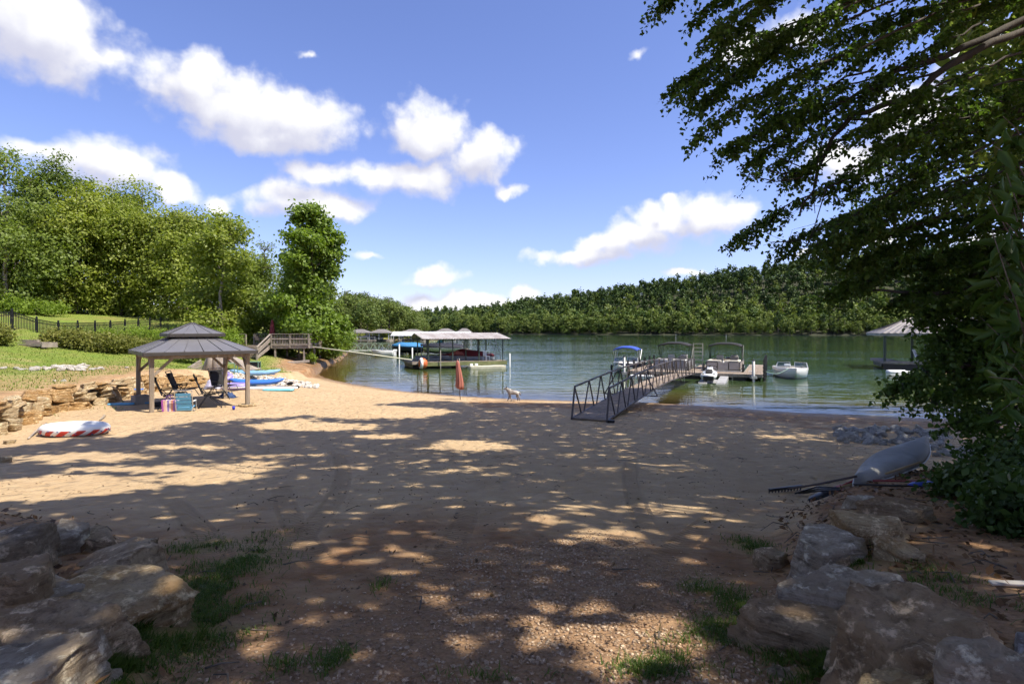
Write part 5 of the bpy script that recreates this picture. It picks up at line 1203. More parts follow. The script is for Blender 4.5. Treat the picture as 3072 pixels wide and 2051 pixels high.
def ring_float(label, px, py, R_, r_, m_, lift=0.0, tilt=0.0):
    m = MB(); vs = []; n1, n2 = 36, 12
    m.loft([[((R_ + r_ * math.cos(2*math.pi*j/n2)) * math.cos(2*math.pi*i/n1), (R_ + r_ * math.cos(2*math.pi*j/n2)) * math.sin(2*math.pi*i/n1) * .75, r_ * math.sin(2*math.pi*j/n2) + r_) for j in range(n2)] for i in range(n1 + 1)], True, False)
    t = thing('pool_float', label, 'float', G(px, py) + Vector((0, 0, lift)), .1, 'purple pool floats'); t.rotation_euler = (tilt, 0, .1); m.build('tube', m_, t, True)
    m2 = MB(); n2 = 4
    m2.loft([[((R_ + r_ * 1.01 * math.cos(-.3 + .12 * j)) * math.cos(2*math.pi*i/n1), (R_ + r_ * 1.01 * math.cos(-.3 + .12 * j)) * math.sin(2*math.pi*i/n1) * .75, r_ * 1.01 * math.sin(-.3 + .12 * j) + r_) for j in range(n2)] for i in range(n1 + 1)], False, False); m2.build('white_band', WHITEP, t, True); return t
ring_float('purple ring float with white band beside the right gazebo post', 706, 1168, .55, .17, PURP)
ring_float('second purple float leaning behind the first one', 668, 1152, .45, .16, PURP, .25, .5)
cloth('folded_float', 'limp white and lilac float slumped behind the folding chair', 'float', G(640, 1165), .9, .6, .6, pm('lilac_vinyl', (.60, .58, .74), .5, .4, 5, .1), 8)
pA, pB = G(845, 1150), G(885, 1166); t = thing('paddle', 'black double-bladed paddle resting on the kayaks', 'paddle', pA)
m = MB(); m.tube([Vector((-.9, .1, .55)), pB - pA + Vector((0, 0, .10))], .016, 6); m.build('shaft', BLACKM, t); 
for q in (pB - pA + Vector((-.35, .12, .28)), pB - pA + Vector((.05, 0, .08))):
    m = MB(); m.lathe([(.01, -.2), (.09, -.08), (.10, .1), (.03, .22)], n=10); o = m.build('blade', BLACKM, t, True); o.location = q; o.rotation_euler = (0, 1.35, .0); o.scale = (1, .18, 1)
# stump, planks, orange kayak, ramp and little frame behind the gazebo
sl = PZ(640, 1104, 1.35); sl.z = zt(sl.x, sl.y); t = thing('tree_stump', 'grey weathered split stump beyond the gazebo', 'stump', sl)
for i in range(7):
    a = i / 7 * 6.28; m = MB(); rr2 = random.Random(i); hh = rr2.uniform(.9, 1.65); m.tube([(math.cos(a) * .45, math.sin(a) * .35, -.2), (math.cos(a) * .34 + .05, math.sin(a) * .28, hh * .5), (math.cos(a) * .26 + .1, math.sin(a) * .2, hh)], [.26, .2, .12], 7); m.build('root_spur', WOODG, t, True)
for i in range(5):
    m = MB(); m.bar((-.4 - .1 * i, -.2 + i * .08, .05 + .15 * i), (-1.5 + .06 * i, -.5, .0 + .05 * i), .2, .1); m.build('split_slab', WOODG, t, bev=.01)
rb = PZ(705, 1098, 1.2); rb.z = zt(rb.x, rb.y); t = thing('timber_ramp', 'sloping grey timber ramp leaning beyond the gazebo', 'ramp', rb, -.2)
for k in range(7): MB().bar((-1.6, k * .2 - .6, 1.25), (1.5, k * .2 - .6, .05), .19, .04).build('plank', WOODG, t)
for s in (-.55, .55): MB().bar((-1.5, s, 1.2), (-1.5, s, -.1), .09).build('leg', WOODG, t)
m = MB(); m.tube([(-1.0, 0, 0), (-.6, 0, 0), (0, 0, .02), (.6, 0, 0), (1.0, 0, 0.02)], [.04, .22, .28, .22, .04], 10); o = m.build('orange_kayak', pm('orange_plastic', (.62, .17, .06), .45, .3, 4, .05), None, True); o.location = rb + Vector((-.5, -.6, 1.05)); o.rotation_euler = (0, .38, -.2); o.scale = (.8, 1, .75); tag(o, 'orange kayak resting on the timber ramp', 'kayak')
def steel_frame(label, px, py, panel):
    b = G(px, py); t = thing('metal_stand', label, 'stand', b, .1, 'green metal stands on the grass'); gm_ = pm('green_metal', (.16, .28, .20), .5)
    for x in (-.35, .35):
        for y in (-.25, .25): MB().bar((x, y, -.05), (x, y, .62), .04).build('leg', gm_, t)
    MB().b2(-.38, .38, -.28, .28, .60, .63).build('top', gm_, t)
    if panel: MB().b2(-.3, .34, -.22, .22, .22, .57).build('box', BLACKM, t, bev=.02)
steel_frame('small green metal stand on the grass behind the right gazebo post', 762, 1112, True)
steel_frame('empty green metal stand seen between the gazebo posts', 690, 1120, False)

# ------------------------------------------------------------------ timber steps on the lawn
ts = G(70, 1036); t = thing('timber_steps', 'weathered timber steps set into the lawn at left', 'steps', ts, -.12); t.scale = (1, 1, .6)
for k, (x0, x1, y, z) in enumerate([(-.35, 1.25, 0, .12), (-1.2, .65, .55, .30), (-1.4, -.1, 1.05, .50)]):
    MB().b2(x0, x1, y - .08, y + .08, z - .22, z + .03).build('riser', WOODG, t, bev=.008); MB().b2(x0 + .01, x1 - .01, y + .082, y + .55, z - .10, z).build('tread', WOODG, t, bev=.006)
MB().b2(1.27, 1.35, -.1, .9, -.2, .30).build('side_timber', WOODG, t)

# ------------------------------------------------------------------ black picket fence
FL = [tuple(P(px, 990, d).xy) for px, d in ((-130, 33), (-40, 35.3), (36, 37.5), (110, 40), (175, 42.4), (233, 44.7), (285, 47), (331, 49), (375, 51), (415, 52.7), (450, 54.2), (482, 55.5), (510, 56.6))]
FN = thing('metal_fence', 'black metal picket fence across the top of the lawn', 'fence', (FL[2][0], FL[2][1], zt(*FL[2])))
pick = MB(); pick.box((0, 0, .60), (.030, .030, 1.22)); pkm = pick.mesh('picket'); pkm.materials.append(BLACKM)
pst = MB(); pst.box((0, 0, .66), (.095, .095, 1.46)); pst.add([(-.045,-.045,1.39),(.045,-.045,1.39),(.045,.045,1.39),(-.045,.045,1.39),(0,0,1.45)], [(3,2,1,0),(0,1,4),(1,2,4),(2,3,4),(3,0,4)]); psm = pst.mesh('post'); psm.materials.append(BLACKM)
npk = 0
for i in range(len(FL) - 1):
    a, b = Vector(FL[i]), Vector(FL[i+1]); L_ = (b - a).length; n = 1
    for k in range(n):
        p, q = a.lerp(b, k / n), a.lerp(b, (k + 1) / n); zp, zq = zt(*p), zt(*q); ang = math.atan2(q.y - p.y, q.x - p.x)
        o = mo('post', psm, None, FN); o.location = Vector((p.x, p.y, zp)) - FN.location; o.rotation_euler = (0, 0, ang)
        m = MB()
        for h in (.12, 1.02, 1.22): m.bar(Vector((p.x, p.y, zp + h)) - FN.location, Vector((q.x, q.y, zq + h)) - FN.location, .04, .05)
        pf = m.build('panel_frame', BLACKM, FN)
        npn = max(6, round(L_ / .155))
        for j in range(1, npn):
            if npk >= 295: break
            u = j / npn; w = p.lerp(q, u); o = mo('picket', pkm, None, pf); o.location = Vector((w.x, w.y, zp + (zq - zp) * u)) - FN.location; o.rotation_euler = (0, 0, ang); npk += 1

# ------------------------------------------------------------------ wooden deck with stairs
da = math.radians(3); d0 = P(812, 1037, 50.0); dkz = d0.z
DK = thing('wooden_deck', 'weathered wooden deck on posts with railing and stairs by the water', 'deck', (d0.x, d0.y, 0), da)
dW0, dW1, dD = -2.9, 3.35, 3.8
for k in range(26):
    y0 = k * dD / 26; MB().b2(dW0, dW1, y0 + .004, y0 + dD / 26 - .004, dkz - .035, dkz).build('floor_board', DECKW, DK)
for y in (0.02, dD / 2, dD - .05): MB().b2(dW0, dW1, y - .02, y + .02, dkz - .24, dkz - .038).build('joist', WOODG, DK)
for x in (dW0 + .02, dW1 - .02): MB().b2(x - .02, x + .02, .045, dD - .075, dkz - .24, dkz - .038).build('joist', WOODG, DK)
for (x, y) in ((.35, .12), (2.85, .12), (3.2, 1.9), (.4, 3.0), (2.8, 3.4), (-2.4, 3.2), (-2.6, .2), (1.6, 2.6)):
    w = rot2(da) @ Vector((x, y, 0)); MB().b2(x - .07, x + .07, y - .07, y + .07, zt(d0.x + w.x, d0.y + w.y) - .3, dkz - .242).build('support_post', WOODG, DK, bev=.006)
def railing(ax, ay, bx, by, n):
    a, b = Vector((ax, ay, dkz)), Vector((bx, by, dkz)); L_ = (b - a).length
    trl = MB().bar(a + Vector((0, 0, 1.04)), b + Vector((0, 0, 1.04)), .14, .045).build('top_rail', WOODG, DK)
    MB().bar(a + Vector((0, 0, .60)), b + Vector((0, 0, .60)), .04, .11).build('mid_rail', WOODG, DK); MB().bar(a + Vector((0, 0, .12)), b + Vector((0, 0, .12)), .04, .11).build('bottom_rail', WOODG, DK)
    np2 = max(1, round(L_ / 1.5))
    for k in range(np2 + 1): p = a.lerp(b, k / np2); MB().b2(p.x - .05, p.x + .05, p.y - .05, p.y + .05, dkz - .2, dkz + 1.015).build('rail_post', WOODG, DK)
    for k in range(1, n): p = a.lerp(b, k / n) + Vector((0, .03, 0)); MB().b2(p.x - .02, p.x + .02, p.y - .018, p.y + .018, dkz + .04, dkz + .96).build('baluster', WOODG, trl)
railing(.08, -.05, dW1 - .05, -.05, 24); railing(dW1 - .06, .12, dW1 - .06, dD - .1, 18); railing(dW0 + .05, -.05, -2.1, -.05, 6); railing(dW0, dD - .06, dW1, dD - .06, 26)
st = MB(); bz = zt(*(Vector((d0.x, d0.y)) + (rot2(da) @ Vector((-1.05, -3.0, 0))).xy)); nst = 8
for k in range(nst):
    u = (k + 1) / (nst + 1); y = -u * 2.9; z = dkz - u * (dkz - bz); MB().b2(-2.02, -.16, y - .15, y + .15, z - .045, z).build('stair_tread', DECKW, DK)
for x in (-2.06, -.10):
    MB().bar((x, 0, dkz - .15), (x, -3.0, bz + .02), .05, .26).build('stringer', WOODG, DK)
MB().bar((-1.07, .0, dkz - .30), (-1.07, -3.0, bz - .1), .05, .2).build('stringer', WOODG, DK)
MB().bar((-.02, -.02, dkz + 1.02), (-.02, -3.0, bz + .95), .14, .05).build('stair_rail', WOODG, DK); MB().bar((-.02, -.02, dkz + .55), (-.02, -3.0, bz + .5), .04, .35).build('stair_rail', WOODG, DK)
MB().b2(-.08, .04, -3.06, -2.94, bz - .2, bz + .97).build('stair_post', WOODG, DK)
# on the deck: closed umbrella, table, chairs
def closed_umbrella(name, label, loc, h_pole, h_can, r_top, r_bot, m_, lean=(0, 0), fringe=None, z0=0.0):
    t = thing(name, label, 'umbrella', loc); t.rotation_euler = (lean[0], lean[1], 0)
    m = MB(); m.tube([(0, 0, -.25 + z0), (0, 0, h_pole)], .019, 8); m.build('pole', DKMETAL, t, True)
    n = 28; rings = []
    for k in range(15):
        u = k / 14; z = h_pole - u * h_can; r = r_top + (r_bot - r_top) * min(1, u * 1.15) ** .8; r *= 1.0 if u > .02 else .4
        if .09 < u < .16: r *= 1.12
        rings.append([((r * (1 + .22 * math.sin(j / n * 2 * math.pi * 8 + u * 1.2) * min(1, u * 3))) * math.cos(2*math.pi*j/n) + .04 * u * math.sin(u * 3), (r * (1 + .22 * math.sin(j / n * 2 * math.pi * 8 + u * 1.2) * min(1, u * 3))) * math.sin(2*math.pi*j/n), z + (.10 * (math.cos(2*math.pi*j/n - 2.4)) * (u > .93))) for j in range(n)])
    MB().loft(rings).build('canopy', m_, t, True)
    m = MB(); m.lathe([(.0, 0), (.03, .01), (.03, .05), (.0, .09)], (0, 0, h_pole), 8); m.build('finial', DKMETAL, t, True)
    return t
def dpt(x, y, z=0.0):
    w = rot2(da) @ Vector((x, y, 0)); return Vector((d0.x + w.x, d0.y + w.y, dkz + z))
closed_umbrella('patio_umbrella', 'closed dark red umbrella standing on the wooden deck', dpt(-.6, 2.0), 2.35, 1.35, .05, .22, pm('maroon_canvas', (.28, .05, .06), .85, .3, 6, .2), z0=.26)
t = thing('patio_table', 'round dark patio table on the wooden deck', 'table', dpt(-.6, 2.0)); m = MB(); m.lathe([(.10, .70), (.6, .70), (.6, .735), (.10, .735)], n=24); m.build('table_top', DKMETAL, t)
for a in range(4): MB().bar((math.cos(a*1.571+.7)*.5, math.sin(a*1.571+.7)*.5, .002), (math.cos(a*1.571+.7)*.35, math.sin(a*1.571+.7)*.35, .70), .035).build('leg', DKMETAL, t)
for i, (x, y, a, lab) in enumerate([(-1.6, 1.5, 1.2, 'dark patio chair left of the table on the wooden deck'), (.35, 1.6, -1.3, 'dark patio chair right of the table on the wooden deck')]):
    t = thing('patio_chair', lab, 'chair', dpt(x, y), a, 'patio chairs on the deck')
    MB().b2(-.25, .25, -.25, .25, .42, .45).build('seat', DKMETAL, t); MB().box((0, .26, .72), (.5, .025, .5), Matrix.Rotation(-.15, 3, 'X')).build('backrest', DKMETAL, t)
    for sx_ in (-.23, .23):
        for sy_ in (-.23, .23): MB().bar((sx_, sy_, .002), (sx_, sy_, .42), .03).build('leg', DKMETAL, t)
        MB().bar((sx_, -.25, .64), (sx_, .27, .66), .04).build('armrest', DKMETAL, t)
# timber baulks on the bank below the deck
bb = G(895, 1092)
for k in range(2):
    m = MB(); m.bar((-.8, -.3 + k * .3, .12), (.7, .4 + k * .28, .22), .22, .2); o = m.build('timber_baulk', WOODG, None, bev=.02); o.location = bb; tag(o, ['front timber baulk lying on the bank below the deck', 'back timber baulk lying on the bank below the deck'][k], 'timber')

# ------------------------------------------------------------------ beach umbrella and dog
ub = G(1381, 1199); closed_umbrella('beach_umbrella', 'closed terracotta umbrella stuck in the sand near the water', ub, 1.98, 1.38, .055, .175, TERRA, (0, -.07))
dg = G(1541, 1203); t = thing('dog', 'white and grey dog walking left along the water edge', 'dog', dg, .05)
def skin_mesh(name, verts, edges, radii, m_, parent, sub=2):
    me = bpy.data.meshes.new(name); me.from_pydata(verts, edges, []); o = bpy.data.objects.new(name, me); C.objects.link(o); me.materials.append(m_); o.parent = parent
    s = o.modifiers.new('skin', 'SKIN'); s.use_smooth_shade = True
    for i, r in enumerate(radii): me.skin_vertices[0].data[i].radius = (r if isinstance(r, tuple) else (r, r))
    me.skin_vertices[0].data[0].use_root = True
    ss = o.modifiers.new('sub', 'SUBSURF'); ss.levels = sub; ss.render_levels = sub; return o
dv = [(.16,0,.47),(0,0,.45),(-.17,0,.46),(-.28,0,.55),(-.36,0,.64),(-.43,0,.635),(-.50,0,.61),            # 0 rump,1 belly,2 chest,3 neck,4 skull,5,6 muzzle
      (.26,0,.45),(.33,0,.36),(.36,0,.29),                                                                 # 7-9 tail
      (-.20,.07,.33),(-.23,.07,.18),(-.29,.07,.03),(-.32,.07,.02), (-.19,-.07,.33),(-.15,-.07,.18),(-.11,-.07,.03),(-.14,-.07,.02),
      (.19,.07,.34),(.15,.07,.22),(.22,.07,.12),(.19,.07,.02), (.20,-.07,.34),(.23,-.07,.23),(.31,-.07,.14),(.29,-.07,.03)]
de = [(0,1),(1,2),(2,3),(3,4),(4,5),(5,6),(0,7),(7,8),(8,9),(2,10),(10,11),(11,12),(12,13),(2,14),(14,15),(15,16),(16,17),(0,18),(18,19),(19,20),(20,21),(0,22),(22,23),(23,24),(24,25)]
dr = [.125,.115,.135,.095,.085,.045,.028,.035,.04,.022,.05,.03,.022,.024,.05,.03,.022,.024,.06,.038,.024,.026,.06,.038,.024,.026]
skin_mesh('body', dv, de, dr, pm('dog_coat', (.58, .55, .50), .9, .8, 5, .5, dark=(.22, .19, .17)), t)
for s in (-1, 1): MB().add([(-.33, s*.03, .69), (-.37, s*.06, .69), (-.33, s*.075, .68), (-.345, s*.06, .80)], [(0,1,3),(1,2,3),(2,0,3),(0,2,1)]).build('ear', pm('dog_ear', (.10, .08, .075), .9), t)
m = MB(); m.lathe([(0, -.018), (.018, 0), (0, .018)], n=8); o = m.build('nose', BLACKM, t, True); o.location = (-.525, 0, .612)
for s in (-1, 1):
    m = MB(); m.lathe([(0, -.011), (.011, 0), (0, .011)], n=8); o = m.build('eye', BLACKM, t, True); o.location = (-.425, s * .045, .66)
# ------------------------------------------------------------------ gangway to the floating dock (local x across, y along)
VA = math.atan2(-.42, .9075); Uv = Vector((math.cos(VA), math.sin(VA), 0)); Vv = Vector((-math.sin(VA), math.cos(VA), 0))
R0g = G(1820, 1267); GWW, GWL = 1.25, 23.0
go_ = Vector((R0g.x, R0g.y, 0)) - Uv * GWW / 2; gz_n = R0g.z + .05; gz_f = .52
GW = thing('gangway', 'long dark steel truss gangway with plank floor from the beach to the dock', 'gangway', (go_.x, go_.y, 0), VA)
def gzl(y): return gz_n + (gz_f - gz_n) * y / GWL + .32 * math.sin(math.pi * y / GWL)
npl = 150
plk = MB().b2(-GWW / 2 + .03, GWW / 2 - .03, -.066, .066, -.02, .02).mesh('plank'); plk.materials.append(DECKW)
for k in range(npl):
    y = .08 + (k + .5) * (GWL - .1) / npl; o = mo('plank', plk, None, GW); o.location = (0, y, gzl(y)); o.rotation_euler = (.0, 0, random.Random(k).uniform(-.01, .01)); o.scale = (1, (GWL - .1) / npl / .14, 1)
for s in (-1, 1):
    x = s * GWW / 2; N_ = 24
    for (dz, w, nm) in ((0, .06, 'bottom_chord'), (1.07, .055, 'top_rail')):
        m = MB(); lean = .0
        pts = [(x, -.0 + GWL * k / N_, gzl(GWL * k / N_) + dz) for k in range(N_ + 1)]
        if dz: pts[0] = (x, .35, gzl(.35) + dz)
        for k in range(N_): m.bar(pts[k], pts[k+1], w)
        m.build(nm, DKMETAL, GW)
    MB().bar((x, 0.02, gzl(0) - .05), (x, .36, gzl(.36) + 1.07), .055).build('end_post', DKMETAL, GW)
    nv = 14; dl = (GWL - .6) / nv
    ys = .36
    MB().bar((x, ys, gzl(ys) + 1.05), (x, ys + .75, gzl(ys + .75)), .042).build('diagonal', DKMETAL, GW)
    for k in range(nv):
        yc = .55 + (k + .95) * dl
        if yc + dl * .38 > GWL: break
        MB().bar((x, yc - dl * .40, gzl(yc - dl * .40)), (x, yc - .03, gzl(yc) + 1.05), .042).build('diagonal', DKMETAL, GW); MB().bar((x, yc + dl * .40, gzl(yc + dl * .4)), (x, yc + .03, gzl(yc) + 1.05), .042).build('diagonal', DKMETAL, GW)
    for yo in (6.2, 13.2):
        MB().bar((x, yo, gzl(yo) - .02), (x + s * .55, yo, gzl(yo) - .02), .045).build('outrigger', DKMETAL, GW); MB().bar((x + s * .55, yo, gzl(yo) - .02), (x, yo, gzl(yo) + .95), .042).build('outrigger', DKMETAL, GW)
    MB().bar((x, GWL - .03, gzl(GWL) - .05), (x, GWL - .03, gzl(GWL) + 1.1), .055).build('end_post', DKMETAL, GW)
for k in range(12): y = 1 + k * 1.9; MB().bar((-GWW/2, y, gzl(y) - .07), (GWW/2, y, gzl(y) - .07), .05).build('cross_beam', DKMETAL, GW)
o = MB().b2(-.13, .13, -.06, .06, 0, .1).build('stop_block', BLACKM, None, bev=.02); o.location = G(1832, 1268); tag(o, 'small black stop block at the beach end of the gangway', 'block')

# ------------------------------------------------------------------ floating dock (local frame: x along its front, y out into the lake)
D0 = Vector((13.0, 42.0, 0)); DZ = .48
DF = thing('floating_dock', 'E-shaped floating wooden dock at the end of the gangway', 'dock', D0, VA)
def dock_deck(x0, x1, y0, y1, along_x, z=DZ, parent=DF, m_=DECKW, bw=.14):
    n = int(round(((x1 - x0) if along_x else (y1 - y0)) / bw)); st_ = ((x1 - x0) if along_x else (y1 - y0)) / n
    me = (MB().b2(-st_/2 + .004, st_/2 - .004, y0, y1, -.04, 0) if along_x else MB().b2(x0, x1, -st_/2 + .004, st_/2 - .004, -.04, 0)).mesh('deck_board'); me.materials.append(m_)
    for k in range(n):
        o = mo('deck_board', me, None, parent); u = (k + .5) * st_; o.location = (x0 + u, 0, z) if along_x else (0, y0 + u, z)
    m = MB(); m.b2(x0, x1, y0 - .04, y0 - .002, z - .22, z - .005); m.b2(x0, x1, y1 + .002, y1 + .04, z - .22, z - .005); m.b2(x0 - .04, x0 - .002, y0 - .04, y1 + .04, z - .222, z - .005); m.b2(x1 + .002, x1 + .04, y0 - .04, y1 + .04, z - .222, z - .005)
    m.build('fascia', WOODG, parent)
    m = MB(); nf = max(1, int((x1 - x0) * (y1 - y0) / 5)); lx = x1 - x0 > y1 - y0
    for k in range(nf):
        u = (k + .5) / nf; m.box((x0 + (x1 - x0) * u, (y0 + y1) / 2, z - .42) if lx else ((x0 + x1) / 2, y0 + (y1 - y0) * u, z - .42), (min(1.0, (x1 - x0) / nf * .8), (y1 - y0) * .8, .4) if lx else ((x1 - x0) * .8, (y1 - y0) / nf * .8, .4))
    m.build('float', BLACKM, parent)['kind'] = 'stuff'
dock_deck(-4.5, 5.0, 0, 1.9, True)
dock_deck(-4.5, -3.3, 1.95, 12, False); dock_deck(-.25, .75, 1.95, 10, False); dock_deck(3.75, 5.0, 1.95, 12.5, False)
def piling(label, x, y, h, m_, r=.07, cap=True, grp='dock pilings'):
    w = D0 + Uv * x + Vv * y; t = thing('dock_piling', label, 'piling', (w.x, w.y, 0), 0, grp); m = MB(); m.tube([(0, 0, -3.0), (0, 0, h)], r, 10); m.build('pipe', m_, t, True)
    if cap: m = MB(); m.lathe([(r * 1.15, 0), (r * 1.15, .05), (.0, .12)], (0, 0, h), 10); m.build('cap', BLACKM, t)
    m = MB(); m.b2(-r - .1, r + .1, -r - .06, r + .06, DZ - .28, DZ - .10); m.build('bracket', GALV, t)
piling('silver dock piling at the front right corner, lakeside of the jet ski', 4.45, -.20, 1.45, GALV, .10)
piling('silver dock piling at the front left end near the blue-topped boat', -4.7, -.25, 1.55, GALV, .10)
def bumper(label, x, y, h):
    w = D0 + Uv * x + Vv * y; t = thing('bumper_post', label, 'post', (w.x, w.y, 0), 0, 'black bumper posts on the dock'); MB().b2(-.06, .06, -.06, .06, -.25, h).build('post', BLACKM, t, bev=.01)
    for k in range(int((h + .1) / .25)): MB().b2(-.085, .085, -.085, .085, -.10 + k * .25, .02 + k * .25).build('pad', BLACKM, t, bev=.02)
for k in range(6): bumper('black bumper post on the left dock finger, number %s from the shore end' % ['one', 'two', 'three', 'four', 'five', 'six'][k], -4.62, .6 + k * 2.1, 1.25)
for k in range(4): bumper('black bumper post on the right dock finger, %s from the shore end' % ['first', 'second', 'third', 'fourth'][k], 5.14, .2 + k * 2.6, 1.55)
for k, (x, y) in enumerate([(-3.22, 2.6), (-.36, 2.2), (.86, 2.2), (3.65, 2.4)]): bumper(['black bumper post left of the grey-seated pontoon boat', 'black bumper post right of the grey-seated pontoon boat', 'black bumper post left of the beige pontoon boat', 'black bumper post right of the beige pontoon boat'][k], x, y, 1.05)
# ladder frame standing on the middle finger
w = D0 + Uv * .05 + Vv * 5.5; t = thing('dock_ladder', 'tall cream ladder frame standing on the middle dock finger', 'ladder', (w.x, w.y, DZ), VA); LC = pm('cream_pipe', (.62, .56, .42), .5)
for s in (-.36, .36): MB().bar((s, 0, .002), (s, 0, 2.05), .075).build('side_rail', LC, t)
for k in range(6): MB().bar((-.33, 0, .35 + k * .33), (.33, 0, .35 + k * .33), .05).build('rung', LC, t)
# ------------------------------------------------------------------ boats
def hull_rings(L_, B, H, draft, n=15, flare=1.0):
    """stations from stern (y=0) to bow (y=L); section: keel, chine, gunwale; closed by the sheer"""
    rings = []
    for k in range(n):
        u = k / (n - 1); bw = B / 2 * (1 - max(0, (u - .42) / .58) ** 2.3); bw = max(bw, .03); sheer = H * (1 + .20 * u ** 2); keel = -draft + (draft + H * .62) * max(0, (u - .62) / .38) ** 2.0; ch = keel + (sheer - keel) * .42
        y = L_ * u
        rings.append([(0, y, keel), (bw * .50, y, keel + (ch - keel) * .55), (bw * .90, y, ch), (bw * 1.0 * flare, y, sheer - .06), (bw * .98 * flare, y, sheer), (-bw * .98 * flare, y, sheer), (-bw * 1.0 * flare, y, sheer - .06), (-bw * .90, y, ch), (-bw * .5, y, keel + (ch - keel) * .55)])
    return rings
def bowrider(name, label, loc, rz, L_=5.6, B=2.25, hullm=WHITEG, stripe=None, bimini=None, cat='boat', group=None):
    t = thing(name, label, cat, loc, rz, group); rings = hull_rings(L_, B, .78, .32)
    m = MB(); n = 9
    # hull skin without the deck, then a deck ring with an open cockpit and bow well
    o_ = 0
    for r_ in rings: m.v += [tuple(p) for p in r_]
    for i in range(len(rings) - 1):
        for k in (0, 1, 2, 3, 5, 6, 7, 8):
            k2 = (k + 1) % n; m.f.append((i*n+k, i*n+k2, (i+1)*n+k2, (i+1)*n+k))
    m.f.append(tuple(reversed(range(n)))); m.build('hull', hullm, t, True, 0)
    dk = MB(); inner = []
    for i, r_ in enumerate(rings):
        y = r_[0][1]; u = i / (len(rings) - 1); wx = max(.02, abs(r_[4][0]) - (.16 if u < .86 else .4)); z = r_[4][2]
        inner.append((wx if .12 < u < .90 else .0, y, z + .02))
    for i in range(len(rings) - 1):
        a, b = rings[i], rings[i+1]
        for s in (1, -1):
            q = [(s*abs(a[4][0]), a[4][1], a[4][2]), (s*abs(b[4][0]), b[4][1], b[4][2]), (s*inner[i+1][0], inner[i+1][1], inner[i+1][2]), (s*inner[i][0], inner[i][1], inner[i][2])]
            dk.add(q, [(0,1,2,3) if s > 0 else (3,2,1,0)])
    dk.build('deck', WHITEG, t, True)
    tub = MB(); ti = [p for i, p in enumerate(inner) if .12 < i / (len(rings) - 1) < .90]
    tub.loft([[(p[0] + .01, p[1], p[2] - .01), (p[0] * .92, p[1], .22), (-p[0] * .92, p[1], .22), (-p[0] - .01, p[1], p[2] - .01)] for p in ti], False, False)
    f0, f1 = ti[0], ti[-1]
    for p, fl in ((f0, 0), (f1, 1)): tub.add([(p[0] + .01, p[1], p[2] - .01), (p[0] * .92, p[1], .22), (-p[0] * .92, p[1], .22), (-p[0] - .01, p[1], p[2] - .01)], [(0,1,2,3)])
    tub.build('cockpit', pm('cockpit_liner', (.62, .58, .5), .6), t)
    if stripe:
        sm = MB()
        for s in (1, -1):
            for i in range(len(rings) - 1):
                a, b = rings[i], rings[i+1]; A2, A3 = Vector(a[2]), Vector(a[3]); B2, B3 = Vector(b[2]), Vector(b[3]); e = Vector((.006, .002, 0))
                q = [A2.lerp(A3, .35) + e, B2.lerp(B3, .35) + e, B2.lerp(B3, .93) + e, A2.lerp(A3, .93) + e]; q = [Vector((s * p.x, p.y, p.z)) for p in q]; sm.add(q, [(0,1,2,3) if s > 0 else (3,2,1,0)])
        sm.build('hull_stripe', stripe, t, True)
    GLASS = glass()
    yw = L_ * .60; hw = B * .46
    for s in (1, -1):
        a, b = Vector((s * .16, yw + .02, .86)), Vector((s * hw, yw - .22, .84)); up = Vector((0, -.20, .40)); up2 = Vector((-s * .08, -.16, .38)); wpane = MB().add([a, b, b + up2, a + up], [(0,1,2,3)]).build('pane', GLASS, t)
        fm = MB(); fm.bar(a, b, .03); fm.bar(b, b + up2, .03); fm.bar(b + up2, a + up, .03); fm.bar(a + up, a, .03); c_ = Vector((s * (hw + .04), yw - 1.0, .84)); fm.bar(b, c_, .03); fm.bar(c_, b + up2, .03); wpane.parent = fm.build('windshield', ALU, t)
    for s in (1, -1): MB().b2(s * .30 - .22 * 1, s * .30 + .22, L_ * .36, L_ * .46, .25, .78).build('seat', CREAM, t, bev=.04)
    MB().b2(-hw * .8, hw * .8, L_ * .15, L_ * .24, .24, .72).build('bench', CREAM, t, bev=.04)
    m = MB(); m.box((0, -.22, .35), (.42, .4, .75)); m.box((0, -.24, .80), (.46, .52, .26)); m.build('engine', BLACKM if stripe else WHITEP, t, bev=.05)
    if bimini: bimini_top(t, L_ * .30, L_ * .62, B * .46, .82, 1.95, bimini, ALU, .26)
    return t
_g = {}
def glass():
    if 'g' not in _g:
        m, nt, N, L = nodes('tinted_glass'); a = N.new('ShaderNodeBsdfTransparent'); a.inputs[0].default_value = (.55, .6, .62, 1); g = N.new('ShaderNodeBsdfGlossy'); g.inputs[1].default_value = .03; f = N.new('ShaderNodeFresnel'); f.inputs[0].default_value = 1.5
        ad = N.new('ShaderNodeMath'); ad.inputs[1].default_value = .08; L.new(f.outputs[0], ad.inputs[0]); x = N.new('ShaderNodeMixShader'); L.new(ad.outputs[0], x.inputs[0]); L.new(a.outputs[0], x.inputs[1]); L.new(g.outputs[0], x.inputs[2]); o = N.new('ShaderNodeOutputMaterial'); L.new(x.outputs[0], o.inputs[0]); _g['g'] = m
    return _g['g']
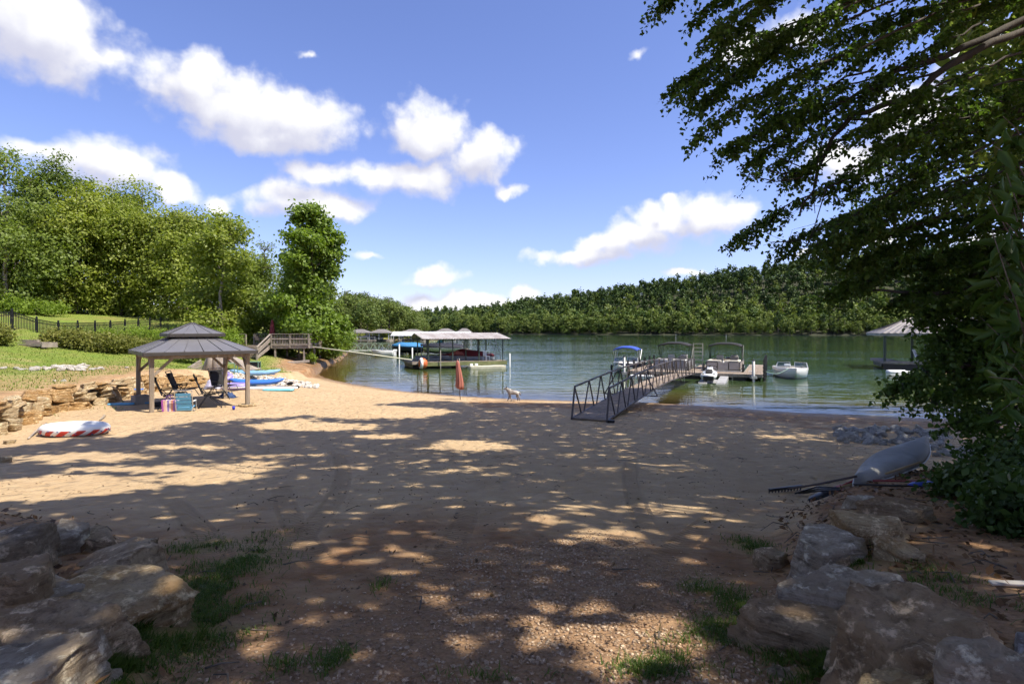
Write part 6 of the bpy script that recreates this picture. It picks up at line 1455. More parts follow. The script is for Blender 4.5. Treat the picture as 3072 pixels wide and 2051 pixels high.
def bimini_top(t, y0, y1, hw, z0, z1, m_, fm_, crown_=.22):
    def arch(y, k): 
        a = -1 + 2 * k / 12; return Vector((hw * math.copysign(abs(a) ** .9, a), y, z1 + crown_ * (1 - abs(a) ** 2.6) - .08 * abs((y - (y0 + y1) / 2) / (y1 - y0) * 2) ** 2))
    m = MB(); m.loft([[arch(y, k) for k in range(13)] + [arch(y, k) - Vector((0, 0, .09)) for k in reversed(range(13))] for y in np.linspace(y0, y1, 6)], True, True); bc_ = m.build('bimini_canvas', m_, t, True)
    ym = (y0 + y1) / 2
    for s in (1, -1):
        for (ya, yb) in ((y0 + .02, ym - .15), (y1 - .02, ym + .15), (ym, ym)): m = MB(); m.tube([(s * hw, ya, z1 - .06), (s * hw * 1.0, yb, z0)], .02, 6); m.build('bimini_leg', fm_, bc_)
def pontoon(label, loc, rz, panel, seatm, L_=6.6, B=2.55):
    """bow at local y=0 facing -y, deck along +y"""
    t = thing('pontoon_boat', label, 'boat', loc, rz, 'pontoon boats moored at the dock'); dz = .55
    for s in (-1, 1):
        m = MB(); m.tube([(s * .85, -.35, .32), (s * .85, -.05, .18), (s * .85, .5, .14), (s * .85, L_ - .1, .14), (s * .85, L_, .14)], [.06, .24, .33, .33, .28], 14); m.build('pontoon', ALU, t, True)
    MB().b2(-B/2, B/2, 0, L_, dz - .10, dz).build('deck', pm('boat_deck', (.22, .21, .20), .7), t, bev=.02); MB().b2(-B/2 - .01, B/2 + .01, -.02, -.001, dz - .11, dz + .01).build('bow_trim', ALU, t)
    RL = BLACKM; fh = .62
    def fence(a, b, gate=None):
        a, b = Vector(a), Vector(b); n = max(1, round((b - a).length / .62)); m = MB()
        for k in range(n + 1): p = a.lerp(b, k / n); m.bar(p, p + Vector((0, 0, fh)), .035)
        for h in (.04, fh): m.bar(a + Vector((0, 0, h)), b + Vector((0, 0, h)), .04)
        fr_ = m.build('fence_rail', RL, t)
        for k in range(n): p, q = a.lerp(b, (k + .06) / n), a.lerp(b, (k + .94) / n); c_ = (p + q) / 2 + Vector((0, 0, fh * .53)); dv_ = q - p; MB().box(c_, (dv_.length, .016, fh * .84), Matrix.Rotation(math.atan2(dv_.y, dv_.x), 3, 'Z')).build('fence_panel', panel, fr_)
    e = B / 2 - .06; fence((-e, .35, dz), (-.40, .35, dz)); fence((.40, .35, dz), (e, .35, dz)); fence((-e, .35, dz), (-e, L_ - .5, dz)); fence((e, .35, dz), (e, L_ - .5, dz)); fence((-e, L_ - .5, dz), (.3, L_ - .5, dz))
    m = MB(); m.box((0, .34, dz + fh * .5), (.74, .03, fh * .86)); m.build('bow_gate', panel, t); m = MB()
    for k in range(9): m.box((-.22 + k * .055, .318, dz + fh * .55 + .012 * math.sin(k * 2.1)), (.04, .006, .035 + .02 * (k % 3 == 0)))
    o_ = m.build('lettering', pm('letter_pale', (.62, .60, .58), .5), t); o_['kind'] = 'stuff'
    for s in (-1, 1):
        MB().b2(s * .62 - .5, s * .62 + .5, .45, 2.3, dz + .01, dz + .40).build('seat_base', seatm, t, bev=.04); MB().b2(s * (e - .16) - .12, s * (e - .16) + .12, .45, 2.3, dz + .40, dz + .74).build('seat_back', seatm, t, bev=.06)
        MB().b2(s * .62 - .5, s * .62 + .5, .42, .62, dz + .40, dz + .76).build('seat_back', seatm, t, bev=.06)
    MB().b2(-e + .08, e - .5, L_ - 1.35, L_ - .6, dz + .01, dz + .42).build('stern_bench', seatm, t, bev=.04)
    MB().b2(.35, .95, 3.0, 3.6, dz + .01, dz + .95).build('console', pm('console_grey', (.2, .19, .18), .5), t, bev=.05); m = MB(); m.tube([(.65 + .2 * math.cos(a_ * .524), 3.7 + .04 * math.sin(a_ * .524), dz + .86 + .2 * math.sin(a_ * .524)) for a_ in range(13)], .018, 6); m.build('steering_wheel', BLACKM, t)
    for (x, y) in ((.55, 4.3), (-.55, 4.3)): MB().b2(x - .27, x + .27, y - .27, y + .27, dz + .25, dz + .48).build('captain_seat', seatm, t, bev=.06); MB().b2(x - .27, x + .27, y + .22, y + .34, dz + .42, dz + .98).build('captain_seat_back', seatm, t, bev=.05)
    bimini_top(t, 2.2, 4.9, e + .02, dz + fh, 2.40, BLACKF, BLACKM, .22)
    m = MB(); m.tube([(.0, 3.5, 2.6), (.0, 3.5, 3.25)], .014, 6); m.build('light_pole', ALU, t); m = MB(); m.box((0, L_ + .25, .55), (.42, .45, 1.0)); m.box((0, L_ + .25, 1.1), (.5, .6, .35)); m.build('engine', BLACKM, t, bev=.06)
    m = MB()
    for k, (x, y) in enumerate([(-.1, 2.0), (.35, 1.4)]): m.lathe([(.06, 0), (.05, .16), (.015, .2), (.015, .3)], (x, y, dz + .41), 8)
    m.build('bottle_holder', WHITEP, t); return t
def dk_at(x, y, z=0.0): w = D0 + Uv * x + Vv * y; return (w.x, w.y, z)
pontoon('pontoon boat with grey-white seats and black canopy behind the gangway', dk_at(-1.75, 2.15), VA, pm('panel_grey', (.30, .30, .32), .5), pm('grey_vinyl', (.66, .64, .60), .5, .12, 4, .05))
pt2 = pontoon('pontoon boat with beige panels, cream seats and black canopy on the right', dk_at(2.22, 2.15), VA, pm('panel_beige', (.46, .41, .36), .4, .1, 4, .02), CREAM)
bowrider('motor_boat', 'white motor boat with blue hull band under a blue canopy', dk_at(-6.0, 9.0), VA + math.pi, 5.9, 2.3, WHITEG, NAVY, BLUEC)
bowrider('motor_boat', 'open white motor boat with windshields at the right end of the dock', dk_at(6.75, 8.2, -.10), VA + math.pi + .08, 5.8, 2.35, WHITEG)
ro = MB(); a, b = Vector(dk_at(5.2, 1.5, .62)), Vector(dk_at(6.7, 2.5, .82)); ro.tube([a.lerp(b, k / 8) - Vector((0, 0, .28 * math.sin(math.pi * k / 8))) for k in range(9)], .022, 6)
o = ro.build('mooring_rope', pm('rope_green', (.30, .45, .36), .8), None, True); tag(o, 'slack green rope tying the open white boat to the dock', 'rope')
# black fender on the blue-topped boat
m = MB(); m.lathe([(.02, 0), (.09, .05), (.10, .4), (.05, .5), (.02, .56)], n=10); o = m.build('boat_fender', BLACKM, None, True); o.location = dk_at(-7.25, 5.6, .05); tag(o, 'black fender hanging from the blue-topped boat', 'fender')
# jet ski on its floating ramp
FR_ = thing('jet_ski_ramp', 'grey floating ramp under the jet ski', 'ramp', dk_at(1.95, -3.3), VA)
for x0, x1 in ((-.85, -.28), (.28, .85)): MB().add([(x0, -.2, -.15), (x1, -.2, -.15), (x1, 3.2, -.15), (x0, 3.2, -.15), (x0, 0, .10), (x1, 0, .10), (x1, 3.2, .30), (x0, 3.2, .30)], [(3,2,1,0),(4,5,6,7),(0,1,5,4),(1,2,6,5),(2,3,7,6),(3,0,4,7)]).build('float', pm('ramp_grey', (.36, .36, .37), .7, .3, 5, .1), FR_, bev=.03)
MB().b2(-.275, .275, .2, 3.1, -.14, .04).build('cradle', pm('ramp_grey', (.36, .36, .37), .7), FR_)
JS = thing('jet_ski', 'white jet ski with black seat parked stern out on its ramp', 'jet ski', dk_at(1.75, -3.25, .10), VA + .05)
rg = []
for k in range(13):
    u = k / 12; y = 3.0 * u; bw = .52 * (1 - max(0, (u - .45) / .55) ** 2.2) + .02; z0 = .08 + .35 * max(0, (u - .6) / .4) ** 2; z1 = .52 + .16 * u; rg.append([(0, y, z0), (bw * .8, y, z0 + .12), (bw, y, z1 - .12), (bw * .86, y, z1), (-bw * .86, y, z1), (-bw, y, z1 - .12), (-bw * .8, y, z0 + .12)])
MB().loft(rg).build('hull', WHITEG, JS, True)
MB().loft([[(-.24, y, .5), (.24, y, .5), (.17, y, .5 + h), (-.17, y, .5 + h)] for y, h in ((.35, .12), (.6, .26), (1.2, .30), (1.7, .26), (1.95, .10))]).build('seat', BLACKF, JS, True, .03)
MB().loft([[(-.26 * s, y, .55), (.26 * s, y, .55), (.18 * s, y, .55 + h), (-.18 * s, y, .55 + h)] for y, h, s in ((1.75, .15, 1), (2.0, .38, 1), (2.3, .36, .9), (2.75, .12, .5))]).build('cowl', WHITEG, JS, True)
m = MB(); m.tube([(-.40, 1.85, .98), (-.15, 1.98, 1.0), (.15, 1.98, 1.0), (.40, 1.85, .98)], .022, 6); m.bar((0, 2.05, .85), (0, 1.98, 1.0), .08); hb_ = m.build('handlebar', BLACKM, JS)
for s in (-1, 1): m = MB(); m.box((s * .44, 1.85, .92), (.05, .05, .12)); m.build('mirror', BLACKM, hb_, bev=.01); MB().b2(s * .36 - .07, s * .36 + .07, .10, .55, .53, .56).build('foot_pad', BLACKM, JS); 
MB().b2(-.34, .34, -.04, .02, .10, .40).build('transom', BLACKM, JS, bev=.02)
# white bow of a small float left of the gangway and low dock step under the deck edge
MB_ = MB(); MB_.b2(-.9, .9, -.3, .3, -.1, .22); o = MB_.build('dock_float', WHITEP, None, bev=.06); o.location = dk_at(-3.3, -.55); o.rotation_euler = (0, 0, VA); tag(o, 'white float at the left front edge of the dock', 'float')
t = thing('swim_ladder', 'small metal swim ladder hanging under the right front of the dock', 'ladder', dk_at(2.9, -.12, 0), VA)
for s in (-.18, .18): MB().bar((s, 0, -.25), (s, -.0, .40), .03).build('side_rail', GALV, t)
for k in range(3): MB().bar((-.18, 0, -.15 + k * .2), (.18, 0, -.15 + k * .2), .03).build('rung', GALV, t)
# odds and ends on the right finger
t = thing('dock_cleat', 'white dock cleat with line on the right finger of the dock', 'cleat', dk_at(4.3, 1.1, DZ), VA); m = MB(); m.bar((-.06, 0, 0), (-.06, 0, .12), .05); m.bar((.06, 0, 0), (.06, 0, .12), .05); m.build('base', WHITEP, t); MB().bar((-.22, 0, .14), (.22, 0, .14), .06).build('horn', WHITEP, t, bev=.02)

# ------------------------------------------------------------------ covered docks
def corrugated(p0, p1, q1, q0, n, amp, m_, name, parent):
    """ribbed sheet between eave p0-p1 and ridge q0-q1"""
    p0, p1, q0, q1 = map(Vector, (p0, p1, q0, q1)); nn = (p1 - p0).cross(q0 - p0).normalized(); vs, fs = [], []
    for k in range(n + 1):
        o_ = nn * (amp if k % 2 else 0); u = k / n; a, b = p0.lerp(p1, u) + o_, q0.lerp(q1, u) + o_; vs += [a, b, a - nn * .03, b - nn * .03]
    for k in range(n): i = k * 4; fs += [(i, i+4, i+5, i+1), (i+2, i+3, i+7, i+6), (i, i+2, i+6, i+4), (i+1, i+5, i+7, i+3)]
    fs += [(0, 1, 3, 2), (n*4, n*4+2, n*4+3, n*4+1)]
    return MB().add(vs, fs).build(name, m_, parent)
TIN = pm('old_tin', (.58, .56, .52), .5, .45, 1.6, .05, metal=.25, stretch=(4, 1, 1), dark=(.34, .29, .26)); TINW = pm('white_tin', (.62, .62, .63), .45, .12, 2, .03, metal=.1)
POSTD = pm('weathered_pipe', (.26, .25, .22), .7, .4, 4, .1); FASG = pm('green_fascia', (.22, .24, .10), .8, .5, 4, .2); POSTG = pm('green_post', (.045, .065, .055), .5, .2, 4, .05)
aA = math.atan2(.34, .94); pA_ = P(1277, 1085, 52.6); DA = thing('covered_dock', 'covered boat dock with rusty corrugated roof and green fascia', 'dock', (pA_.x, pA_.y, 0), aA)
LA, WA = 7.9, 6.0; zA = .66
dock_deck(0, LA, 0, 1.4, True, zA, DA, DECKW, .2); dock_deck(0, LA, WA - 1.2, WA, True, zA, DA, DECKW, .2); dock_deck(-1.2, -.05, 0, WA, False, zA, DA, DECKW, .3)
MB().b2(-.02, LA + .06, -.085, -.045, zA - .40, zA - .04).build('green_fascia', FASG, DA)
ze_, zr_ = 2.78, 3.32
corrugated((-.35, -.45, ze_), (LA + .35, -.45, ze_), (LA + .15, WA / 2, zr_), (-.55, WA / 2, zr_), 66, .035, TIN, 'roof_sheet', DA); corrugated((LA + .35, WA + .45, ze_), (-.35, WA + .45, ze_), (-.55, WA / 2, zr_ + .004), (LA + .15, WA / 2, zr_ + .004), 66, .035, TIN, 'roof_sheet', DA)
for (x, y) in ((.3, .2), (2.6, .15), (5.2, .2), (7.6, .2), (.3, WA - .3), (2.6, WA - .3), (5.2, WA - .3), (7.6, WA - .3), (.4, 1.3), (4.2, 1.3), (6.4, WA - 1.3)): MB().b2(x - .05, x + .05, y - .05, y + .05, zA, ze_ - .05).build('roof_post', POSTG, DA)
for y in (.2, WA - .3): MB().bar((-.3, y, ze_ - .04), (LA + .3, y, ze_ - .04), .07, .12).build('roof_beam', POSTG, DA)
for x in (-.3, LA * .33, LA * .66, LA + .2):
    MB().bar((x, -.3, ze_ - .10), (x, WA + .3, ze_ - .10), .05, .08).build('rafter', POSTG, DA); MB().bar((x, WA / 2, ze_ - .1), (x, WA / 2, zr_ - .05), .05).build('rafter', POSTG, DA)
for x in (1.4, 4.5):
    MB().bar((x - 1, .2, ze_ - .1), (x, .2, ze_ - .75), .03).build('sway_brace', GALV, DA); MB().bar((x + 1, .2, ze_ - .1), (x, .2, ze_ - .75), .03).build('sway_brace', GALV, DA)
def apt(x, y, z): w = rot2(aA) @ Vector((x, y, 0)); return Vector((pA_.x + w.x, pA_.y + w.y, z))
def covered_boat(label, loc, rz, L_, B, hullm, cover, lumps, group=None, hum=.4):
    t = thing('covered_boat', label, 'boat', loc, rz, group); rings = hull_rings(L_, B, .75, .2, 13); MB().loft(rings).build('hull', hullm, t, True)
    rg = []; n = len(rings)
    for i, r_ in enumerate(rings):
        u = i / (n - 1); w = abs(r_[4][0]) + .03; z = r_[4][2] + .02; hh = sum(a_ * math.exp(-((u - c_) / s_) ** 2) for c_, a_, s_ in lumps); rg.append([(w, r_[0][1], z - .14), (w, r_[0][1], z), (w * .55, r_[0][1], z + hh * .8), (0, r_[0][1], z + hh), (-w * .55, r_[0][1], z + hh * .8), (-w, r_[0][1], z), (-w, r_[0][1], z - .14)])
    MB().loft(rg).build('cover', cover, t, True); return t
covered_boat('boat with maroon cover in the rusty-roofed dock', apt(7.4, 3.2, .35), aA + math.pi / 2, 5.2, 2.0, pm('hull_grey', (.42, .42, .43), .4), pm('maroon_cover', (.16, .014, .02), .7, .25, 4, .1), [(.35, .42, .3), (.62, .38, .15)])
covered_boat('low grey boat with grey cover at the left of the rusty-roofed dock', apt(3.4, 4.2, .15), aA + math.pi / 2, 3.6, 1.6, pm('hull_grey', (.42, .42, .43), .4), pm('grey_cover', (.26, .27, .28), .8), [(.5, .12, .3)])
cloth('red_cover', 'crumpled faded red cloth on top of the maroon boat cover', 'cover', apt(3.6, 2.6, 1.15), 1.5, .9, .45, pm('faded_red', (.55, .16, .13), .85, .4, 6, .2), 12)
t = thing('plastic_chair', 'white plastic chair on the deck of the rusty-roofed dock', 'chair', apt(6.1, .75, zA), aA + .4)
MB().b2(-.24, .24, -.24, .24, .40, .44).build('seat', WHITEP, t); 
for k in range(4): MB().b2(-.21 + k * .12, -.14 + k * .12, .22, .25, .44, .86).build('back_slat', WHITEP, t)
MB().b2(-.25, .25, .215, .26, .86, .92).build('back_rail', WHITEP, t)
for x in (-.22, .22):
    for y in (-.22, .22): MB().bar((x, y, .002), (x, y, .40), .045).build('leg', WHITEP, t)
    MB().bar((x * 1.12, -.24, .64), (x * 1.12, .24, .66), .05).build('armrest', WHITEP, t)
t = thing('boarding_ladder', 'bent silver boarding ladder at the right end of the rusty-roofed dock', 'ladder', apt(7.2, .5, zA), aA)
for s in (-.25, .25): m = MB(); m.tube([(s, 0, .002), (s, 0, .85), (s - .1, .1, 1.1), (s - .5, .2, 1.9), (s - .55, .3, 2.0)], .025, 6); m.build('side_rail', GALV, t, True)
for k in range(5): MB().bar((-.25 - .09 * max(0, k - 2), .03 * k, .3 + k * .32), (.25 - .09 * max(0, k - 2), .03 * k, .3 + k * .32), .03).build('rung', GALV, t)
t = thing('dock_float', 'long cream float in the water before the rusty-roofed dock', 'float', apt(3.9, -.75, 0), aA + .02)
MB().loft([[(x, -.45 * w, -.2), (x, .45 * w, -.2), (x, .5 * w, .24), (x, -.5 * w, .24)] for x, w in ((0, .9), (.1, 1), (3.1, 1), (3.6, .75))]).build('hull', pm('cream_float', (.70, .66, .50), .6, .25, 3, .1), t, bev=.04)
for x in (.25, .75): MB().b2(x - .14, x + .14, -.14, .14, .242, .46).build('cleat_block', WHITEP, t, bev=.03)
t = thing('towable_tube', 'orange and white towable tube hung at the left corner of the rusty-roofed dock', 'tube', apt(-.35, -.5, .55), aA); OR = pm('orange_vinyl', (.60, .15, .05), .45, .2, 4, .05)
for k in range(10):
    a = k / 10 * math.pi * 2; rgs = []
    for j in range(9):
        b_ = -math.pi / 2 + math.pi * j / 8; rgs.append([(math.cos(b_) * .30 * s_[0] , math.cos(b_) * .0, 0) for s_ in ((1, 1),)])
m = MB(); m.lathe([(.05, -.42), (.30, -.36), (.46, -.18), (.50, 0), (.46, .18), (.30, .36), (.05, .42)], n=20); m.xf(Matrix.Rotation(math.pi / 2, 4, 'Y')); m.build('cover', OR, t, True)
m = MB(); m.lathe([(.44, -.14), (.52, -.08), (.53, .08), (.44, .14)], n=20); m.xf(Matrix.Rotation(math.pi / 2, 4, 'Y')); m.xf(Matrix.Translation((-.16, 0, 0))); m.build('white_rim', WHITEP, t, True)
for i, (x, y, h, mt) in enumerate([(LA + .3, -.2, 1.35, WHITEP), (1.35, -.22, 1.75, POSTD), (-.1, 1.6, 2.3, POSTD), (3.15, -.2, .95, POSTD)]):
    w = apt(x, y, 0); t = thing('mooring_post', ['white mooring post off the right end of the rusty-roofed dock', 'grey mooring post in front of the rusty-roofed dock, left half', 'tall grey mooring post behind the orange tube', 'short grey mooring post in front of the rusty-roofed dock, middle'][i], 'post', (w.x, w.y, 0), 0, 'mooring posts'); m = MB(); m.tube([(0, 0, -2.5), (0, 0, h)], .045, 8); m.build('pipe', mt, t, True)
# stiff arm from the deck to that dock
a, b = P(938, 1040, 50.5), apt(-1.2, .3, .85); o = MB(); o.tube([a, b], .05, 8); o = o.build('stiff_arm', pm('pale_pipe', (.62, .60, .45), .5), None, True); tag(o, 'long pale pipe running from the wooden deck to the rusty-roofed dock', 'pipe')
# second covered dock behind
aB = .10; pB_ = PZ(1178, 1062, 0); pB_.z = 0; DB = thing('covered_dock', 'covered dock with plain white metal roof behind the rusty-roofed one', 'dock', pB_, aB); LB, WB = 11.5, 6.5
dock_deck(0, LB, 0, 1.2, True, .6, DB, DECKW, .4); dock_deck(0, 1.2, 1.25, WB, False, .6, DB, DECKW, .4); dock_deck(LB - 1.2, LB, 1.25, WB, False, .6, DB, DECKW, .4)
corrugated((-.3, -.4, 2.75), (LB + .3, -.4, 2.75), (LB + .3, WB / 2, 3.35), (-.3, WB / 2, 3.35), 40, .03, TINW, 'roof_sheet', DB); corrugated((LB + .3, WB + .4, 2.75), (-.3, WB + .4, 2.75), (-.3, WB / 2, 3.354), (LB + .3, WB / 2, 3.354), 40, .03, TINW, 'roof_sheet', DB)
for x in (.2, 2.6, 5.0, 7.4, 9.6, LB - .2):
    for y in (.2, WB - .2): MB().b2(x - .07, x + .07, y - .07, y + .07, .6, 2.72).build('roof_post', WOOD if x < 1 else POSTG, DB)
def bpt(x, y, z): w = rot2(aB) @ Vector((x, y, 0)); return Vector((pB_.x + w.x, pB_.y + w.y, z))
covered_boat('boat under a bright blue tarpaulin in the white-roofed dock', bpt(4.6, -1.2, .45), aB + math.pi / 2, 4.6, 2.2, NAVY, pm('tarp_blue', (.05, .22, .46), .6, .2, 3, .15), [(.3, .55, .4), (.75, .35, .2)])
covered_boat('dark covered pontoon boat in front of the white-roofed dock', bpt(10.6, -2.0, .35), aB + math.pi / 2, 6.4, 2.4, ALU, pm('dark_cover', (.015, .017, .03), .7, .2, 3, .1), [(.55, .55, .5), (.2, .2, .2)])
bowrider('motor_boat', 'white and black motor boat at the right end of the white-roofed dock', bpt(8.6, .9, .45), aB + math.pi / 2, 5.4, 2.2, WHITEG, NAVY)
cloth('teal_cover', 'teal cloth bundle on a boat in the white-roofed dock', 'cover', bpt(7.0, 1.4, 1.55), 1.1, .9, .6, pm('teal_cloth', (.10, .42, .45), .8), 21)
bowrider('dinghy', 'small white dinghy moored between the two covered docks', PZ(1180, 1068, 0), aB + math.pi / 2 + .1, 2.9, 1.3, WHITEG, None, None, 'boat')
for i, (px, py, h, mt) in enumerate([(1198, 1068, 1.65, WHITEP), (1237, 1073, 1.3, WHITEP), (1216, 1057, 1.6, WHITEP)]):
    w = PZ(px, py, 0); t = thing('mooring_post', ['white mooring post left of the white-roofed dock', 'thick white mooring post right of the first', 'white mooring post close before the white-roofed dock'][i], 'post', (w.x, w.y, 0), 0, 'mooring posts'); m = MB(); m.tube([(0, 0, -2.5), (0, 0, h)], .08, 8); m.build('pipe', mt, t, True)
# green truss gangway to the second dock
a, b = Vector((-26.0, 84.5, .55)), Vector((bpt(0, .6, .62))); L_ = (b - a).length; t = thing('gangway', 'green steel truss gangway from the wooded bank to the white-roofed dock', 'gangway', a, math.atan2(b.y - a.y, b.x - a.x)); GG = pm('green_steel', (.26, .34, .24), .6, .3, 4, .05)
MB().b2(0, L_, -.6, .6, -.05, .05).build('floor', pm('pale_plank', (.55, .53, .5), .8), t)
for y in (-.62, .62):
    MB().bar((0, y, 1.05), (L_, y, 1.05), .07).build('top_rail', GG, t); MB().bar((0, y, -.08), (L_, y, -.08), .08).build('bottom_chord', GG, t); n = 7
    for k in range(n):
        x0, x1, x2 = L_ * k / n, L_ * (k + .5) / n, L_ * (k + 1) / n; MB().bar((x0, y, -.06), (x1, y, 1.04), .06).build('diagonal', GG, t); MB().bar((x1, y, 1.04), (x2, y, -.06), .06).build('diagonal', GG, t)
# far hip-roofed docks
SHG = pm('shingle_grey', (.20, .185, .18), .85, .25, 2, .1); FPOST = pm('pale_post', (.55, .57, .60), .5)
def hip_dock(label, px, d, wpx, dep=8.0, zr=3.9, boat=None):
    w = wpx * d / F; x = (px - CX) / F * d; t = thing('roofed_dock', label, 'dock', (x, d, 0), 0, 'hip-roofed docks on the far left shore'); ze = 2.75; hw = w / 2
    m = MB(); rx = hw * .28; E = [(-hw, 0, ze), (hw, 0, ze), (hw, dep, ze), (-hw, dep, ze)]; A, B = (-rx, dep / 2, zr), (rx, dep / 2, zr)
    m.add(E + [A, B] + [(p[0], p[1], ze - .15) for p in E], [(0,1,5,4),(1,2,5),(2,3,4,5),(3,0,4),(6,9,8,7),(0,6,7,1),(1,7,8,2),(2,8,9,3),(3,9,6,0)]); m.build('roof', SHG, t)
    for (px2, py2) in ((-hw + .4, .4), (hw - .4, .4), (0, .4), (-hw + .4, dep - .4), (hw - .4, dep - .4), (-hw + .4, dep / 2), (hw - .4, dep / 2)): MB().b2(px2 - .09, px2 + .09, py2 - .09, py2 + .09, .55, ze - .155).build('roof_post', FPOST, t)
    for x0, x1 in ((-hw, -hw + 1.2), (hw - 1.2, hw)): MB().b2(x0, x1, .0, dep, -.3, .55).build('pier', WOODG, t)
    MB().b2(-hw + 1.25, hw - 1.25, dep - 1.2, dep, -.3, .548).build('pier', WOODG, t)
    MB().bar((-hw, .05, 1.45), (-hw + 1.6, .05, 1.45), .06).build('handrail', FPOST, t)
    return t
hip_dock('leftmost hip-roofed dock by the poplar, empty slip with handrail', 1071, 186, 66)
hip_dock('second hip-roofed dock from the left, with a dark boat under it', 1136, 182, 66)
hip_dock('wide hip-roofed dock seen above the white metal roof', 1232, 190, 78)
hip_dock('brown hip-roofed dock seen above the left of the rusty roof', 1333, 232, 64, zr=4.3)
hip_dock('small hip-roofed dock at the far right of the row', 1391, 240, 46, zr=4.4)
covered_boat('dark pontoon boat with cover inside the second hip-roofed dock', ((1150 - CX) / F * 186, 185, .4), math.pi / 2, 8.0, 2.5, ALU, pm('dark_cover', (.015, .017, .03), .7), [(.5, .8, .4)])
t = thing('fixed_pier', 'low pier with railing between the two nearest hip-roofed docks and the shore', 'pier', P(1040, 1020, 178)); t.location.z = 0
MB().b2(0, 9, 0, 1.4, .2, .55).build('walkway', WOODG, t); 
for k in range(5): MB().b2(k * 2.2 - .05, k * 2.2 + .05, .0, .1, -1, 1.55).build('post', FPOST, t)
MB().bar((0, .05, 1.5), (9, .05, 1.5), .07).build('handrail', FPOST, t)
# right covered dock half hidden by the tree
pR = PZ(2651, 1108, 0); DR = thing('covered_dock', 'covered dock with ribbed metal hip roof half hidden by the hanging branches', 'dock', (pR.x, pR.y, 0), -.42); LR, WR = 10.0, 7.0
dock_deck(0, LR, 0, 1.3, True, .75, DR, WOODG, .4); dock_deck(0, 1.3, 1.35, WR, False, .75, DR, WOODG, .4); dock_deck(LR - 1.3, LR, 1.35, WR, False, .75, DR, WOODG, .4)
MB().b2(-.05, LR + .05, -.09, -.05, .0, .50).build('dark_skirt', BLACKM, DR)
ze, zr = 3.3, 4.75; RTN = pm('brown_tin', (.23, .21, .20), .45, .2, 3, .03, metal=.3)
corrugated((-.4, -.4, ze), (LR + .4, -.4, ze), (LR - 2.6, WR / 2, zr), (2.6, WR / 2, zr), 44, .05, RTN, 'roof_sheet', DR); corrugated((LR + .4, WR + .4, ze), (-.4, WR + .4, ze), (2.6, WR / 2, zr), (LR - 2.6, WR / 2, zr), 44, .05, RTN, 'roof_sheet', DR)
corrugated((-.4, WR + .4, ze - .002), (-.4, -.4, ze - .002), (2.6, WR / 2 - .02, zr), (2.6, WR / 2 + .02, zr), 30, .05, RTN, 'roof_sheet', DR); corrugated((LR + .4, -.4, ze - .002), (LR + .4, WR + .4, ze - .002), (LR - 2.6, WR / 2 + .02, zr), (LR - 2.6, WR / 2 - .02, zr), 30, .05, RTN, 'roof_sheet', DR)
for (x, y) in ((.1, .1), (1.2, WR - .2), (3.2, .1), (6.4, .1), (LR - .1, .1), (5, WR - .2), (LR - .1, WR - .2), (2.4, 1.2)): MB().b2(x - .09, x + .09, y - .09, y + .09, .75, ze - .03).build('roof_post', POSTG, DR)
MB().bar((-.3, -.3, ze - .12), (LR + .3, -.3, ze - .12), .08, .2).build('eave_board', GALV, DR); MB().bar((-.3, -.26, ze - .12), (-.3, WR + .3, ze - .12), .08, .2).build('eave_board', GALV, DR)
def rpt(x, y, z): w = rot2(-.42) @ Vector((x, y, 0)); return Vector((pR.x + w.x, pR.y + w.y, z))
t = thing('deck_chair', 'pale folding deck chair on the half-hidden dock', 'chair', rpt(2.9, .6, .75), .6)
MB().box((0, 0, .42), (.6, .7, .04)).build('seat', FPOST, t); MB().box((0, .42, .75), (.6, .04, .7), Matrix.Rotation(-.35, 3, 'X')).build('backrest', FPOST, t)
for x in (-.28, .28): MB().bar((x, -.35, 0.002), (x, .35, .45), .04).build('leg', FPOST, t); MB().bar((x, .35, 0.002), (x, -.35, .45), .04).build('leg', FPOST, t)
for i, (px, py, w_, m_) in enumerate([(2687, 1117, .75, WHITEP), (2737, 1120, .8, WHITEP), (2800, 1126, 1.5, pm('yellow_float', (.66, .52, .22), .5))]):
    m = MB(); m.loft([[(x * w_, -.3 * s_, -.12), (x * w_, .3 * s_, -.12), (x * w_, .34 * s_, .10), (x * w_, .15 * s_, .22), (x * w_, -.15 * s_, .22), (x * w_, -.34 * s_, .10)] for x, s_ in ((-1, .5), (-.8, .9), (0, 1), (.8, .9), (1, .5))]); o = m.build('mooring_float', m_, None, True); w = PZ(px, py, 0); o.location = w; tag(o, ['left white float in the water before the half-hidden dock', 'right white float in the water before the half-hidden dock', 'long yellow float in the water behind the hanging branches'][i], 'float', 'floats by the half-hidden dock')
# ------------------------------------------------------------------ canoe and tools on the right
ca, cb_ = G(2560, 1462), G(2790, 1408); cdir = (cb_ - ca); cang = math.atan2(cdir.y, cdir.x); CN = thing('canoe', 'pale grey canoe lying upside down on the right bank', 'canoe', ca, cang); CN.scale = (1, .9, .58); Lc = 4.7
rg = []
for k in range(17):
    u = k / 16; v = min(u, 1 - u) * 2; bw = .38 * (1 - (1 - v) ** 1.7) + .012; hh = .30 - .05 * (1 - v) ** 2 + .06 * (1 - v) ** 4; x = Lc * u + (.06 if u == 0 else 0)
    rg.append([(x, bw * math.cos(a_), (hh if .05 < u < .95 else hh * .8) * math.sin(a_) ** .7 if math.sin(a_) > 1e-6 else 0.0) for a_ in np.linspace(0, math.pi, 13)])
m = MB(); m.loft(rg, False, False); o = m.build('hull', pm('canoe_grey', (.40, .39, .36), .7, .5, 3, .05), CN, True); so = o.modifiers.new('thick', 'SOLIDIFY'); so.thickness = .02
for s in (0, -1): m = MB(); m.tube([(r_[s][0], r_[s][1], r_[s][2] + .01) for r_ in rg], .018, 6); m.build('gunwale', pm('canoe_trim', (.48, .49, .49), .5), CN, True)
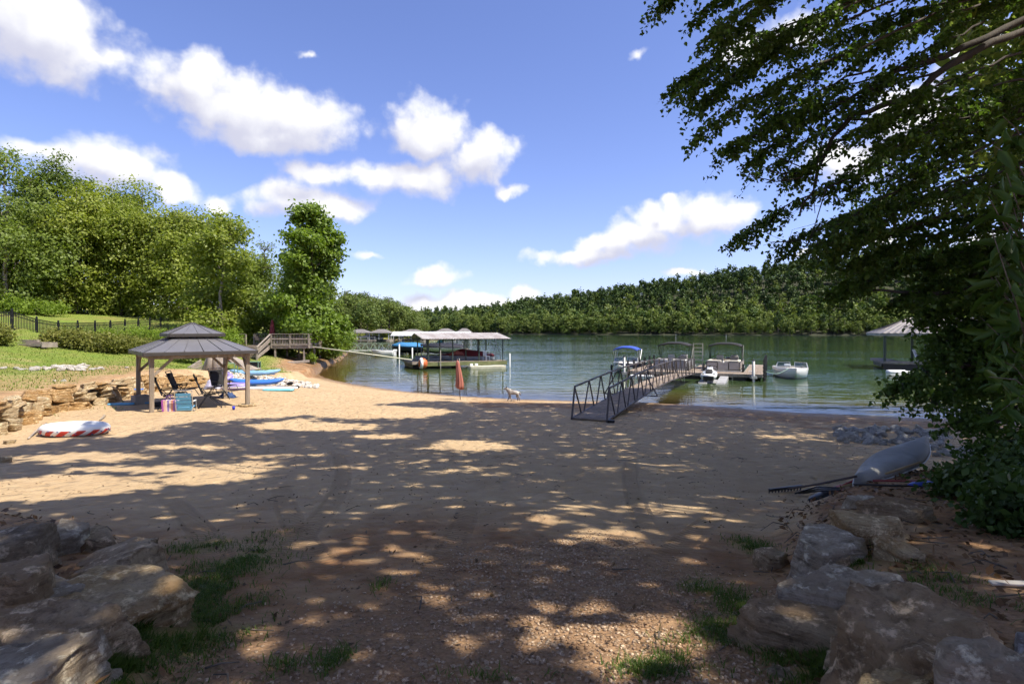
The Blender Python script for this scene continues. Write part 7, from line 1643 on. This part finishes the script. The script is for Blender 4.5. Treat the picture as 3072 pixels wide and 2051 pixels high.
def handle(name, label, cat, p, q, r, m_, head=None, lift=(.06, .16)):
    A, B = G(*p) + Vector((0, 0, lift[0])), G(*q) + Vector((0, 0, lift[1])); t = thing(name, label, cat, A, 0, 'tools beside the canoe'); d = B - A; m = MB(); m.tube([(0, 0, 0), d * .5 + Vector((0, 0, -.012)), d], [r, r * 1.05, r], 8); m.build('shaft', m_, t, True)
    if head: head(t, d)
    return t
def rake_head(t, d):
    n = Vector((d.x, d.y, 0)).normalized(); s = Vector((-n.y, n.x, 0)); m = MB(); m.bar(-s * .34 + n * -.05, s * .34 + n * -.05, .04, .04)
    for k in range(11): q = s * (-.33 + .066 * k) + n * -.05; m.bar(q, q + Vector((0, 0, -.09)) - n * .03, .014)
    m.build('rake_head', BLACKM, t)
def blade_head(m_):
    def f(t, d):
        n = d.normalized(); s = Vector((-n.y, n.x, 0)).normalized(); rg = [[-n * x + s * w * q + Vector((0, 0, .03 * (1 - q * q) - x * .12)) for q in (-1, -.5, 0, .5, 1)] + [-n * x + s * w * q + Vector((0, 0, .03 * (1 - q * q) - x * .12 - .012)) for q in (1, .5, 0, -.5, -1)] for x, w in ((-.05, .03), (.06, .09), (.35, .10), (.48, .02))]
        MB().loft(rg).build('blade', m_, t, True)
    return f
WH = pm('ash_handle', (.42, .30, .15), .6, .3, 8, .1); RH = pm('red_paint', (.40, .03, .03), .5)
handle('rake', 'garden rake with long dark handle lying before the canoe', 'rake', (2365, 1477), (2570, 1462), .016, pm('dark_handle', (.07, .05, .045), .6), rake_head)
handle('shovel', 'shovel with wooden handle leaning along the canoe', 'shovel', (2500, 1480), (2760, 1428), .018, WH, blade_head(BLACKM), (.06, .22))
handle('paddle', 'red-shafted paddle tucked under the canoe side', 'paddle', (2520, 1470), (2650, 1432), .018, RH, blade_head(RH), (.05, .22))
handle('paddle', 'thin red and dark pole in front of the canoe', 'pole', (2620, 1468), (2850, 1460), .014, pm('red_dark', (.28, .05, .05), .5), None, (.12, .10))
handle('paddle', 'paddle with blue blade lying in front of the canoe', 'paddle', (2560, 1474), (2800, 1478), .014, BLACKM, None, (.10, .10))
m = MB(); m.lathe([(.015, -.2), (.08, -.1), (.08, .1), (.02, .2)], n=10); o = m.build('bodyboard_fin', pm('blue_blade', (.02, .05, .35), .4), None, True); o.location = G(2770, 1478) + Vector((0, 0, .12)); o.rotation_euler = (0, 1.5, 0); o.scale = (.35, 1, 1); tag(o, 'blue board fin lying at the right end of the tools', 'fin')
for i in range(3):
    A, B = G(2385 + i * 12, 1485), G(2520, 1474 + i * 3); m = MB(); m.tube([Vector((0, 0, .03)), (B - A) * .5 + Vector((0, 0, .10 - .02 * i)), B - A + Vector((0, 0, .05))], .013, 6); o = m.build('tool_handle', BLACKM, None, True); o.location = A; tag(o, ['dark curved tool handle nearest the rake head', 'second dark tool handle beside the rake', 'third dark tool handle, closest to the boulders'][i], 'tool', 'dark tool handles by the rake')
# broken board and stick on the right bank
o = MB().b2(-.14, .14, -.025, .025, 0, .015).build('broken_board', pm('pale_board', (.55, .50, .44), .8), None, bev=.004); o.location = G(3052, 1762) + Vector((0, 0, .02)); o.rotation_euler = (.05, -.08, -.25); tag(o, 'short pale broken board on the dirt at the right edge', 'board')
# ------------------------------------------------------------------ grass, leaf litter, small debris
def blades(name, label, X, Y, h, w, m_, seed, lean=.5, cat='grass'):
    r = np.random.default_rng(seed); n = len(X); Z = terrain(X, Y); a = r.uniform(0, 6.28, n); hh = h * r.uniform(.5, 1.4, n); ln = lean * r.uniform(.2, 1.3, n) * hh
    b = np.stack([X, Y, Z - .01], -1); d = np.stack([np.cos(a), np.sin(a), a * 0], -1); s = np.stack([-np.sin(a), np.cos(a), a * 0], -1) * (w * r.uniform(.6, 1.3, n))[:, None]
    mid = b + d * (ln * .35)[:, None] + np.array([0, 0, 1]) * (hh * .6)[:, None]; tip = b + d * ln[:, None] + np.array([0, 0, 1]) * (hh * .92)[:, None]
    V = np.stack([b - s, b + s, mid + s * .8, mid - s * .8, tip], 1).reshape(-1, 3); k = (np.arange(n) * 5)[:, None]
    F4 = k + np.array([[0, 1, 2, 3]]); F3 = k + np.array([[3, 2, 4, 4]])
    me = bpy.data.meshes.new(name); faces = np.concatenate([F4, k + np.array([[3, 2, 4, -1]])], 0)
    # quads then triangles
    me.vertices.add(len(V)); me.vertices.foreach_set('co', V.astype(np.float32).ravel())
    li = np.concatenate([F4.ravel(), (k + np.array([[3, 2, 4]])).ravel()]).astype(np.int32); me.loops.add(len(li)); me.loops.foreach_set('vertex_index', li)
    me.polygons.add(2 * n); me.polygons.foreach_set('loop_start', np.concatenate([np.arange(n) * 4, n * 4 + np.arange(n) * 3]).astype(np.int32)); me.update(calc_edges=True)
    rv = r.uniform(0, 1, n); at = me.attributes.new('rnd', 'FLOAT', 'FACE'); at.data.foreach_set('value', np.concatenate([rv, rv]).astype(np.float32))
    return tag(mo(name, me, m_), label, cat, kind='stuff')
GRS = leafmat('grass_blade', (.045, .085, .012), (.12, .165, .028), .3, .3, (.28, .22, .08)); LAWN = leafmat('lawn_blade', (.085, .135, .018), (.17, .225, .036), .25, .3, (.24, .20, .06))
r = np.random.default_rng(12); X = []; Y = []
for (px, py, rx, ry, n) in ((420,1900,200,150,9000),(560,1780,130,55,3500),(330,2010,170,60,3500),(690,1700,130,40,1500),(600,1640,90,28,900),(760,1660,70,20,500),(1000,1990,50,35,350),(150,1780,130,25,1500),(1140,1760,25,25,120),(800,1610,90,30,260),(860,1990,60,40,260),
                          (2260,1640,50,25,900),(2240,1830,80,60,1300),(2340,1930,110,60,2200),(2160,1900,80,45,700),(1950,2010,90,28,700),(2100,1770,70,35,350),(2440,2010,110,45,1500),(2700,1690,90,45,500),(2900,1780,120,60,700),(2560,1690,40,20,350),(2500,1830,60,20,300),(2050,1960,90,50,500),(1500,2030,200,20,150)):
    c = G(px, py); d0 = G(px, py + ry).y; d1 = G(px, py - ry).y; q = r.normal(size=(n, 2)) * .55; xx = c.x + q[:, 0] * rx * c.y / F; yy = (d0 + d1) / 2 + q[:, 1] * abs(d1 - d0) / 2
    cl = fbm2(xx, yy, 5, 3, 61); k = cl > -.06; X.append(xx[k]); Y.append(yy[k])
blades('foreground_grass', 'patchy green grass growing beside the path in the foreground', np.concatenate(X), np.concatenate(Y), .050, .0032, GRS, 13, 1.3)
n = 44000; X = r.uniform(-40, -13, n); Y = r.uniform(17, 56, n); dw, _ = seg_dist(X, Y, WALL, WALLH); s = shore_s(X, Y); k = inside(X, Y, LAWNP) & (dw + fbm2(X, Y, .9, 4, 21) * 3 > 1.2) & (s + fbm2(X, Y, .9, 4, 21) * 2.5 > 2.8)
blades('lawn_grass', 'short sunlit grass of the lawn above the stone wall', X[k], Y[k], .08, .016, LAWN, 14, .6)
n = 9000; px = r.uniform(205, 640, n); yb = np.interp(px, [205, 300, 400, 520, 640], [1010, 1006, 1004, 1012, 1030]); X = []; Y = []
for i in range(0, n, 3):
    pass
wx = r.uniform(-31, -22.5, 7000); wy = r.uniform(38, 52, 7000); k = inside(wx, wy, [(-31.5, 37.5), (-27.5, 37), (-22.5, 44), (-23, 50), (-30, 52), (-36, 50)])
blades('tall_weeds', 'tall yellow-green weeds on the slope behind the shrubs', wx[k], wy[k], .9, .03, leafmat('weed_blade', (.09, .12, .02), (.20, .21, .05), .3, .2, (.30, .22, .09)), 15, .5, 'weeds')
wx = r.uniform(-21, -14, 2600); wy = r.uniform(13, 24, 2600); dw, _ = seg_dist(wx, wy, WALL, WALLH); k = (~inside(wx, wy, LAWNP)) & (dw < 2.2) & (fbm2(wx, wy, 1.2, 3, 88) > .03)
blades('wall_foot_grass', 'sparse dry grass on the sand at the foot of the stone wall', wx[k], wy[k], .10, .008, LAWN, 16, .9)
# leaf litter and crumbs on sand and bank
n = 8000; X = r.uniform(-9, 11, n); Y = 2.2 + 21 * r.uniform(size=n) ** 1.5; k = (np.abs(X) < Y * .95 + .5) & (fbm2(X, Y, .7, 3, 91) > -.06); X, Y = X[k], Y[k]
V, Fc, rn = leaves(np.stack([X, Y, terrain(X, Y) + .008], -1), .045, None, 92, 1.6, 0, .5); ob = mo('leaf_litter', npmesh('leaf_litter', V, Fc, False, {'rnd': rn}), leafmat('dead_leaf', (.045, .03, .018), (.16, .095, .045), .1, .2)); tag(ob, 'dead leaves and crumbs scattered over the shaded sand', 'leaf litter', kind='stuff')
n = 9000; X = r.uniform(1.2, 10.5, n); Y = r.uniform(2.2, 12, n); k = inside(X, Y, RBP) & (X < Y * .98 + .3); X, Y = X[k], Y[k]
n2 = 1500; X2 = r.uniform(-7, -1, n2); Y2 = r.uniform(2.2, 8, n2); k = inside(X2, Y2, LBP); X = np.concatenate([X, X2[k]]); Y = np.concatenate([Y, Y2[k]])
V, Fc, rn = leaves(np.stack([X, Y, terrain(X, Y) + .012], -1), .075, None, 93, 1.0, 0, .5); ob = mo('bank_litter', npmesh('bank_litter', V, Fc, False, {'rnd': rn}), leafmat('bank_leaf', (.05, .028, .016), (.20, .11, .055), .1, .2, (.30, .26, .22))); tag(ob, 'dead leaves and bark covering the banks behind the boulders', 'leaf litter', kind='stuff')
rr = random.Random(44); m = MB()
for i in range(420):
    if i < 200: x = rr.uniform(-6, 8); y = 2.6 + 17 * rr.random() ** 1.4
    else:
        x = rr.uniform(1.8, 9); y = rr.uniform(2.6, 11)
        if not inside(np.array([x]), np.array([y]), RBP)[0]: continue
    if abs(x) > y * .95 + .3: continue
    a = rr.uniform(0, 6.28); l = rr.uniform(.05, .32); z = zt(x, y) + .012; m.tube([(x, y, z), (x + math.cos(a) * l * .5, y + math.sin(a) * l * .5, z + .02), (x + math.cos(a + .3) * l, y + math.sin(a + .3) * l, zt(x + math.cos(a) * l, y + math.sin(a) * l) + .012)], [.006, .005, .003], 4)
o = m.build('fallen_twigs', BARK, None, True); tag(o, 'fallen twigs scattered over sand and bank', 'twigs', kind='stuff')
